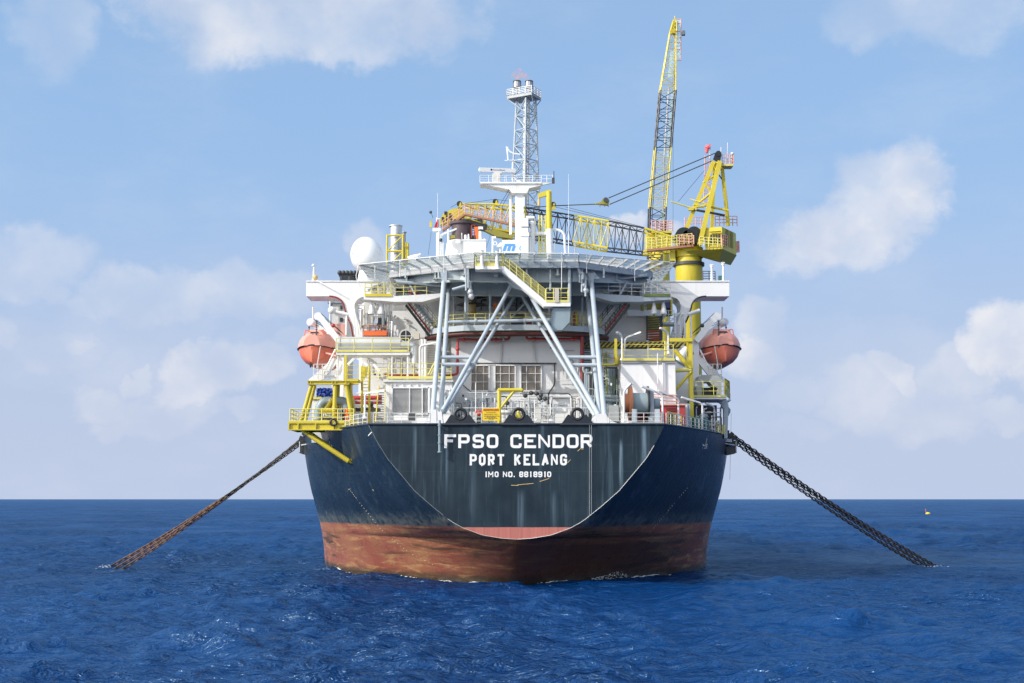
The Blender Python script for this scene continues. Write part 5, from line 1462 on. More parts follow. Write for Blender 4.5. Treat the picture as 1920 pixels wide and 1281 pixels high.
# ------------------------------------------------------------------ right-hand deck
def house_right():
    r = thing('deck_house', 'plain white deck house behind the brown winch on the right', 'deckhouse', P(1215, 795, 123))
    b = MB(); b.pbox(1166, 680, 1266, 830, 123, 7); b.build('wall', 'white_clean', r)
    b = MB(); b.pbox(1164, 676.5, 1268, 680.5, 122.8, 7.3); b.build('roof', 'mid_grey', r)
    b = MB(); b.pbox(1166, 671.5, 1265, 676.5, 122.7, .12); b.rail([P(1168, 677, 122.8), P(1263, 677, 122.8)], 1.6, 3, 2.0, .035)
    b.tube(P(1247, 640, 122.9), P(1247, 677, 122.9), .09); b.tube(P(1249.5, 640, 122.9), P(1249.5, 677, 122.9), .06); b.build('roof_rail', 'pale_yellow', r)
    b = MB(); b.pbox(1243, 680, 1247, 795, 122.8, .2); b.build('pilaster', 'white', r)
    b = MB(); b.path([P(1233, 662, 122.4), P(1233, 790, 122.4)], .05); b.path([P(1233, 687, 122.4), P(1242, 695, 122.4)], .03); b.build('lamp_post', 'white_clean', r)
    s = thing('yellow_stile', 'yellow gate and post at the left end of the right deck house roof', 'gate', P(1158, 680, 123))
    b = MB(); b.pbox(1152.5, 635, 1157, 683, 123, .3); b.build('post', 'yellow', s)
    b = MB(); b.pbox(1128, 681.5, 1160, 685, 123.2, 1); b.rail([P(1130, 682, 123.2), P(1152, 682, 123.2)], 1.5, 3, .8, .035); b.build('stage', 'olive', s)
    b = MB(); b.prism([P(1158, 683, 122.8), P(1158, 670, 122.8), P(1169, 657, 124), P(1169, 673, 124)], (0, .08, 0)); b.build('side_plate', 'yellow', s)
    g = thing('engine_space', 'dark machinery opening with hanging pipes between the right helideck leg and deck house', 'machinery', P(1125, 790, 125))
    b = MB(); b.pbox(1093, 688, 1166, 795, 127, 3); b.build('recess_shade', 'dark_grey', g)  # solid dark box paints the shade inside the opening
    b = MB()
    for x, w_ in ((1100, .5), (1142, .8), (1150, .3), (1160, .2)): b.tube(P(x, 692, 126), P(x, 795, 126), w_ * .5)
    b.tube(P(1093, 745, 125.6), P(1166, 745, 125.6), .2); b.tube(P(1093, 751, 125.6), P(1166, 751, 125.6), .16); b.build('pipe', 'blue_grey', g)
    b = MB(); b.torus(P(1102, 692, 125.8), .45, .12, 'y', 20, 8); b.pbox(1138, 698, 1154, 730, 126.2, .8); b.pbox(1142, 760, 1160, 790, 124, 1); b.build('fan', 'mid_grey', g)
    b = MB(); b.rail([P(1136, 738, 125), P(1166, 738, 125)], 1.6, 4, .8, .03); b.tube(P(1136, 660, 124.6), P(1138, 740, 124.6), .09); b.build('ladder', 'deck_green', g)
    b = MB()
    for k in range(11): b.tube(P(1131, 688 + k * 6, 124.9), P(1137, 688 + k * 6, 124.9), .04)
    b.tube(P(1131, 680, 124.9), P(1131, 760, 124.9), .04); b.build('rung', 'off_white', g)
    d = thing('escape_ladder', 'dark red pipe and ladder rungs right of the fire main', 'ladder', P(1100, 690, 127))
    b = MB()
    for k in range(14): b.tube(P(1093, 628 + k * 4.8, 127.6), P(1107, 628 + k * 4.8, 127.6), .06)
    b.build('rung', 'dark_grey', d)
    b = MB(); b.tube(P(1091.5, 628, 127.4), P(1091.5, 720, 127.4), .2); b.build('pipe', 'dark_red', d)
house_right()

def yellow_frame():
    r = thing('pipe_support', 'yellow braced support frame between the right deck house and the davit', 'frame', P(1290, 790, 124))
    Y = 124.5
    b = MB(); b.pbox(1256, 634, 1298, 640.5, Y - .2, .7); b.build('top_beam', 'yellow', r)
    b = MB(); b.pbox(1294.5, 640, 1298.5, 830, Y, .35); b.build('post', 'yellow', r)
    b = MB(); b.pbox(1288.5, 640, 1291, 690, Y + 1.5, .3); b.build('post', 'yellow', r)
    for p, q in (((1265, 656), (1295, 692)), ((1296, 697), (1268, 730))):
        b = MB(); b.tube(P(*p, Y), P(*q, Y), .22 if p[1] < 680 else .15, n=10); b.build('brace', 'yellow', r)
    b = MB(); b.tube(P(1266, 695, Y), P(1296, 693.5, Y), .2, n=10); b.build('tie', 'pale_yellow', r)
    b = MB(); b.tube(P(1273, 680, 128), P(1290, 655, 128), .75, n=14); b.build('silver_pipe', 'steel_dull', r)
yellow_frame()

def winch():
    r = thing('mooring_winch', 'grey drum mooring winch with a rusty brown flange on the stern deck', 'winch', P(1208, 793, 116))
    c = P(1181, 757, 116.5); ax = lambda x: P(x, 757, 116.5)
    def cyl(x0, x1, rad, name, mat, n=28):
        m = MB(); m.tube(ax(x0), ax(x1), rad, n=n); return m.build(name, mat, r)
    cyl(1179, 1184.5, 1.62, 'flange', 'rust'); cyl(1171, 1179, .9, 'gear_case', 'rust')
    cyl(1184.5, 1213, .98, 'drum', 'blue_grey'); cyl(1213, 1216, 1.6, 'flange', 'black')
    m = MB(); m.pbox(1216, 731, 1226, 793, 115.6, 1.9); m.build('side_plate', 'pale_blue_grey', r)
    cyl(1226, 1237, .5, 'warping_head', 'blue_grey', 18)
    for q in ((1186, 767, 1194.5, 795), (1229, 767, 1237, 797)):
        m = MB(); m.pbox(*q, 114.6, .7); m.build('pedestal', 'pale_blue_grey', r)
    m = MB(); m.pbox(1194, 770, 1212, 794, 117.6, .8); m.build('motor', 'red', r)
    m = MB(); m.pbox(1180, 792, 1240, 798, 114.4, 3.6); m.build('bed', 'mid_grey', r)
    m = MB(); m.tube(P(1185, 739, 118), P(1270, 741, 118), .05); m.tube(P(1222, 744, 118), P(1270, 747, 118), .05); m.tube(P(1222, 750, 118), P(1275, 753, 118), .05); m.build('pipe', 'salmon_rail', r)
winch()
def red_unit():
    r = thing('red_container', 'bright red machinery container with an open dark door beside the winch', 'container', P(1255, 798, 120))
    m = MB(); m.pbox(1224, 759, 1284, 830, 120.5, 3.2); m.build('body', 'red', r)
    m = MB(); m.pbox(1248, 763, 1268, 766, 120.35, .1); m.pbox(1250, 768, 1267, 770, 120.35, .1); m.build('lintel', 'dark_red', r)
    m = MB(); m.pbox(1254, 777, 1264, 802, 120.3, .1); m.build('door', 'black', r)
    m = MB(); m.pbox(1222, 757, 1286, 760, 120.3, 3.6); m.build('roof', 'salmon_rail', r)
    m = MB(); m.rail([P(1253, 800, 117), P(1282, 806, 121)], 1.35, 2, .8, .05); m.build('guard', 'pale_yellow', r)
    g = thing('grey_locker', 'tall pale grey locker right of the red container', 'cabinet', P(1289, 805, 122))
    m = MB(); m.pbox(1284, 757, 1294, 830, 122, 1.6); m.build('body', 'blue_grey', g)
    m = MB(); m.pbox(1285, 759, 1289, 800, 121.9, .1); m.build('door', 'off_white', g)
red_unit()
def right_quarter():
    r = thing('boarding_station', 'white arched boarding station with green rails under the right lifeboat', 'shelter', P(1330, 805, 128))
    m = MB(); m.pbox(1298, 741, 1362, 744.5, 127, 5); m.build('floor_edge', 'pale_yellow', r)
    m = MB(); m.pbox(1298, 744.5, 1362, 748.5, 127.1, 5); m.build('floor', 'white', r)
    m = MB(); m.rail([P(1299, 742, 127.1), P(1358, 742, 127.1)], 1.4, 3, 1.0, .035); m.build('railing', 'pale_yellow', r)
    m = MB(); m.prism([P(x, y, 129) for x, y in ((1308, 741), (1305, 728), (1309, 706), (1346, 704), (1353, 712), (1353, 741), (1346, 741), (1346, 728), (1335, 722), (1330, 716), (1320, 716), (1316, 728), (1316, 741))], (0, 2, 0)); m.build('machinery', 'mid_grey', r)
    m = MB(); m.pbox(1312, 727, 1348, 741, 130.5, 1.5); m.build('machinery', 'dark_grey', r)
    m = MB(); m.pbox(1296, 760, 1344, 830, 129.5, 2.5); m.build('bay_shade', 'black', r)  # solid black box stands in for the shaded interior
    m = MB(); m.pbox(1314, 776, 1327, 786, 128.6, .8); m.pbox(1339, 789, 1349, 798, 129.3, .8); m.build('crate', 'white', r)
    m = MB(); m.pbox(1312, 787, 1336, 815, 128.4, .6); m.build('green_gear', 'sea_green', r)
    m = MB(); m.lathe([(1.1, 0), (1.2, .5), (1.1, 1.2), (.8, 1.5)], P(1309, 812, 125), 16); m.build('drum_cover', 'sea_green', r)
    m = MB()
    for i, x in enumerate((1328, 1333, 1344, 1349, 1354, 1358)): m.tube(P(x, 814, 128.5), P(x, 792 + i, 128.5), .09)
    m.build('post', 'pale_yellow', r)
    m = MB(); m.tube(P(1330, 814, 128.2), P(1330, 792, 128.2), .28, n=10); m.build('extinguisher', 'dark_red', r)
    m = MB()
    m.prism([P(x, y, 130) for x, y in ((1345, 748), (1362, 748), (1366, 760), (1364, 822), (1358, 822), (1357, 768), (1352, 757), (1344, 753))], (0, .6, 0)); m.build('bent_frame', 'pale_blue_grey', r)
    m = MB()
    for k in range(3): m.prism([P(x, y, 131 + k) for x, y in ((1362, 758 + k * 3), (1370, 768 + k * 2), (1364, 780 + k * 2))], (0, .3, 0))
    m.build('rib', 'blue_grey', r)
    m = MB(); m.rail([P(1360, 742, 127.6), P(1368, 746, 133)], 1.7, 3, 1.2, .05); m.prism([P(1361, 722, 128), P(1368, 738, 132), P(1368, 748, 132), P(1361, 742, 128)], (.08, 0, 0)); m.build('side_screen', 'olive', r)
    m = MB(); m.pbox(1350, 823, 1372, 829, 132.6, 1.5); m.build('ledge', 'pale_blue_grey', r)
    m = MB(); m.tube(P(1371, 775, 134), P(1368.5, 900, 134), .02, n=5); m.build('hanging_line', 'off_white', r)
right_quarter()

def right_upper():
    s = thing('spiral_ladder', 'caged ladder over an orange and yellow drum below the right wing bridge', 'ladder', P(1228, 640, 131))
    m = MB()
    for k in range(10): m.tube(P(1213, 597 + k * 4.4, 130.6), P(1241, 595 + k * 4.4, 130.6), .05)
    for x in (1213, 1238, 1241): m.tube(P(x, 592, 130.6), P(x, 638, 130.6), .08)
    m.build('cage', 'dark_grey', s)
    m = MB(); m.tube(P(1225, 590, 132.2), P(1225, 620, 132.2), .62, n=16); m.build('drum', 'olive', s)
    m = MB(); m.pbox(1216, 618, 1242, 638, 131.8, 1.2); m.build('base', 'orange', s)
    g = thing('yellow_generator', 'yellow framed generator set below the right wing bridge', 'generator', P(1245, 592, 133))
    m = MB(); m.pbox(1241, 560, 1261, 564, 131.6, 1.8); m.pbox(1241, 564, 1245, 592, 131.6, .4); m.pbox(1258, 564, 1261, 592, 131.6, .4); m.build('frame', 'yellow', g)
    m = MB(); m.pbox(1246, 566, 1258, 578, 131.7, .5); m.build('window', 'logo_navy', g)
    m = MB(); m.pbox(1246, 579, 1258, 592, 132, .6); m.build('engine', 'dark_grey', g)
    m = MB(); m.rail([P(1202, 582, 131.4), P(1240, 582, 131.4)], 1.4, 3, .7, .04); m.pbox(1203, 568, 1207, 582, 131.3, .3); m.pbox(1214, 569, 1240, 581, 132.6, .6); m.build('guard', 'olive', g)
    w_ = thing('wing_walkway', 'small white stage with rails under the right wing bridge', 'walkway', P(1258, 606, 132))
    m = MB(); m.pbox(1243, 604, 1266, 608, 131, 2); m.build('stage', 'pale_blue_grey', w_)
    m = MB(); m.rail([P(1244, 604, 131), P(1264, 604, 131)], 1.2, 3, .5, .035); m.build('rail', 'off_white', w_)
    m = MB(); 
    for x in (1266, 1276, 1284): m.tube(P(x, 588 + (x - 1266), 131), P(x, 636, 131), .13)
    m.path(ppath([(1250, 605), (1262, 600), (1270, 590), (1276, 586)], 131, .4), .09); m.path(ppath([(1272, 610), (1276, 592), (1282, 588), (1283, 610)], 131, .4), .12)
    m.build('post', 'white', w_)
    t = thing('floodlight_tube', 'white tube light pointing outboard across the crane pedestal', 'lamp', P(1300, 585, 131))
    m = MB(); m.tube(P(1290, 590, 131), P(1312, 582, 131), .2); m.build('tube', 'white_clean', t)
    m = MB(); m.path(ppath([(1295, 592), (1296, 622), (1296, 640)], 131, .2), .1); m.build('post', 'white_clean', t)
    t = thing('floodlight_tube', 'white tube light pointing inboard above the left davit', 'lamp', P(640, 585, 131))
    m = MB(); m.tube(P(626, 584, 131), P(653, 590, 131), .16); m.ball(P(622, 582, 131), .4, 8); m.build('tube', 'white_clean', t)
    m = MB(); m.path(ppath([(650, 590), (649, 628)], 131, .2), .1); m.path(ppath([(664, 592), (665, 628)], 131, .2), .06); m.path(ppath([(668, 595), (672, 628)], 131, .2), .06); m.build('post', 'white_clean', t)
    b = thing('module_tower', 'tall grey module with a pink band seen past the left wing bridge', 'module', P(635, 640, 150))
    m = MB(); m.pbox(619, 566, 652, 838, 150, 6); m.build('wall', 'off_white', b)
    m = MB(); m.pbox(614, 560, 650, 568, 149.6, 6.5); m.build('roof_gear', 'blue_grey', b)
    m = MB(); m.pbox(626, 607, 650, 634, 149.9, .1); m.build('band', 'salmon_rail', b)
    m = MB(); m.pbox(637, 596, 643, 603, 149.85, .1); m.pbox(638, 573, 642, 580, 149.85, .1); m.build('window', 'window_dark', b)
    m = MB(); m.tube(P(619, 562, 149.3), P(619, 640, 149.3), .12); m.pbox(618, 578, 629, 582, 149.3, .4); m.build('ladder', 'off_white', b)
    k = thing('pipe_rack', 'dark pipe rack above the left wing bridge', 'rack', P(655, 527, 145))
    m = MB(); m.pbox(635, 513, 676, 517.5, 145, 3); m.pbox(637, 517, 641, 530, 145, .3); m.pbox(652, 517, 657, 530, 145, .5); m.pbox(663, 517, 672, 530, 145.5, .5)
    for x in (636, 643, 650, 657, 664, 671): m.ball(P(x + 1, 511.5, 145), .28, 6)
    m.build('frame', 'dark_grey', k)
    for lab, x, hg, rad, ball in (('white post with a round cream lamp on the left wing bridge', 588.5, 30, .16, 1), ):
        p = thing('navigation_lamp', lab, 'lamp', P(x, 527, 135))
        m = MB(); m.lathe([(.25, 0), (.14, .5), (.1, 1.6)], P(x, 527, 135), 10); m.ball(P(x - 1, 498, 135), .18, 8); m.tube(P(x - 3, 497, 135), P(x, 501, 135), .06); m.build('post', 'white', p)
        m = MB(); m.ball(P(x + 2.5, 520.5, 134.6), .3, 10); m.build('globe', 'tan', p)
        m = MB(); m.beam(P(594, 526, 133.2), P(628, 542, 132.6), .12, .08); m.build('shadow_bar', 'white', p)  # bar added along the slanting line of the pole's shadow on the wing
    for lab, x, y in (('tall white lamp stand at the outer end of the right wing bridge', 1356, 493), ('white lamp stand beside the crane rail on the right wing bridge', 1334.5, 497)):
        p = thing('wing_lamp', lab, 'lamp', P(x, 527, 135))
        m = MB(); m.tube(P(x, 527, 135), P(x, y + 3, 135), .12, .09); m.pbox(x - 3, y - 1.5, x + 3, y, 134.8, .4); m.ball(P(x, y + 3, 135), .18, 8); m.build('stand', 'white_clean', p)
        if x > 1340: m = MB(); m.pbox(1348, 517, 1354.5, 524, 135, .5); m.build('box', 'sea_green', p)
    rr = thing('wing_rail', 'dark railing round the crane pedestal foot on the right wing bridge', 'railing', P(1320, 527, 136))
    m = MB(); m.rail([P(1318, 527, 135.6), P(1341, 527, 135.6)], 1.05, 4, .6, .045); m.build('rail', 'dark_grey', rr)
right_upper()

# ------------------------------------------------------------------ everything that stands above the helideck
def top_house():
    m = MB(); m.box((-12.5, 147, 22), (12.5, 156, P(960, 486, 147).z)); m.build('upper_house', 'white', block)
    b = thing('white_locker', 'wide plain white box standing behind the helideck net', 'locker', P(888, 474, 148))
    m = MB(); m.pbox(867, 450.5, 911, 486, 148, 2.2); m.build('body', 'white_clean', b)
    m = MB(); m.pbox(863, 449, 911.5, 451, 147.9, 2.4); m.build('lid', 'white_clean', b)
    m = MB()
    for x, y in ((873, 440), (878.5, 439), (866, 437), (908, 447)): m.tube(P(x, 450, 148.5), P(x, y, 148.5), .06)
    m.tube(P(873, 450, 148.5), P(873, 441, 148.5), .18); m.tube(P(878.5, 450, 148.5), P(878.5, 439, 148.5), .15, .08); m.build('vent_pipe', 'white', b)
    f = thing('funnel', 'purple brown funnel on a white cone left of the mast', 'funnel', P(865, 480, 151))
    m = MB(); m.lathe([(1.25, 0), (1.25, 2.2), (1.5, 2.2), (1.5, 2.5)], P(866, 456, 151), 22); m.build('stack', 'funnel_purple', f)
    m = MB(); m.lathe([(1.7, -3), (1.3, .0), (.9, .3)], P(858, 456, 150), 18); m.build('cone', 'white', f)
    m = MB(); m.pbox(880, 441, 893, 450, 151, 1); m.build('box', 'sea_green', f)
    m = MB(); m.pbox(841.5, 441, 853.5, 447, 150, 1); m.build('lamp_box', 'olive', f)
    m = MB(); m.path(ppath([(827, 470), (827, 444), (831, 439), (874, 423)], 150, .4), .12); m.tube(P(841, 437, 150), P(841, 470, 150), .14); m.tube(P(841, 450, 150), P(853, 458, 150), .06); m.tube(P(826, 441, 150), P(859, 428, 150), .1); m.build('davit_pole', 'white', f)
    o = thing('orange_hose', 'orange folded hose bundle beside the white flue', 'hose', P(893, 449, 149.5))
    m = MB(); m.prism([P(x, y, 149.5) for x, y in ((889, 426), (897, 425), (898, 449), (893, 449))], (0, .5, 0)); m.build('bundle', 'orange', o)
    m = MB(); m.rail([P(884, 447, 149.7), P(890, 447, 149.7)], 1.6, 5, .4, .05); m.build('rack', 'dark_red', o)
    c = thing('white_flue', 'short white flue pipe with a dark collar', 'flue', P(901, 452, 149))
    m = MB(); m.tube(P(901, 460, 149), P(901, 426, 149), .22, n=14); m.pbox(897, 425, 905.5, 430, 148.8, .5); m.build('pipe', 'white_clean', c)
    m = MB(); m.tube(P(901, 434, 149), P(901, 430.5, 149), .26, n=14); m.build('collar', 'dark_grey', c)
    s = thing('company_board', 'white board with slanting blue letters at the mast foot', 'sign', P(958, 474, 146.6))
    Y = 146.6; a, e = P(941, 474, Y), P(1000, 450, Y)
    m = MB(); m.box((a.x, Y, a.z), (e.x, Y + .08, e.z)); m.build('board', 'white_clean', s)
    h = P(960, 457.5, Y).z - P(960, 470.5, Y).z; z = P(960, 470.5, Y).z
    m = MB(); o = lambda pts, dy: m.add([P(x, y, Y - dy) for x, y in pts], [tuple(range(len(pts)))[::-1]])
    o([(945.2, 461.6), (946.6, 457.2), (965.5, 457.2), (966.5, 459), (965.2, 461.6)], .012)
    for x in (942, 950.2, 958.4): o([(x, 471), (x + 3.1, 461), (x + 9.0, 461), (x + 5.9, 471)], .016)
    m.build('letter', 'logo_blue', s, smooth=False)
    m = MB(); put_text(m, 's', (P(964.5, 470, Y).x, Y - .012, z), h / .53, None, shear=.2); m.build('letter', 'logo_pale', s, smooth=False)
    m = MB(); put_text(m, 'c', (P(973.5, 470, Y).x, Y - .012, z), h / .53, None, shear=.2); m.build('letter', 'logo_blue', s, smooth=False)
    m = MB(); m.tube(P(936, 478, 146.4), P(976, 478, 146.4), .18); m.build('bar', 'dark_grey', s)
    t = thing('ventilator_tower', 'square white vent trunk rising beside the mast', 'vent', P(985, 480, 146.2))
    m = MB(); m.pbox(977, 443, 991, 486, 146, 1.0); m.pbox(975.8, 436, 992, 443, 145.9, 1.2); m.pbox(977.3, 409, 990.5, 425, 146, 1.0); m.pbox(977.6, 427, 990.3, 436, 146.05, .9); m.build('trunk', 'white_clean', t)
    m = MB(); m.pbox(977.6, 425, 990.3, 427, 146.1, .9); m.build('slot', 'dark_grey', t)
    m = MB(); m.tube(P(994, 446, 146.4), P(994, 486, 146.4), .16); m.tube(P(999, 415, 147), P(999, 486, 147), .26, n=12); m.pbox(986, 405, 1002, 409, 147, .8); m.tube(P(1003, 410, 147.5), P(1003, 440, 147.5), .1); m.build('pipe', 'white', t)
    m = MB(); m.pbox(992, 434.5, 1027, 440, 147.2, .8); m.build('cross_beam', 'white', t)
    l = thing('hooped_ladder', 'pale yellow ladder with hoops between mast and yellow jib', 'ladder', P(1016, 480, 147.5))
    m = MB()
    for x in (1010.5, 1016, 1023): m.tube(P(x, 404, 147.5), P(x, 484, 147.5), .09)
    for k in range(12): m.tube(P(1010.5, 408 + k * 6.4, 147.5), P(1023, 408 + k * 6.4, 147.5), .045, n=5)
    m.build('ladder', 'pale_yellow', l)
    p = thing('light_mast', 'cluster of thin white poles with whip aerials left of the funnel', 'mast', P(822, 476, 147))
    m = MB()
    for x, y0, r_ in ((819, 408, .07), (823, 410, .17), (827, 440, .1), (829.5, 452, .07), (840.5, 430, .09)): m.tube(P(x, 486, 147), P(x, y0, 147), r_)
    m.tube(P(820.5, 480, 147), P(820.5, 362, 147), .025, n=5); m.pbox(811, 428, 826, 433.5, 146.8, .6); m.build('pole', 'white_clean', p)
    m = MB(); m.ball(P(826.5, 450, 146.8), .2, 8); m.tube(P(808, 398, 147), P(812, 409, 147), .03); m.ball(P(807.5, 398, 147), .18, 8); m.build('fitting', 'dark_grey', p)
    m = MB(); m.tube(P(808.5, 435, 147), P(803, 478, 147), .02, n=5); m.build('halyard', 'rope', p)
    g = thing('red_flag', 'red flag hanging limp from the light mast', 'flag', P(816, 420, 146.8))
    m = MB(); n = 10; vs = []
    for j in range(n + 1):
        v = j / n
        for i in range(7):
            u = i / 6; q = P(822.5 - u * (3 + 6 * v), 409 + u * 4 + v * 15, 146.8); vs.append(q + Vector((0, .16 * math.sin(u * 9 + v * 3), 0)))
    m.add(vs, [(j * 7 + i, j * 7 + i + 1, (j + 1) * 7 + i + 1, (j + 1) * 7 + i) for j in range(n) for i in range(6)]); m.build('cloth', 'pink_red', g)
    m = MB(); m.pbox(805.5, 415, 809.5, 426, 147, .3); m.build('toggle', 'yellow', g)
    w_ = thing('whip_aerial', 'tall thin white whip aerial right of the yellow jib', 'aerial', P(1066, 476, 146.5))
    m = MB(); m.tube(P(1066, 482, 146.5), P(1066, 440, 146.5), .05); m.tube(P(1066, 440, 146.5), P(1066, 326, 146.5), .03, .015, 6); m.build('rod', 'white_clean', w_)
    m = MB(); m.tube(P(1078, 484, 147), P(1078, 450, 147), .06); m.tube(P(1040, 484, 147), P(1040, 455, 147), .06); m.build('stay', 'white', w_)
    h_ = thing('white_horn', 'white curved horn tip poking above the left helideck net', 'horn', P(778, 482, 148))
    m = MB(); pts = [P(766, 487, 148), P(776, 483, 148), P(784, 480, 148), P(788.5, 475.5, 148)]; m.tube(pts[0], pts[1], .38, .34); m.tube(pts[1], pts[2], .34, .24); m.tube(pts[2], pts[3], .24, .06); m.build('horn', 'white_clean', h_)
    v = thing('mushroom_vent', 'white mushroom vents behind the helideck net near the mast', 'vent', P(924, 480, 147.5))
    m = MB(); m.tube(P(924, 486, 147.5), P(924, 444, 147.5), .12); m.pbox(923, 443, 930, 447, 147.3, .4); m.torus(P(928.5, 456.5, 147.2), .2, .06, 'y', 14, 6); m.tube(P(938, 485, 147.5), P(938, 463, 147.5), .1); m.prism([P(x, y, 147.2) for x, y in ((930, 462), (938, 454.5), (941, 455), (941, 462), (935, 463))], (0, .5, 0)); m.build('head', 'white', v)
top_house()

def sat_dome():
    r = thing('satellite_dome', 'large white egg shaped satellite dome above the left wing bridge', 'dome', P(687, 510, 143))
    m = MB(); R_ = 2.0; prof = []
    for i in range(33):
        t = math.pi * i / 32; z = -math.cos(t); rr = math.sin(t) * (1 - .07 * z); prof.append((max(rr * 1.84, .002), z * 2.1))
    m.lathe(prof, (0, 0, 0), 48); c = P(687.5, 478.5, 143); q = Quaternion((0, 1, 0), R(-14))
    m.v = [tuple(c + q @ Vector(v)) for v in m.v]; m.build('radome', 'white_clean', r)
    m = MB(); m.lathe([(.7, ZT - c.z), (.7, -6), (1.1, -3.4), (.8, -1.7)], c, 18); m.build('pedestal', 'white', r)
    m = MB(); m.path([P(660, 476, 141.2), P(664, 474, 141.1)], .05); m.build('vent', 'mid_grey', r)
sat_dome()

def exhaust():
    r = thing('exhaust_stack', 'silver exhaust stack in a yellow cross-braced frame', 'stack', P(742, 490, 160))
    m = MB(); z = P(742, 424, 160); b = P(742, 500, 160); b.z = ZT; m.lathe([(.76, 0), (.76, z.z - b.z)], b, 26); m.build('flue', 'silver', r)
    m = MB(); m.lathe([(.88, -.1), (.88, .03)], z, 26); q = P(742, 468, 160); m.lathe([(.82, 0), (.82, .12)], q, 26); m.build('flange', 'steel_dull', r)
    m = MB(); m.tube(P(757.5, 500, 163), P(757.5, 437, 163), .22); m.tube(P(757.5, 437, 163), P(757.5, 435, 163), .34); m.build('small_flue', 'mid_grey', r)
    m = MB()
    for Y in (158.6, 161.4):
        for x in (726, 755.5): q = P(x, 440, Y); m.tube((q.x, q.y, ZT), q, .13)
        for y in (441.5, 471): m.tube(P(726, y, Y), P(755.5, y, Y), .12)
        m.tube(P(727, 470, Y), P(755, 442, Y), .08); m.tube(P(735, 492, Y), P(755, 472, Y), .08)
    m.build('frame', 'yellow', r)
    m = MB()
    for x, y in ((761, 456), (764.5, 458)): m.tube(P(x, 500, 160), P(x, y, 160), .17); m.ball(P(x, y, 160), .17, 8)
    m.build('bottle', 'yellow', r)
exhaust()

def radar_mast():
    Y = 148.5
    r = thing('radar_mast', 'white radar mast with a railed crosstree and long scanner', 'mast', P(972, 480, Y))
    m = MB(); a, b = P(974, 490, Y), P(973.5, 352, Y); m.beam(a, b, 1.0, 1.15, (0, 1, 0)); m.lathe([(.62, -.6), (.62, .2), (.3, .8)], b, 18); m.build('column', 'white_clean', r)
    m = MB(); m.tube(P(957.5, 352, Y + .3), P(957.5, 440, Y + .3), .18, n=10); m.tube(P(960.5, 348, Y + .2), P(962, 300, Y + .2), .12); m.build('stay_tube', 'white', r)
    m = MB(); m.pbox(900, 341, 1015, 344, Y - 1.2, 2.4)
    m.prism([P(x, y, Y - 1.0) for x, y in ((900, 343.5), (925, 349.5), (955, 355.5), (960, 362), (988, 362), (992, 353), (1014, 348), (1015, 343.5))], (0, 1.9, 0))
    m.prism([P(x, y, Y - .4) for x, y in ((1015, 342), (1034, 342.5), (1034, 343.5), (1015, 347))], (0, .4, 0)); m.build('crosstree', 'white', r)
    m = MB(); m.rail([P(900, 342, Y - 1.1), P(1015, 342, Y - 1.1)], .85, 3, 1.1, .025); m.rail([P(900, 342, Y + 1.1), P(1015, 342, Y + 1.1)], .85, 3, 1.6, .02); m.rail([P(1015, 342, Y - .4), P(1036, 342, Y - .4)], .85, 2, .6, .03); m.build('rail', 'white_clean', r)
    m = MB(); m.pbox(923, 325, 938, 341, Y - .9, 1.0); m.pbox(926, 322, 941, 325, Y - .8, .8); m.build('turntable', 'off_white', r)
    m = MB(); A, B = P(899, 318.4, Y - 1.1), P(966, 320.4, Y + .1); m.beam(A, B, .34, .48); m.beam(A - (B - A).normalized() * .08, A, .26, .3); s = m.build('scanner', 'white_clean', r)
    ex = (B - A).normalized(); nrm = Vector((ex.y, -ex.x, 0)).normalized(); m = MB()
    put_text(m, 'Consilium', A + ex * 1.62 + nrm * .185 - Vector((0, 0, .10)), .3, 1.45, ex); q = A + ex * 1.42 + nrm * .19
    m.add([q + ex * math.cos(2 * math.pi * k / 14) * .12 + Vector((0, 0, math.sin(2 * math.pi * k / 14) * .12)) for k in range(14)], [tuple(range(14))]); m.build('scanner_text', 'logo_navy', s, smooth=False)
    m = MB(); m.pbox(1035, 333, 1040, 343, Y - .6, .4); m.tube(P(1038.5, 343, Y - .4), P(1038.5, 321, Y - .4), .05); m.build('camera_unit', 'dark_grey', r)
    m = MB(); m.path(ppath([(953, 300), (951, 280), (950, 275)], Y, .1), .1); m.path(ppath([(951, 276), (955, 284), (962, 288), (975, 290)], Y, .3), .1); m.tube(P(946, 301, Y), P(982, 300, Y), .05); m.build('aerial', 'white_clean', r)
    m = MB(); m.tube(P(957, 352, Y - 1), P(935, 388, 150), .03, n=5); m.tube(P(961, 352, Y - 1), P(941, 388, 150), .03, n=5); m.tube(P(935, 388, 150), P(912, 465, 149), .02, n=5); m.build('stay_wire', 'rope', r)
radar_mast()

def yellow_jib():
    r = thing('service_jib', 'small yellow jib crane on a white post right of the mast', 'jib crane', P(1032, 480, 147))
    m = MB(); m.tube(P(1031, 486, 147), P(1030, 430, 147), .38, n=16); m.path(ppath([(1032, 430), (1042, 430), (1058, 436), (1060, 476)], 147.3, .5), .16); m.build('base', 'white_clean', r)
    m = MB(); m.tube(P(1029.7, 430, 147), P(1029, 360, 147), .33, n=16); m.build('post', 'yellow', r)
    m = MB(); m.prism([P(x, y, 146.8) for x, y in ((1009, 363), (1028, 356), (1033, 356), (1033, 361), (1027, 366), (1010, 371))], (0, .4, 0)); m.build('arm', 'yellow', r)
    m = MB(); m.tube(P(1010.5, 371, 147), P(1010.5, 380, 147), .05); m.tube(P(1010.5, 374, 147), P(1010.5, 386, 147), .16); m.build('hook', 'tan', r)
yellow_jib()

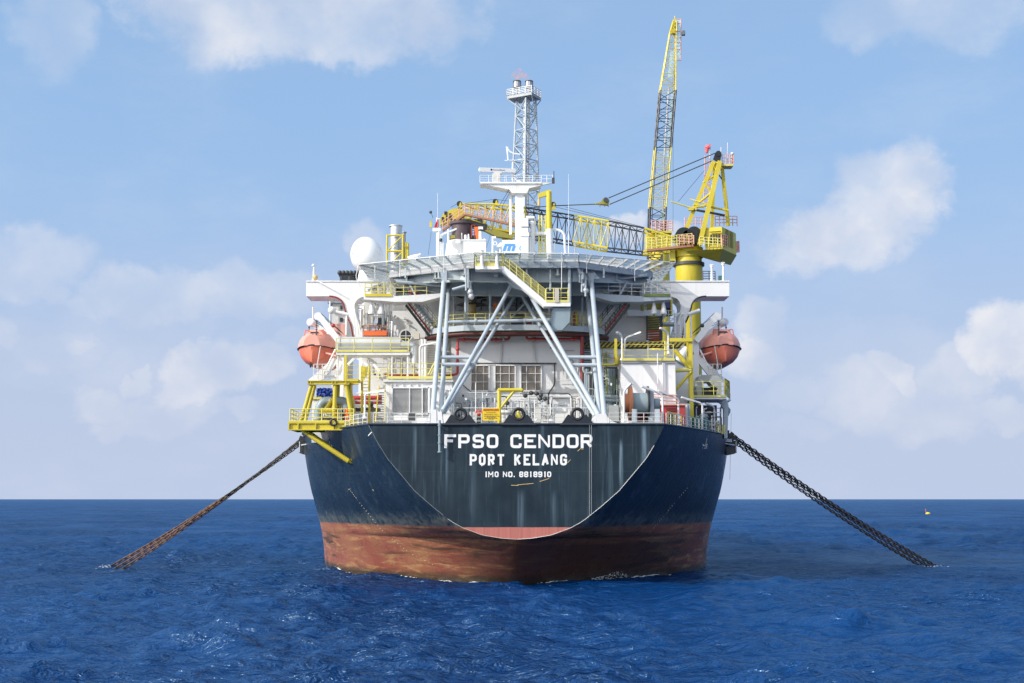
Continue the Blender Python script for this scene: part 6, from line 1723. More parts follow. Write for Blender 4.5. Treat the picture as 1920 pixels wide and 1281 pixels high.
def flare():
    Y = 205
    r = thing('flare_tower', 'pale lattice flare tower with a railed top platform and two burner tips', 'flare tower', P(984, 480, Y))
    top, bot = P(986.5, 189, Y), P(983.5, 500, Y)
    ang = R(43); e1 = Vector((math.cos(ang), math.sin(ang), 0)); e2 = Vector((-math.sin(ang), math.cos(ang), 0))
    k_ = (top.z - ZT) / (top.z - bot.z); st, sb = 2.25, 2.25 + 1.5 * k_; bot = top.lerp(bot, k_); n = round(11 * k_)
    rows = []
    for i in range(n + 1):
        t = i / n; c = bot.lerp(top, t); s = (sb + (st - sb) * t) / 2
        rows.append([c - e1 * s - e2 * s, c + e1 * s - e2 * s, c + e1 * s + e2 * s, c - e1 * s + e2 * s])
    for k in range(4):
        m = MB(); m.tube(rows[0][k], rows[n][k], .16, n=8); m.build('corner_leg', 'pale_blue_grey', r)
    m = MB()
    for i in range(n):
        for k in range(4):
            j = (k + 1) % 4; a, b = (k, j) if (i + k) % 2 else (j, k)
            m.tube(rows[i][a], rows[i + 1][b], .09, n=6); m.tube(rows[i][k], rows[i][j], .09, n=6)
            q = rows[i][a].lerp(rows[i + 1][b], .5); m.tube(q, rows[i + 1][a], .06, n=5)
    m.build('lattice', 'pale_blue_grey', r)
    m = MB()
    for o in ((-.45, -.2), (.35, -.3), (.0, .4)): m.tube(bot + e1 * o[0] + e2 * o[1], top + e1 * o[0] + e2 * o[1] + Vector((0, 0, .6)), .17, n=8)
    m.build('riser', 'off_white', r)
    m = MB(); A = bot + e2 * -1.0 + e1 * -.6; B = top + e2 * -.6 + e1 * -.4
    for k in range(100): q = A.lerp(B, k / 100); m.beam(q - e1 * .3, q + e1 * .3, .05)
    m.tube(A - e1 * .3, B - e1 * .3, .04); m.tube(A + e1 * .3, B + e1 * .3, .04); m.build('ladder', 'off_white', r)
    p = 4.6 / 2; a2 = R(29); f1 = Vector((math.cos(a2), -math.sin(a2) * -1, 0)); f1 = Vector((math.cos(R(-29)), math.sin(R(-29)), 0)); f2 = Vector((-f1.y, f1.x, 0))
    c = P(982.5, 186.5, Y); cs = [c - f1 * p - f2 * p * .72, c + f1 * p - f2 * p * .72, c + f1 * p + f2 * p * .72, c - f1 * p + f2 * p * .72]
    m = MB(); m.prism(cs, (0, 0, .45)); m.build('platform', 'mid_grey', r)
    m = MB(); m.rail([q + Vector((0, 0, .4)) for q in cs + cs[:1]], 1.15, 4, 1.2, .06); m.build('platform_rail', 'white_clean', r)
    m = MB()
    for k in range(4): m.tube(rows[n - 1][k], cs[k], .08)
    m.build('knee_brace', 'pale_blue_grey', r)
    for x in (969.5, 992):
        m = MB(); q = P(x, 166, Y); m.tube(P(x, 187, Y), q, .28, n=10); m.build('burner_post', 'mid_grey', r)
        m = MB(); m.lathe([(.4, -.1), (.62, .1), (.62, .9), (.55, 1.2)], q, 18); bt = m.build('burner_tip', 'steel_dull', r)
        m = MB(); m.lathe([(.66, 0), (.66, .12)], q + Vector((0, 0, 1.12)), 18); m.lathe([(.68, 0), (.68, .1)], q, 18)
        for k in range(10): t = 2 * math.pi * k / 10; m.beam(q + Vector((math.cos(t) * .64, math.sin(t) * .64, 0)), q + Vector((math.cos(t) * .64, math.sin(t) * .64, 1.15)), .06)
        m.build('wind_shield', 'dark_grey', bt)
    f = thing('flare_flame', 'faint ragged orange pink gas flame blown left above the burner tips', 'flame', P(978, 150, Y))
    rnd = random.Random(11)
    m = MB()
    for x, y, rx, rz in ((985, 146, .7, .35), (978, 143, .9, .55), (972, 140, .8, .6), (973, 134, .5, .5), (976, 130, .25, .35), (966, 143, .7, .35), (960, 143.5, .6, .22), (955.5, 143, .35, .15), (983, 140, .55, .5), (969, 147, .5, .25), (988, 149, .3, .2)):
        t = MB().ball((0, 0, 0), 1, 14); cc = P(x, y, Y); ph = [rnd.uniform(0, 6) for _ in range(4)]
        vs = []
        for v in t.v:
            k = 1 + .28 * math.sin(v[0] * 4 + ph[0]) * math.sin(v[2] * 5 + ph[1]) + .2 * math.sin(v[0] * 9 + v[2] * 7 + ph[2]); vs.append(cc + Vector((v[0] * rx * k + v[2] * -.1, v[1] * rx * .7 * k, v[2] * rz * k)))
        m.add(vs, t.f)
    m.build('flame', 'flame', f)
flare()

# ------------------------------------------------------------------ cranes
def main_crane():
    Y = 150
    r = thing('main_crane', 'large yellow pedestal crane with its lattice boom laid across the ship', 'crane', P(1293, 520, Y))
    c = lambda x, y: P(x, y, Y)
    b = c(1292, 530); h = lambda y: c(1292, y).z - b.z
    m = MB(); m.lathe([(1.33, 13.95 - b.z), (1.33, h(545)), (1.62, h(530)), (1.62, h(499))], b, 32); m.build('pedestal', 'yellow', r)
    m = MB(); m.lathe([(1.85, h(499.5)), (1.85, h(494))], b, 32); m.build('slew_ring', 'dark_grey', r)
    m = MB(); m.lathe([(1.55, h(494)), (1.55, h(484)), (1.72, h(484)), (1.72, h(466))], b, 32); m.build('turret', 'yellow', r)
    m = MB(); m.pbox(1257, 467, 1266, 489, Y - 1.2, 1.5); m.build('side_box', 'yellow', r)
    # revolving frame: a deep platform turned towards us, and the machinery house on it
    def wbox(name, mat, pts, z0, z1):
        m = MB(); m.prism([Vector((x, y, z0)) for x, y in pts], (0, 0, z1 - z0)); return m.build(name, mat, r)
    zP = c(1321, 461).z
    p1, p2, p3 = P(1305, 461, 147.6), P(1355, 463, 146.6), P(1381, 463, 150.5)
    p4 = Vector((p1.x + (p3.x - p2.x), p1.y + (p3.y - p2.y), 0))
    plan = [(p1.x - 1.4, p1.y), (p2.x, p2.y), (p3.x, p3.y), (p4.x - .5, p4.y + 1)]
    z_low = P(1370, 494, 149).z
    m = MB(); lo = [(p1.x + .9, p1.y + 1.2), (p2.x - .3, p2.y + .8), (p3.x - .8, p3.y - .3), (p4.x + .6, p4.y)]
    z_house = P(1355, 467, 146.6).z
    vs = [Vector((x, y, z_house)) for x, y in plan] + [Vector((x, y, z_low + (.7 if i in (0, 3) else 0))) for i, (x, y) in enumerate(lo)]
    m.add(vs, [(0, 1, 2, 3), (7, 6, 5, 4)] + [(i + 4, (i + 1) % 4 + 4, (i + 1) % 4, i) for i in range(4)]); m.build('revolving_frame', 'olive', r)
    hx = P(1316, 440, 147.2)
    zt = P(1355, 425, 146.6).z
    hp = [(P(1322, 440, 147.3).x, 147.3), (p2.x - .02, p2.y + .1), (p3.x - .05, p3.y), (P(1322, 440, 147.3).x + 1.6, 151.4)]
    wbox('machinery_house', 'yellow', hp, z_house + .03, zt)
    m = MB(); d = Vector((p3.x - p2.x, p3.y - p2.y, 0)); n = Vector((d.y, -d.x, 0)).normalized()
    for k in range(12):
        z = z_house + .7 + k * .17
        for u0, u1 in ((.22, .45), (.52, .75)):
            a = Vector((p2.x, p2.y + .1, z)) + d * u0 + n * .04; e = Vector((p2.x, p2.y + .1, z)) + d * u1 + n * .04; m.beam(a, e, .05, .07)
    m.build('louvre', 'olive', r)
    m = MB(); u = Vector((hp[1][0] - hp[0][0], hp[1][1] - hp[0][1], 0)); n2 = Vector((u.y, -u.x, 0)).normalized(); o = Vector((hp[0][0], hp[0][1], 0))
    for t0, t1 in ((.30, .42), (.46, .56), (.62, .72), (.78, .88)): 
        a = o + u * t0 + n2 * .03; e = o + u * t1 + n2 * .03
        m.add([(a.x, a.y, z_house + .7), (e.x, e.y, z_house + .7), (e.x, e.y, z_house + 1.8), (a.x, a.y, z_house + 1.8)], [(0, 1, 2, 3)])
    m.build('window', 'window_dark', r)
    m = MB(); a = o + u * .3 + n2 * .5; e = o + u * .95 + n2 * .5; m.beam(Vector((a.x, a.y, z_house + 2.05)), Vector((e.x, e.y, z_house + 2.05)), .6, .1); m.pbox(1310, 428, 1328, 445, 148.2, 1); m.build('canopy', 'yellow', r)
    # drums
    m = MB()
    for x, y, rr in ((1281, 444, 1.0), (1290, 446, .8), (1300, 440, .85), (1308, 447, .8)):
        q = P(x, y, 148.6); m.tube(q - Vector((0, .7, 0)), q + Vector((0, .7, 0)), rr, n=18)
    m.pbox(1275, 447, 1312, 459, 148.2, 1.4); m.build('hoist_drum', 'black', r)
    # A-frame
    A = P(1346, 298, 148.6)
    legs = (((1338, 303), (1285.5, 432), 148.0, 148.4, .22), ((1349.5, 303), (1311.5, 460), 147.8, 147.0, .25), ((1353, 306), (1365.5, 424), 148.8, 149.6, .2), ((1340, 305), (1334.5, 432), 149.6, 150.6, .18))
    for a, e, ya, ye, w_ in legs:
        m = MB(); m.beam(P(*a, ya), P(*e, ye), w_ * 2, w_ * 2, (0, 1, 0)); m.build('gantry_leg', 'yellow', r)
    m = MB()
    for a, e in (((1292, 391), (1331, 384)), ((1331, 388), (1366, 395)), ((1336, 307), (1352, 304)), ((1318, 343), (1337, 331)), ((1321, 343), (1333, 360)), ((1311, 380), (1333, 362)), ((1337, 308), (1343, 322)), ((1300, 384), (1320, 388)), ((1335, 440), (1322, 426))):
        m.tube(P(*a, 148), P(*e, 148.1), .14)
    m.pbox(1291, 389, 1306, 394, 147.7, .5); m.build('gantry_tie', 'yellow', r)
    m = MB(); m.beam(P(1300, 393, 147.8), P(1358, 404, 149.2), .3, .2); m.tube(P(1347, 327, 148.9), P(1355, 338, 148.9), .08); m.build('gantry_catwalk', 'dark_grey', r)
    m = MB(); m.tube(P(1258, 378, 147.4), P(1296, 390, 147.8), .09); m.tube(P(1293.5, 373.5, 148), P(1330, 384, 148), .08); m.build('outrigger_pole', 'pale_yellow', r)
    m = MB(); q = P(1346, 290, 148.4); m.tube(q - Vector((0, .5, 0)), q + Vector((0, .5, 0)), .34, n=18); m.prism([P(x, y, 148) for x, y in ((1338, 297), (1341, 288), (1348, 284.5), (1353, 289), (1351, 300), (1345, 302))], (0, .5, 0)); m.build('apex_sheave', 'black', r)
    m = MB(); m.pbox(1353.5, 307.5, 1375, 311, 148.2, 1.6); m.build('apex_stage', 'pale_yellow', r)
    m = MB(); q0, q1 = P(1354, 308, 148.3), P(1375.5, 308, 148.3); m.rail([q0, q1, q1 + Vector((0, 1.4, 0))], 1.15, 3, .45, .04)
    for k in range(16): m.tube(P(1321, 296 + k * 5.6, 150.2), P(1331, 296 + k * 5.6, 150.2), .045, n=5)
    for x0, x1 in ((1322, 1319.5), (1331, 1330)): m.tube(P(x0, 292, 150.2), P(x1, 382, 150.2), .06)
    m.rail([P(1284, 425, 150.5), P(1325, 425, 150.5)], 1.1, 3, .7, .045)
    m.rail([P(1341, 424, 149.5), P(1382, 424, 150.5)], 1.2, 3, .6, .045); m.rail([P(1274, 459, 147.6), P(1301, 458, 147.3)], 1.05, 3, .5, .05); m.rail([P(1381, 474, 150.6), P(1386, 473, 152)], 1.35, 3, .6, .05)
    m.rail([P(1353, 461, 146.4), P(1364, 462, 147.6)], 1.3, 4, .6, .05); m.build('guard_rail', 'salmon_rail', r)
    m = MB(); m.rail([P(1312, 461, 146.8), P(1354, 464, 146.4)], 1.05, 3, .5, .05); m.build('front_rail', 'pale_yellow', r)
    m = MB(); m.tube(P(1363.5, 308, 148.8), P(1364.5, 268, 148.8), .04); m.tube(P(1352, 287, 148.5), P(1352, 276, 148.5), .06); m.tube(P(1371, 302, 148.4), P(1372, 290, 148.4), .08); m.ball(P(1373, 288.5, 148.4), .2, 8); m.build('aerial', 'off_white', r)
    # boom: five lattice bays lying across the ship to the left
    up = Vector((0.06, 0, 1))
    st = [(1296, 464, 149.4, .5), (1206, 453.5, 150.0, 2.85), (1140, 443.5, 150.8, 3.25), (1075, 432.5, 151.6, 3.2), (985, 418.5, 152.6, 3.3), (925, 409, 153.3, 2.9), (868, 398, 154.0, 1.5)]
    cols = ['yellow', 'boom_dark', 'yellow', 'boom_dark', 'yellow', 'yellow']
    nb = [4, 5, 5, 6, 4, 4]
    for i in range(6):
        x0, y0, Y0, h0 = st[i]; x1, y1, Y1, h1 = st[i + 1]
        m = MB(); m.truss(P(x0, y0, Y0), P(x1, y1, Y1), (0.05, 1, 0), up, 2.3, h0, 2.3, h1, nb[i], .10 if cols[i] == 'boom_dark' else .13, .042 if cols[i] == 'boom_dark' else .06); m.build('boom_section', cols[i], r)
    m = MB(); m.prism([P(x, y, 153) for x, y in ((866, 388), (872, 400), (868, 413), (850, 413), (838, 417), (826, 421), (823, 415), (832, 400), (848, 392))], (0, 1.8, 0)); hd = m.build('boom_head', 'yellow', r)
    m = MB()
    for q in ((833, 396.5, 838, 402), (828, 407, 832, 416), (836, 404, 839, 414), (842, 400, 846, 411)): m.pbox(*q, 152.9, .12)
    m.build('cutout', 'black', hd)
    for x, y in ((861.5, 382.5), (929, 378.5), (1037, 384)):
        s = MB(); q = P(x, y, 153.2); s.tube(q - Vector((0, .12, 0)), q + Vector((0, .12, 0)), .34, n=18); sh = s.build('sheave', 'black', r)
        s = MB(); s.prism([P(x - 3, y + 9, 153.0), P(x + 1, y - 3, 153.0), P(x + 3, y - 3, 153.0), P(x + 5, y + 9, 153.0)], (0, .1, 0)); s.build('sheave_bracket', 'yellow', sh)
    m = MB()   # brown catwalk hung on the near side of the boom
    w_ = [P(830, 433, 151.8), P(850, 419, 151.8), P(872, 402.5, 151.6), P(925, 413.5, 151.2), P(966, 423.5, 150.9)]
    for k in range(4): m.beam(w_[k], w_[k + 1], .5, .22)
    m.build('catwalk', 'brown_rail', r)
    m = MB(); m.rail([w_[0], w_[1], w_[2]], 1.25, 3, .8, .045); m.rail(w_[2:], 1.2, 3, .8, .04); m.build('catwalk_rail', 'salmon_rail', r)
    m = MB(); m.tube(P(874, 418, 152.6), P(912, 428, 152.5), .5, n=8); m.pbox(845, 411, 905, 419, 152.6, 1.4); m.build('hook_store', 'dark_grey', r)
    m = MB(); m.prism([P(x, y, 152) for x, y in ((908, 432), (935, 430), (962, 436), (962, 448), (930, 443))], (0, 1, 0)); m.pbox(941, 440, 962, 470, 152.5, 1); m.build('boom_rest', 'olive', r)
    m = MB(); m.beam(P(1213, 470, 148.4), P(1300, 461, 147.8), .5, .25); m.build('heel_catwalk', 'brown_rail', r)
    m = MB(); m.rail([P(1213, 469, 148.3), P(1298, 460, 147.7)], 1.4, 4, .6, .045); m.build('heel_rail', 'pale_yellow', r)
    # luffing ropes and the bridle block
    for a, e, w_ in (((1344, 286), (1141, 371.5), .06), ((1337, 301), (1143, 383.5), .06), ((1115, 383), (1040, 386), .06), ((1040, 386), (985, 390), .05)):
        m = MB()
        for k in (-.12, .12): m.tube(P(*a, 148.4 + k), P(*e, 150.5 + k), w_, n=6)
        m.build('luffing_rope', 'rope', r)
    m = MB(); m.prism([P(x, y, 150.3) for x, y in ((1117, 382), (1126, 379), (1131, 372), (1139, 371), (1143, 376), (1141, 385), (1128, 383.5))], (0, .5, 0)); m.tube(P(1114, 383, 150.5), P(1126, 381, 150.5), .1); bl = m.build('bridle_block', 'olive', r)
    m = MB(); m.rail([P(1125, 388.5, 150.2), P(1141, 388.5, 150.2)], .35, 1, .5, .03); q = P(1136, 375, 150.2); m.tube(q - Vector((0, .1, 0)), q + Vector((0, .1, 0)), .3, n=14); m.build('block_guard', 'dark_grey', bl)
    m = MB()
    for a, e in (((866, 383), (926, 374)), ((929, 374), (960, 378)), ((845, 389), (861, 380)), ((872, 384), (905, 392)), ((1040, 388), (1205, 427)), ((1060, 388), (1260, 440)), ((1322, 318), (1272, 378))): m.tube(P(*a, 152.5), P(*e, 152), .025, n=5)
    m.build('hoist_wire', 'rope', r)
    w2 = thing('windsock', 'red windsock drooping on the crane gantry top', 'windsock', P(1331, 298, 149))
    m = MB(); m.tube(P(1331, 300, 149), P(1331.5, 275, 149), .05); m.build('pole', 'off_white', w2)
    m = MB(); pts = [P(1331, 276, 149), P(1328, 274.5, 149), P(1325.5, 278, 149), P(1325, 287, 149)]; rr = [.34, .32, .26, .16]
    for k in range(3): m.tube(pts[k], pts[k + 1], rr[k], rr[k + 1], 12)
    m.build('sock', 'pink_red', w2)
main_crane()

def second_crane():
    r = thing('second_crane', 'yellow and black crane farther forward with its boom raised upright', 'crane', P(1237, 480, 185))
    st = [(1231, 436, 187, 2.3), (1232.5, 390, 187, 2.4), (1242.5, 279, 187, 2.35), (1251.5, 172, 187, 2.3), (1261.5, 62, 187, .9), (1264.5, 40, 187, .4)]
    cols = ['boom_dark', 'yellow', 'boom_dark', 'yellow', 'yellow']; nb = [3, 6, 6, 7, 2]
    for i in range(5):
        a, b = P(*st[i][:3]), P(*st[i + 1][:3])
        m = MB(); m.truss(a, b, (1, 0, 0), (0, 1, .1), st[i][3], 2.2, st[i + 1][3], 2.2 if i < 3 else 1.2, nb[i], .14 if cols[i] == 'boom_dark' else .10, .055 if cols[i] == 'boom_dark' else .042); m.build('boom_section', cols[i], r)
    m = MB(); m.tube(P(1243, 430, 187.2), P(1246, 279, 187.2), .1); m.tube(P(1246, 279, 187.2), P(1254, 165, 187.2), .1)
    for k in range(44):
        t = k / 44; q = P(1239, 430, 187).lerp(P(1258, 120, 187), t); m.beam(q + Vector((-.1, 0, 0)), q + Vector((.65, 0, 0)), .045)
    m.build('boom_ladder', 'off_white', r)
    m = MB(); m.pbox(1240, 398, 1248, 420, 187, .4); m.add([P(1246, 395, 187.3), P(1249, 395, 187.3), P(1256, 280, 187.3), P(1250, 280, 187.3)], [(0, 1, 2, 3)]); m.add([P(1249, 280, 187.3), P(1256, 280, 187.3), P(1263, 175, 187.3), P(1258, 175, 187.3)], [(0, 1, 2, 3)])
    m.add([P(1252, 145, 187.3), P(1264, 145, 187.3), P(1265, 95, 187.3), P(1257, 95, 187.3)], [(0, 1, 2, 3)]); m.build('ladder_screen', 'net', r, smooth=False)
    m = MB(); m.prism([P(x, y, 186.6) for x, y in ((1259, 62), (1258, 52), (1262, 37), (1266, 34), (1266, 62))], (0, .9, 0)); m.build('boom_head', 'yellow', r)
    m = MB(); a, b, c_, d = P(1268, 36, 187), P(1278, 36, 187), P(1276, 112, 187), P(1267, 114, 187)
    for y in (36, 44, 59, 71, 80, 93, 113): m.tube(P(1268, y, 187), P(1277.5, y, 187), .06, n=6); m.tube(P(1268, y, 188), P(1277.5, y, 188), .06, n=6)
    for x in (1268, 1277): m.tube(P(x, 36, 187), P(x - 1, 113, 187), .07); m.tube(P(x, 36, 188), P(x - 1, 113, 188), .07)
    cg = m.build('head_cage', 'salmon_rail', r)
    m = MB(); m.quad(a, b, c_, d); m.build('cage_mesh', 'net', cg, smooth=False)
    m = MB(); m.pbox(1279, 57, 1285, 64.5, 187, .7); m.tube(P(1277, 60, 187), P(1280, 60, 187), .06); m.build('lamp', 'blue_grey', r)
    m = MB(); m.tube(P(1265.5, 40, 187), P(1265.5, 30, 187), .08); m.build('mast_light', 'yellow', r)
    m = MB(); m.pbox(1222, 433, 1260, 437, 185.5, 3.5); m.prism([P(x, y, 186) for x, y in ((1213, 437), (1258, 437), (1258, 474), (1213, 474))], (0, 3, 0)); m.build('cab', 'yellow', r)
    m = MB(); m.pbox(1239, 436.5, 1248, 443, 185.8, .3); m.build('cab_window', 'window_dark', r)
    m = MB(); m.rail([P(1222, 433, 185.6), P(1260.5, 433, 185.6)], 1.5, 4, .6, .06); m.rail([P(1222, 433, 188.6), P(1260.5, 433, 188.6)], 1.5, 4, .8, .05); m.build('cab_rail', 'salmon_rail', r)
    m = MB()
    for k in range(6): m.tube(P(1213, 441 + k * 5, 185.7), P(1240, 441 + k * 5, 185.7), .07)
    m.build('cab_grille', 'pale_yellow', r)
    m = MB(); q = P(1236, 474, 187); m.tube(q, (q.x, q.y, ZT), 1.5, n=24); m.build('pedestal', 'yellow', r)
    m = MB(); m.truss(P(1228, 474, 183), P(1226, 520, 183), (1, 0, 0), (0, 1, 0), 2.0, 1.8, 2.0, 1.8, 4, .1, .06); m.build('stair_tower', 'boom_dark', r)
    m = MB()
    for x0, x1 in ((1218, 1226), (1221, 1229)): m.tube(P(x0, 436, 186.2), P(x1 + 2, 280, 186.2), .05, n=5)
    m.tube(P(1262, 110, 187), P(1262, 436, 189), .02, n=5); m.build('hoist_wire', 'rope', r)
second_crane()

# process modules half hidden behind the block, farther forward on the deck
def modules():
    rnd = random.Random(9)
    for i, (Y, lab) in enumerate(((166, 'nearest grey and white process module forward of the accommodation'), (188, 'white process module between the flare tower and the second crane'), (216, 'low process module forward of the flare tower'), (246, 'pipe filled process module amidships'), (276, 'farthest process module near the bow'))):
        r = thing('process_module', lab, 'module', (0, Y, ZT), 'process modules along the main deck')
        m = MB()
        for x in (-13, -4.5, 4.5, 13):
            for y in (Y, Y + 13): m.box((x - .25, y - .25, ZT), (x + .25, y + .25, 25.5))
        m.build('frame', 'off_white', r)
        m = MB()
        for z in (17.5, 21.5, 25.5): m.box((-13.6, Y - .4, z), (13.6, Y + 13.4, z + .25))
        m.build('deck_level', 'mid_grey', r)
        for k in range(7):
            x = rnd.uniform(-11, 11); y = rnd.uniform(Y + 2, Y + 11); z = rnd.choice((ZT, 17.75, 21.75)); m = MB()
            if rnd.random() < .5: m.tube((x - 2, y, z + 1.3), (x + 2, y, z + 1.3), 1.0, n=18)
            else: m.lathe([(.2, 0), (.9, .2), (.9, 2.6), (.2, 3.0)], (x, y, z), 16)
            m.build('vessel', rnd.choice(('steel_dull', 'white', 'off_white')), r)
        for k in range(6):
            x = rnd.uniform(-12, 12); m = MB(); z = rnd.choice((17.2, 21.2, 24.8)); m.tube((-13, Y + rnd.uniform(0, 13), z), (13, Y + rnd.uniform(0, 13), z), rnd.uniform(.1, .25)); m.build('pipe', rnd.choice(('white', 'mid_grey', 'red', 'steel_dull')), r)
        m = MB(); m.rail([(-13.6, Y - .3, 25.75), (13.6, Y - .3, 25.75), (13.6, Y + 13.3, 25.75), (-13.6, Y + 13.3, 25.75), (-13.6, Y - .3, 25.75)], 1.1, 3, 2.2, .04); m.build('railing', 'pale_yellow', r)
modules()

# ------------------------------------------------------------------ crew
def person(px, py, Y, H, label, face, top_mat, leg_mat, shorts=False, helmet=None, arms=((.28, -.25, .95), (.25, -.3, .98)), zoff=None):
    """standing figure grown from a skeleton: the skin is one mesh, clothes and hair are its children"""
    base = P(px, py, Y)
    if zoff is not None: base.z = zoff
    k = H / 1.75; c, s = math.cos(face), math.sin(face)
    def W(p): return Vector((p[0] * c - p[1] * s, p[0] * s + p[1] * c, p[2])) * k
    root = thing('person', label, 'person', base)
    J = {'pelvis': (0, 0, .95), 'waist': (0, 0, 1.08), 'chest': (0, -.01, 1.30), 'neck': (0, 0, 1.47), 'chin': (0, -.01, 1.54), 'head': (0, -.005, 1.63), 'crown': (0, .005, 1.73)}
    R0 = {'pelvis': (.155, .115), 'waist': (.135, .10), 'chest': (.165, .115), 'neck': (.06, .06), 'chin': (.07, .075), 'head': (.085, .10), 'crown': (.06, .07)}
    E = [('pelvis', 'waist'), ('waist', 'chest'), ('chest', 'neck'), ('neck', 'chin'), ('chin', 'head'), ('head', 'crown')]
    J['nose'] = (0, -.12, 1.62); R0['nose'] = (.014, .018); E.append(('head', 'nose'))
    for sx, nm, ar in ((-1, 'l', arms[0]), (1, 'r', arms[1])):
        J[nm + 'sh'] = (sx * .19, 0, 1.42); J[nm + 'el'] = (sx * (.24 + .04), ar[1] * .25, 1.15); J[nm + 'wr'] = (sx * ar[0], ar[1], ar[2]); J[nm + 'pa'] = (sx * ar[0] * .98, ar[1] - .06, ar[2] - .03)
        R0.update({nm + 'sh': (.062, .062), nm + 'el': (.043, .043), nm + 'wr': (.029, .029), nm + 'pa': (.036, .018)})
        E += [('chest', nm + 'sh'), (nm + 'sh', nm + 'el'), (nm + 'el', nm + 'wr'), (nm + 'wr', nm + 'pa')]
        for f in range(4):
            o = (f - 1.5) * .019; a, b = nm + 'f%d' % f, nm + 'g%d' % f; p = J[nm + 'pa']; L = (.07, .08, .076, .06)[f]
            J[a] = (p[0] + o * .9, p[1] - L * .6, p[2] - .012); J[b] = (p[0] + o, p[1] - L, p[2] - .04); R0[a] = (.0095, .0095); R0[b] = (.008, .008); E += [(nm + 'pa', a), (a, b)]
        p = J[nm + 'wr']; J[nm + 't'] = (p[0] - sx * .045, p[1] - .06, p[2] - .02); R0[nm + 't'] = (.011, .011); E.append((nm + 'wr', nm + 't'))
        J[nm + 'hi'] = (sx * .095, 0, .88); J[nm + 'kn'] = (sx * .11, -.02, .50); J[nm + 'an'] = (sx * .12, .03, .09); J[nm + 'to'] = (sx * .13, -.14, .03)
        R0.update({nm + 'hi': (.088, .092), nm + 'kn': (.058, .06), nm + 'an': (.042, .045), nm + 'to': (.04, .028)})
        E += [('pelvis', nm + 'hi'), (nm + 'hi', nm + 'kn'), (nm + 'kn', nm + 'an'), (nm + 'an', nm + 'to')]
    def grow(name, names, grow_, mat, parent, trim=None):
        idx = {n: i for i, n in enumerate(names)}
        me = bpy.data.meshes.new(name + '_cage'); me.from_pydata([W(J[n]) for n in names], [(idx[a], idx[b]) for a, b in E if a in idx and b in idx], [])
        o = bpy.data.objects.new(name + '_cage', me); COL.objects.link(o)
        sk = o.modifiers.new('skin', 'SKIN'); sk.use_smooth_shade = True
        o.modifiers.new('sub', 'SUBSURF').levels = 2
        for n, i in idx.items():
            v = me.skin_vertices[0].data[i]; v.radius = [(q + grow_) * k for q in R0[n]]; v.use_root = (n == names[0])
        dg = bpy.context.evaluated_depsgraph_get(); m2 = bpy.data.meshes.new_from_object(o.evaluated_get(dg)); bpy.data.objects.remove(o); bpy.data.meshes.remove(me)
        m2.materials.clear(); m2.materials.append(M[mat]); m2.shade_smooth(); m2.name = name
        ob = bpy.data.objects.new(name, m2); COL.objects.link(ob); ob.parent = parent; return ob
    grow('body', list(J), 0, 'skin', root)
    up = ['waist', 'pelvis', 'chest', 'neck']; J2 = dict(J)
    J['neck'] = (0, 0, 1.43); R0['neck'] = (.07, .07)
    for nm in 'lr': up += [nm + 'sh', nm + 'el'] + ([] if shorts else [nm + 'wr'])
    grow('shirt', up, .016, top_mat, root)
    lg = ['pelvis']
    for nm in 'lr': lg += [nm + 'hi', nm + 'kn'] + ([] if shorts else [nm + 'an'])
    grow('trousers', lg, .014, leg_mat, root)
    m = MB(); hc = base + W((0, .012, 1.675))
    if helmet: m.lathe([(.15 * k, -.01), (.125 * k, .0), (.12 * k, .06 * k), (.07 * k, .12 * k), (.01, .14 * k)], hc, 16); m.build('helmet', helmet, root)
    else: m.ball(hc, .108 * k, 10, (1, 1.1, .82)); m.build('hair', 'hair', root)
    m = MB()
    for sx in (-.032, .032): m.ball(base + W((sx, -.097, 1.645)), .012 * k, 6)
    m.build('eye', 'black', root)
    m = MB(); m.beam(base + W((-.024, -.096, 1.575)), base + W((.024, -.096, 1.575)), .008, .006); m.build('mouth', 'dark_red', root)
    m = MB()
    for nm in 'lr': m.beam(base + W((J[nm + 'to'][0], -.16, .035)), base + W((J[nm + 'an'][0], .08, .035)), .10, .08)
    m.build('boot', 'black', root)
person(897.5, 785, 114.6, 1.78, 'person in a red top and dark green trousers leaning on the stern rail', R(12), 'cloth_red', 'cloth_green', shorts=False, arms=((.22, -.42, 1.12), (.16, -.46, 1.12)), zoff=13.93)
person(919.5, 779, 121.2, 1.78, 'person in a navy shirt, pale jeans and white helmet standing near the casing', R(-10), 'cloth_navy', 'cloth_jeans', helmet='white_clean', arms=((.42, -.05, 1.24), (.3, -.1, .98)), zoff=14.5)
person(929.8, 596, 127.2, 1.72, 'person in orange overalls and red helmet on the walkway under the helideck', R(20), 'cloth_orange', 'cloth_orange', helmet='red', arms=((.24, -.3, 1.1), (.24, -.34, 1.1)), zoff=None)

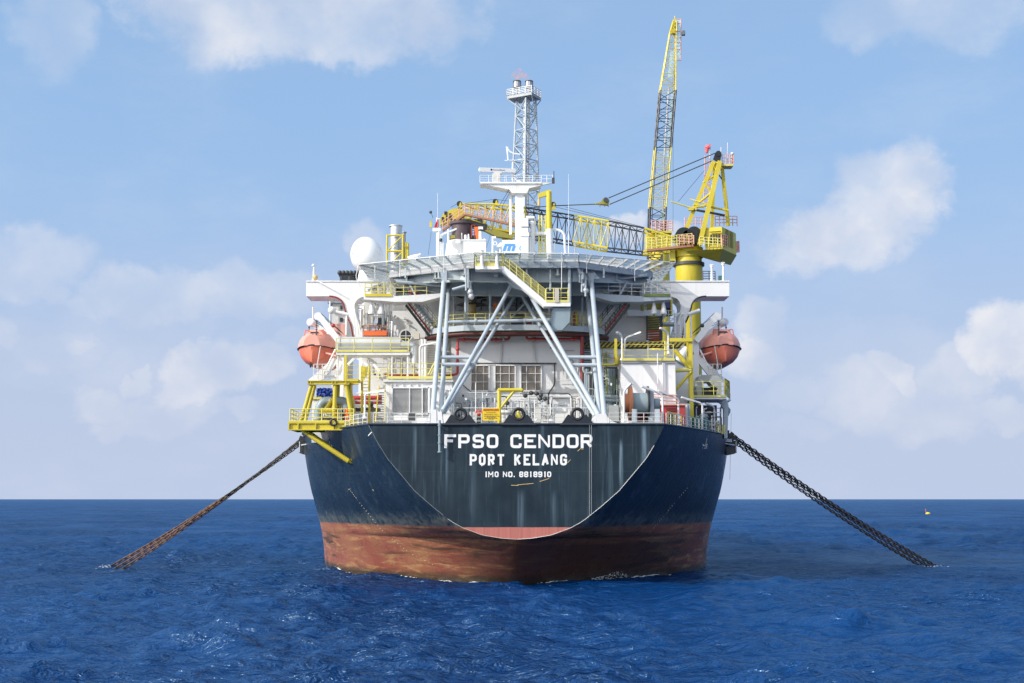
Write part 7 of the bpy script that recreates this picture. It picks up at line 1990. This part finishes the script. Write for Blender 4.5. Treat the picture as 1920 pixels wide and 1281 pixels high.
# ------------------------------------------------------------------ small fittings that crowd the walls and rails
def fittings():
    rnd = random.Random(21)
    def wall_kit(owner, x0, y0, x1, y1, Y, nv, nh, nf, dark=.35):
        for i in range(nv):
            x = rnd.uniform(x0, x1); a = rnd.uniform(y0, y0 + (y1 - y0) * .4); b = rnd.uniform(y0 + (y1 - y0) * .6, y1)
            m = MB(); p = [P(x, a, Y), P(x, b, Y)]
            if rnd.random() < .5:
                x2 = x + rnd.choice((-1, 1)) * rnd.uniform(4, 14); p = rounded([P(min(max(x2, x0), x1), a, Y)] + p, .2, 3)
            m.path(p, rnd.choice((.025, .035, .05, .07)), 6)
            m.build('conduit', rnd.choice(('dark_grey', 'mid_grey', 'blue_grey')) if rnd.random() < dark else rnd.choice(('white', 'off_white', 'steel_dull')), owner)
        for i in range(nh):
            y = rnd.uniform(y0, y1); a = rnd.uniform(x0, x0 + (x1 - x0) * .5); b = rnd.uniform(a + (x1 - x0) * .2, x1)
            m = MB(); m.path([P(a, y, Y - .05), P(b, y, Y - .05)], rnd.choice((.025, .035, .05)), 6)
            m.build('conduit', rnd.choice(('dark_grey', 'mid_grey')) if rnd.random() < dark else rnd.choice(('white', 'off_white', 'steel_dull')), owner)
        for i in range(nf):
            x = rnd.uniform(x0, x1 - 4); y = rnd.uniform(y0, y1 - 4); w_ = rnd.uniform(1.5, 5); h = rnd.uniform(1.5, 5)
            m = MB(); m.pbox(x, y, x + w_, y + h, Y - .25, .3)
            if rnd.random() < .3: q = P(x + w_ / 2, y + h / 2, Y - .3); m.ball(q, .12, 6)
            m.build('fixture', rnd.choice(('mid_grey', 'white', 'off_white', 'blue_grey', 'dark_grey', 'beige', 'white_clean')), owner)
    by = {}
    for o in bpy.data.objects:
        if o.get('label'): by[o['label']] = o
    wall_kit(block, 850, 740, 1088, 790, 128.6, 22, 6, 26, .5)
    wall_kit(block, 1018, 640, 1088, 735, 128.7, 3, 2, 5, .3)
    wall_kit(block, 850, 560, 1090, 600, 135.2, 12, 4, 16, .5)
    wall_kit(block, 738, 586, 800, 640, 132.8, 2, 0, 4, .3)
    wall_kit(block, 680, 644, 798, 715, 130.7, 10, 4, 14, .4)
    wall_kit(block, 1100, 655, 1160, 700, 130.7, 6, 3, 8, .5)
    h = by['white deck house with a large slatted vent, left of the helideck legs']; wall_kit(h, 808, 722, 846, 786, 121.9, 5, 2, 8, .4)
    h = by['plain white deck house behind the brown winch on the right']; wall_kit(h, 1170, 760, 1262, 792, 122.8, 8, 4, 8, .4)
    h = by['white store house standing behind the yellow balcony']; wall_kit(h, 588, 750, 660, 795, 124.4, 8, 4, 14, .5)
    h = by['dark machinery opening with hanging pipes between the right helideck leg and deck house']; wall_kit(h, 1096, 695, 1162, 790, 124.4, 10, 6, 14, .4)
    h = by['white arched boarding station with green rails under the right lifeboat']; wall_kit(h, 1300, 762, 1354, 812, 127.6, 10, 4, 14, .3)
    h = by['white pipes, valves and cabinets along the foot of the casing']; wall_kit(h, 845, 745, 1110, 792, 117.5, 16, 3, 14, .45)
    h = by['grey equipment lockers with slatted dark doors above the orange basket']; wall_kit(h, 672, 562, 734, 626, 129.8, 12, 5, 14, .5)
    h = by['white cluster'] if 'white cluster' in by else by['cluster of thin white poles with whip aerials left of the funnel']
    h = by['white box'] if 'white box' in by else by['wide plain white box standing behind the helideck net']
    # rails on the upper edges
    def rail_thing(label, pts, mat, hgt=1.1, Y=None, gap=1.2):
        r = thing('guard_rail', label, 'railing', pts[0], 'guard rails on the upper decks')
        m = MB(); n = max(1, len(pts) - 1)
        for k in range(n):
            L = (pts[k + 1] - pts[k]).length; c = max(1, round(L / gap))
            for j in range(c + 1): q = pts[k].lerp(pts[k + 1], j / c); m.tube(q, q + Vector((0, 0, hgt)), .04, n=6)
        m.build('stanchion', mat, r)
        m = MB()
        for k in range(n):
            for e in (.36, .7, 1.0): m.tube(pts[k] + Vector((0, 0, hgt * e)), pts[k + 1] + Vector((0, 0, hgt * e)), .032, n=6)
        m.build('bar', mat, r)
    rail_thing('pale rail along the roof edge of the right white wall beside the ladder cage', [P(1180, 581, 131.6), P(1246, 581, 131.6)], 'pale_yellow')
    rail_thing('pale rail on the upper wall behind the left grey outboard stair', [P(737, 583, 133), P(800, 583, 133)], 'off_white')
    rail_thing('white rail on the striped beam between the right leg and the lamp posts', [P(1100, 641, 130.7), P(1285, 641, 130.7)], 'off_white', .9)
    rail_thing('pale rail beside the yellow ladder tower roof on the left', [P(694, 716, 123), P(726, 712, 122)], 'pale_yellow')
    rail_thing('off white rail on the roof of the left side wall above the silver duct', [P(678, 640, 130.8), P(735, 640, 130.8)], 'off_white')
fittings()
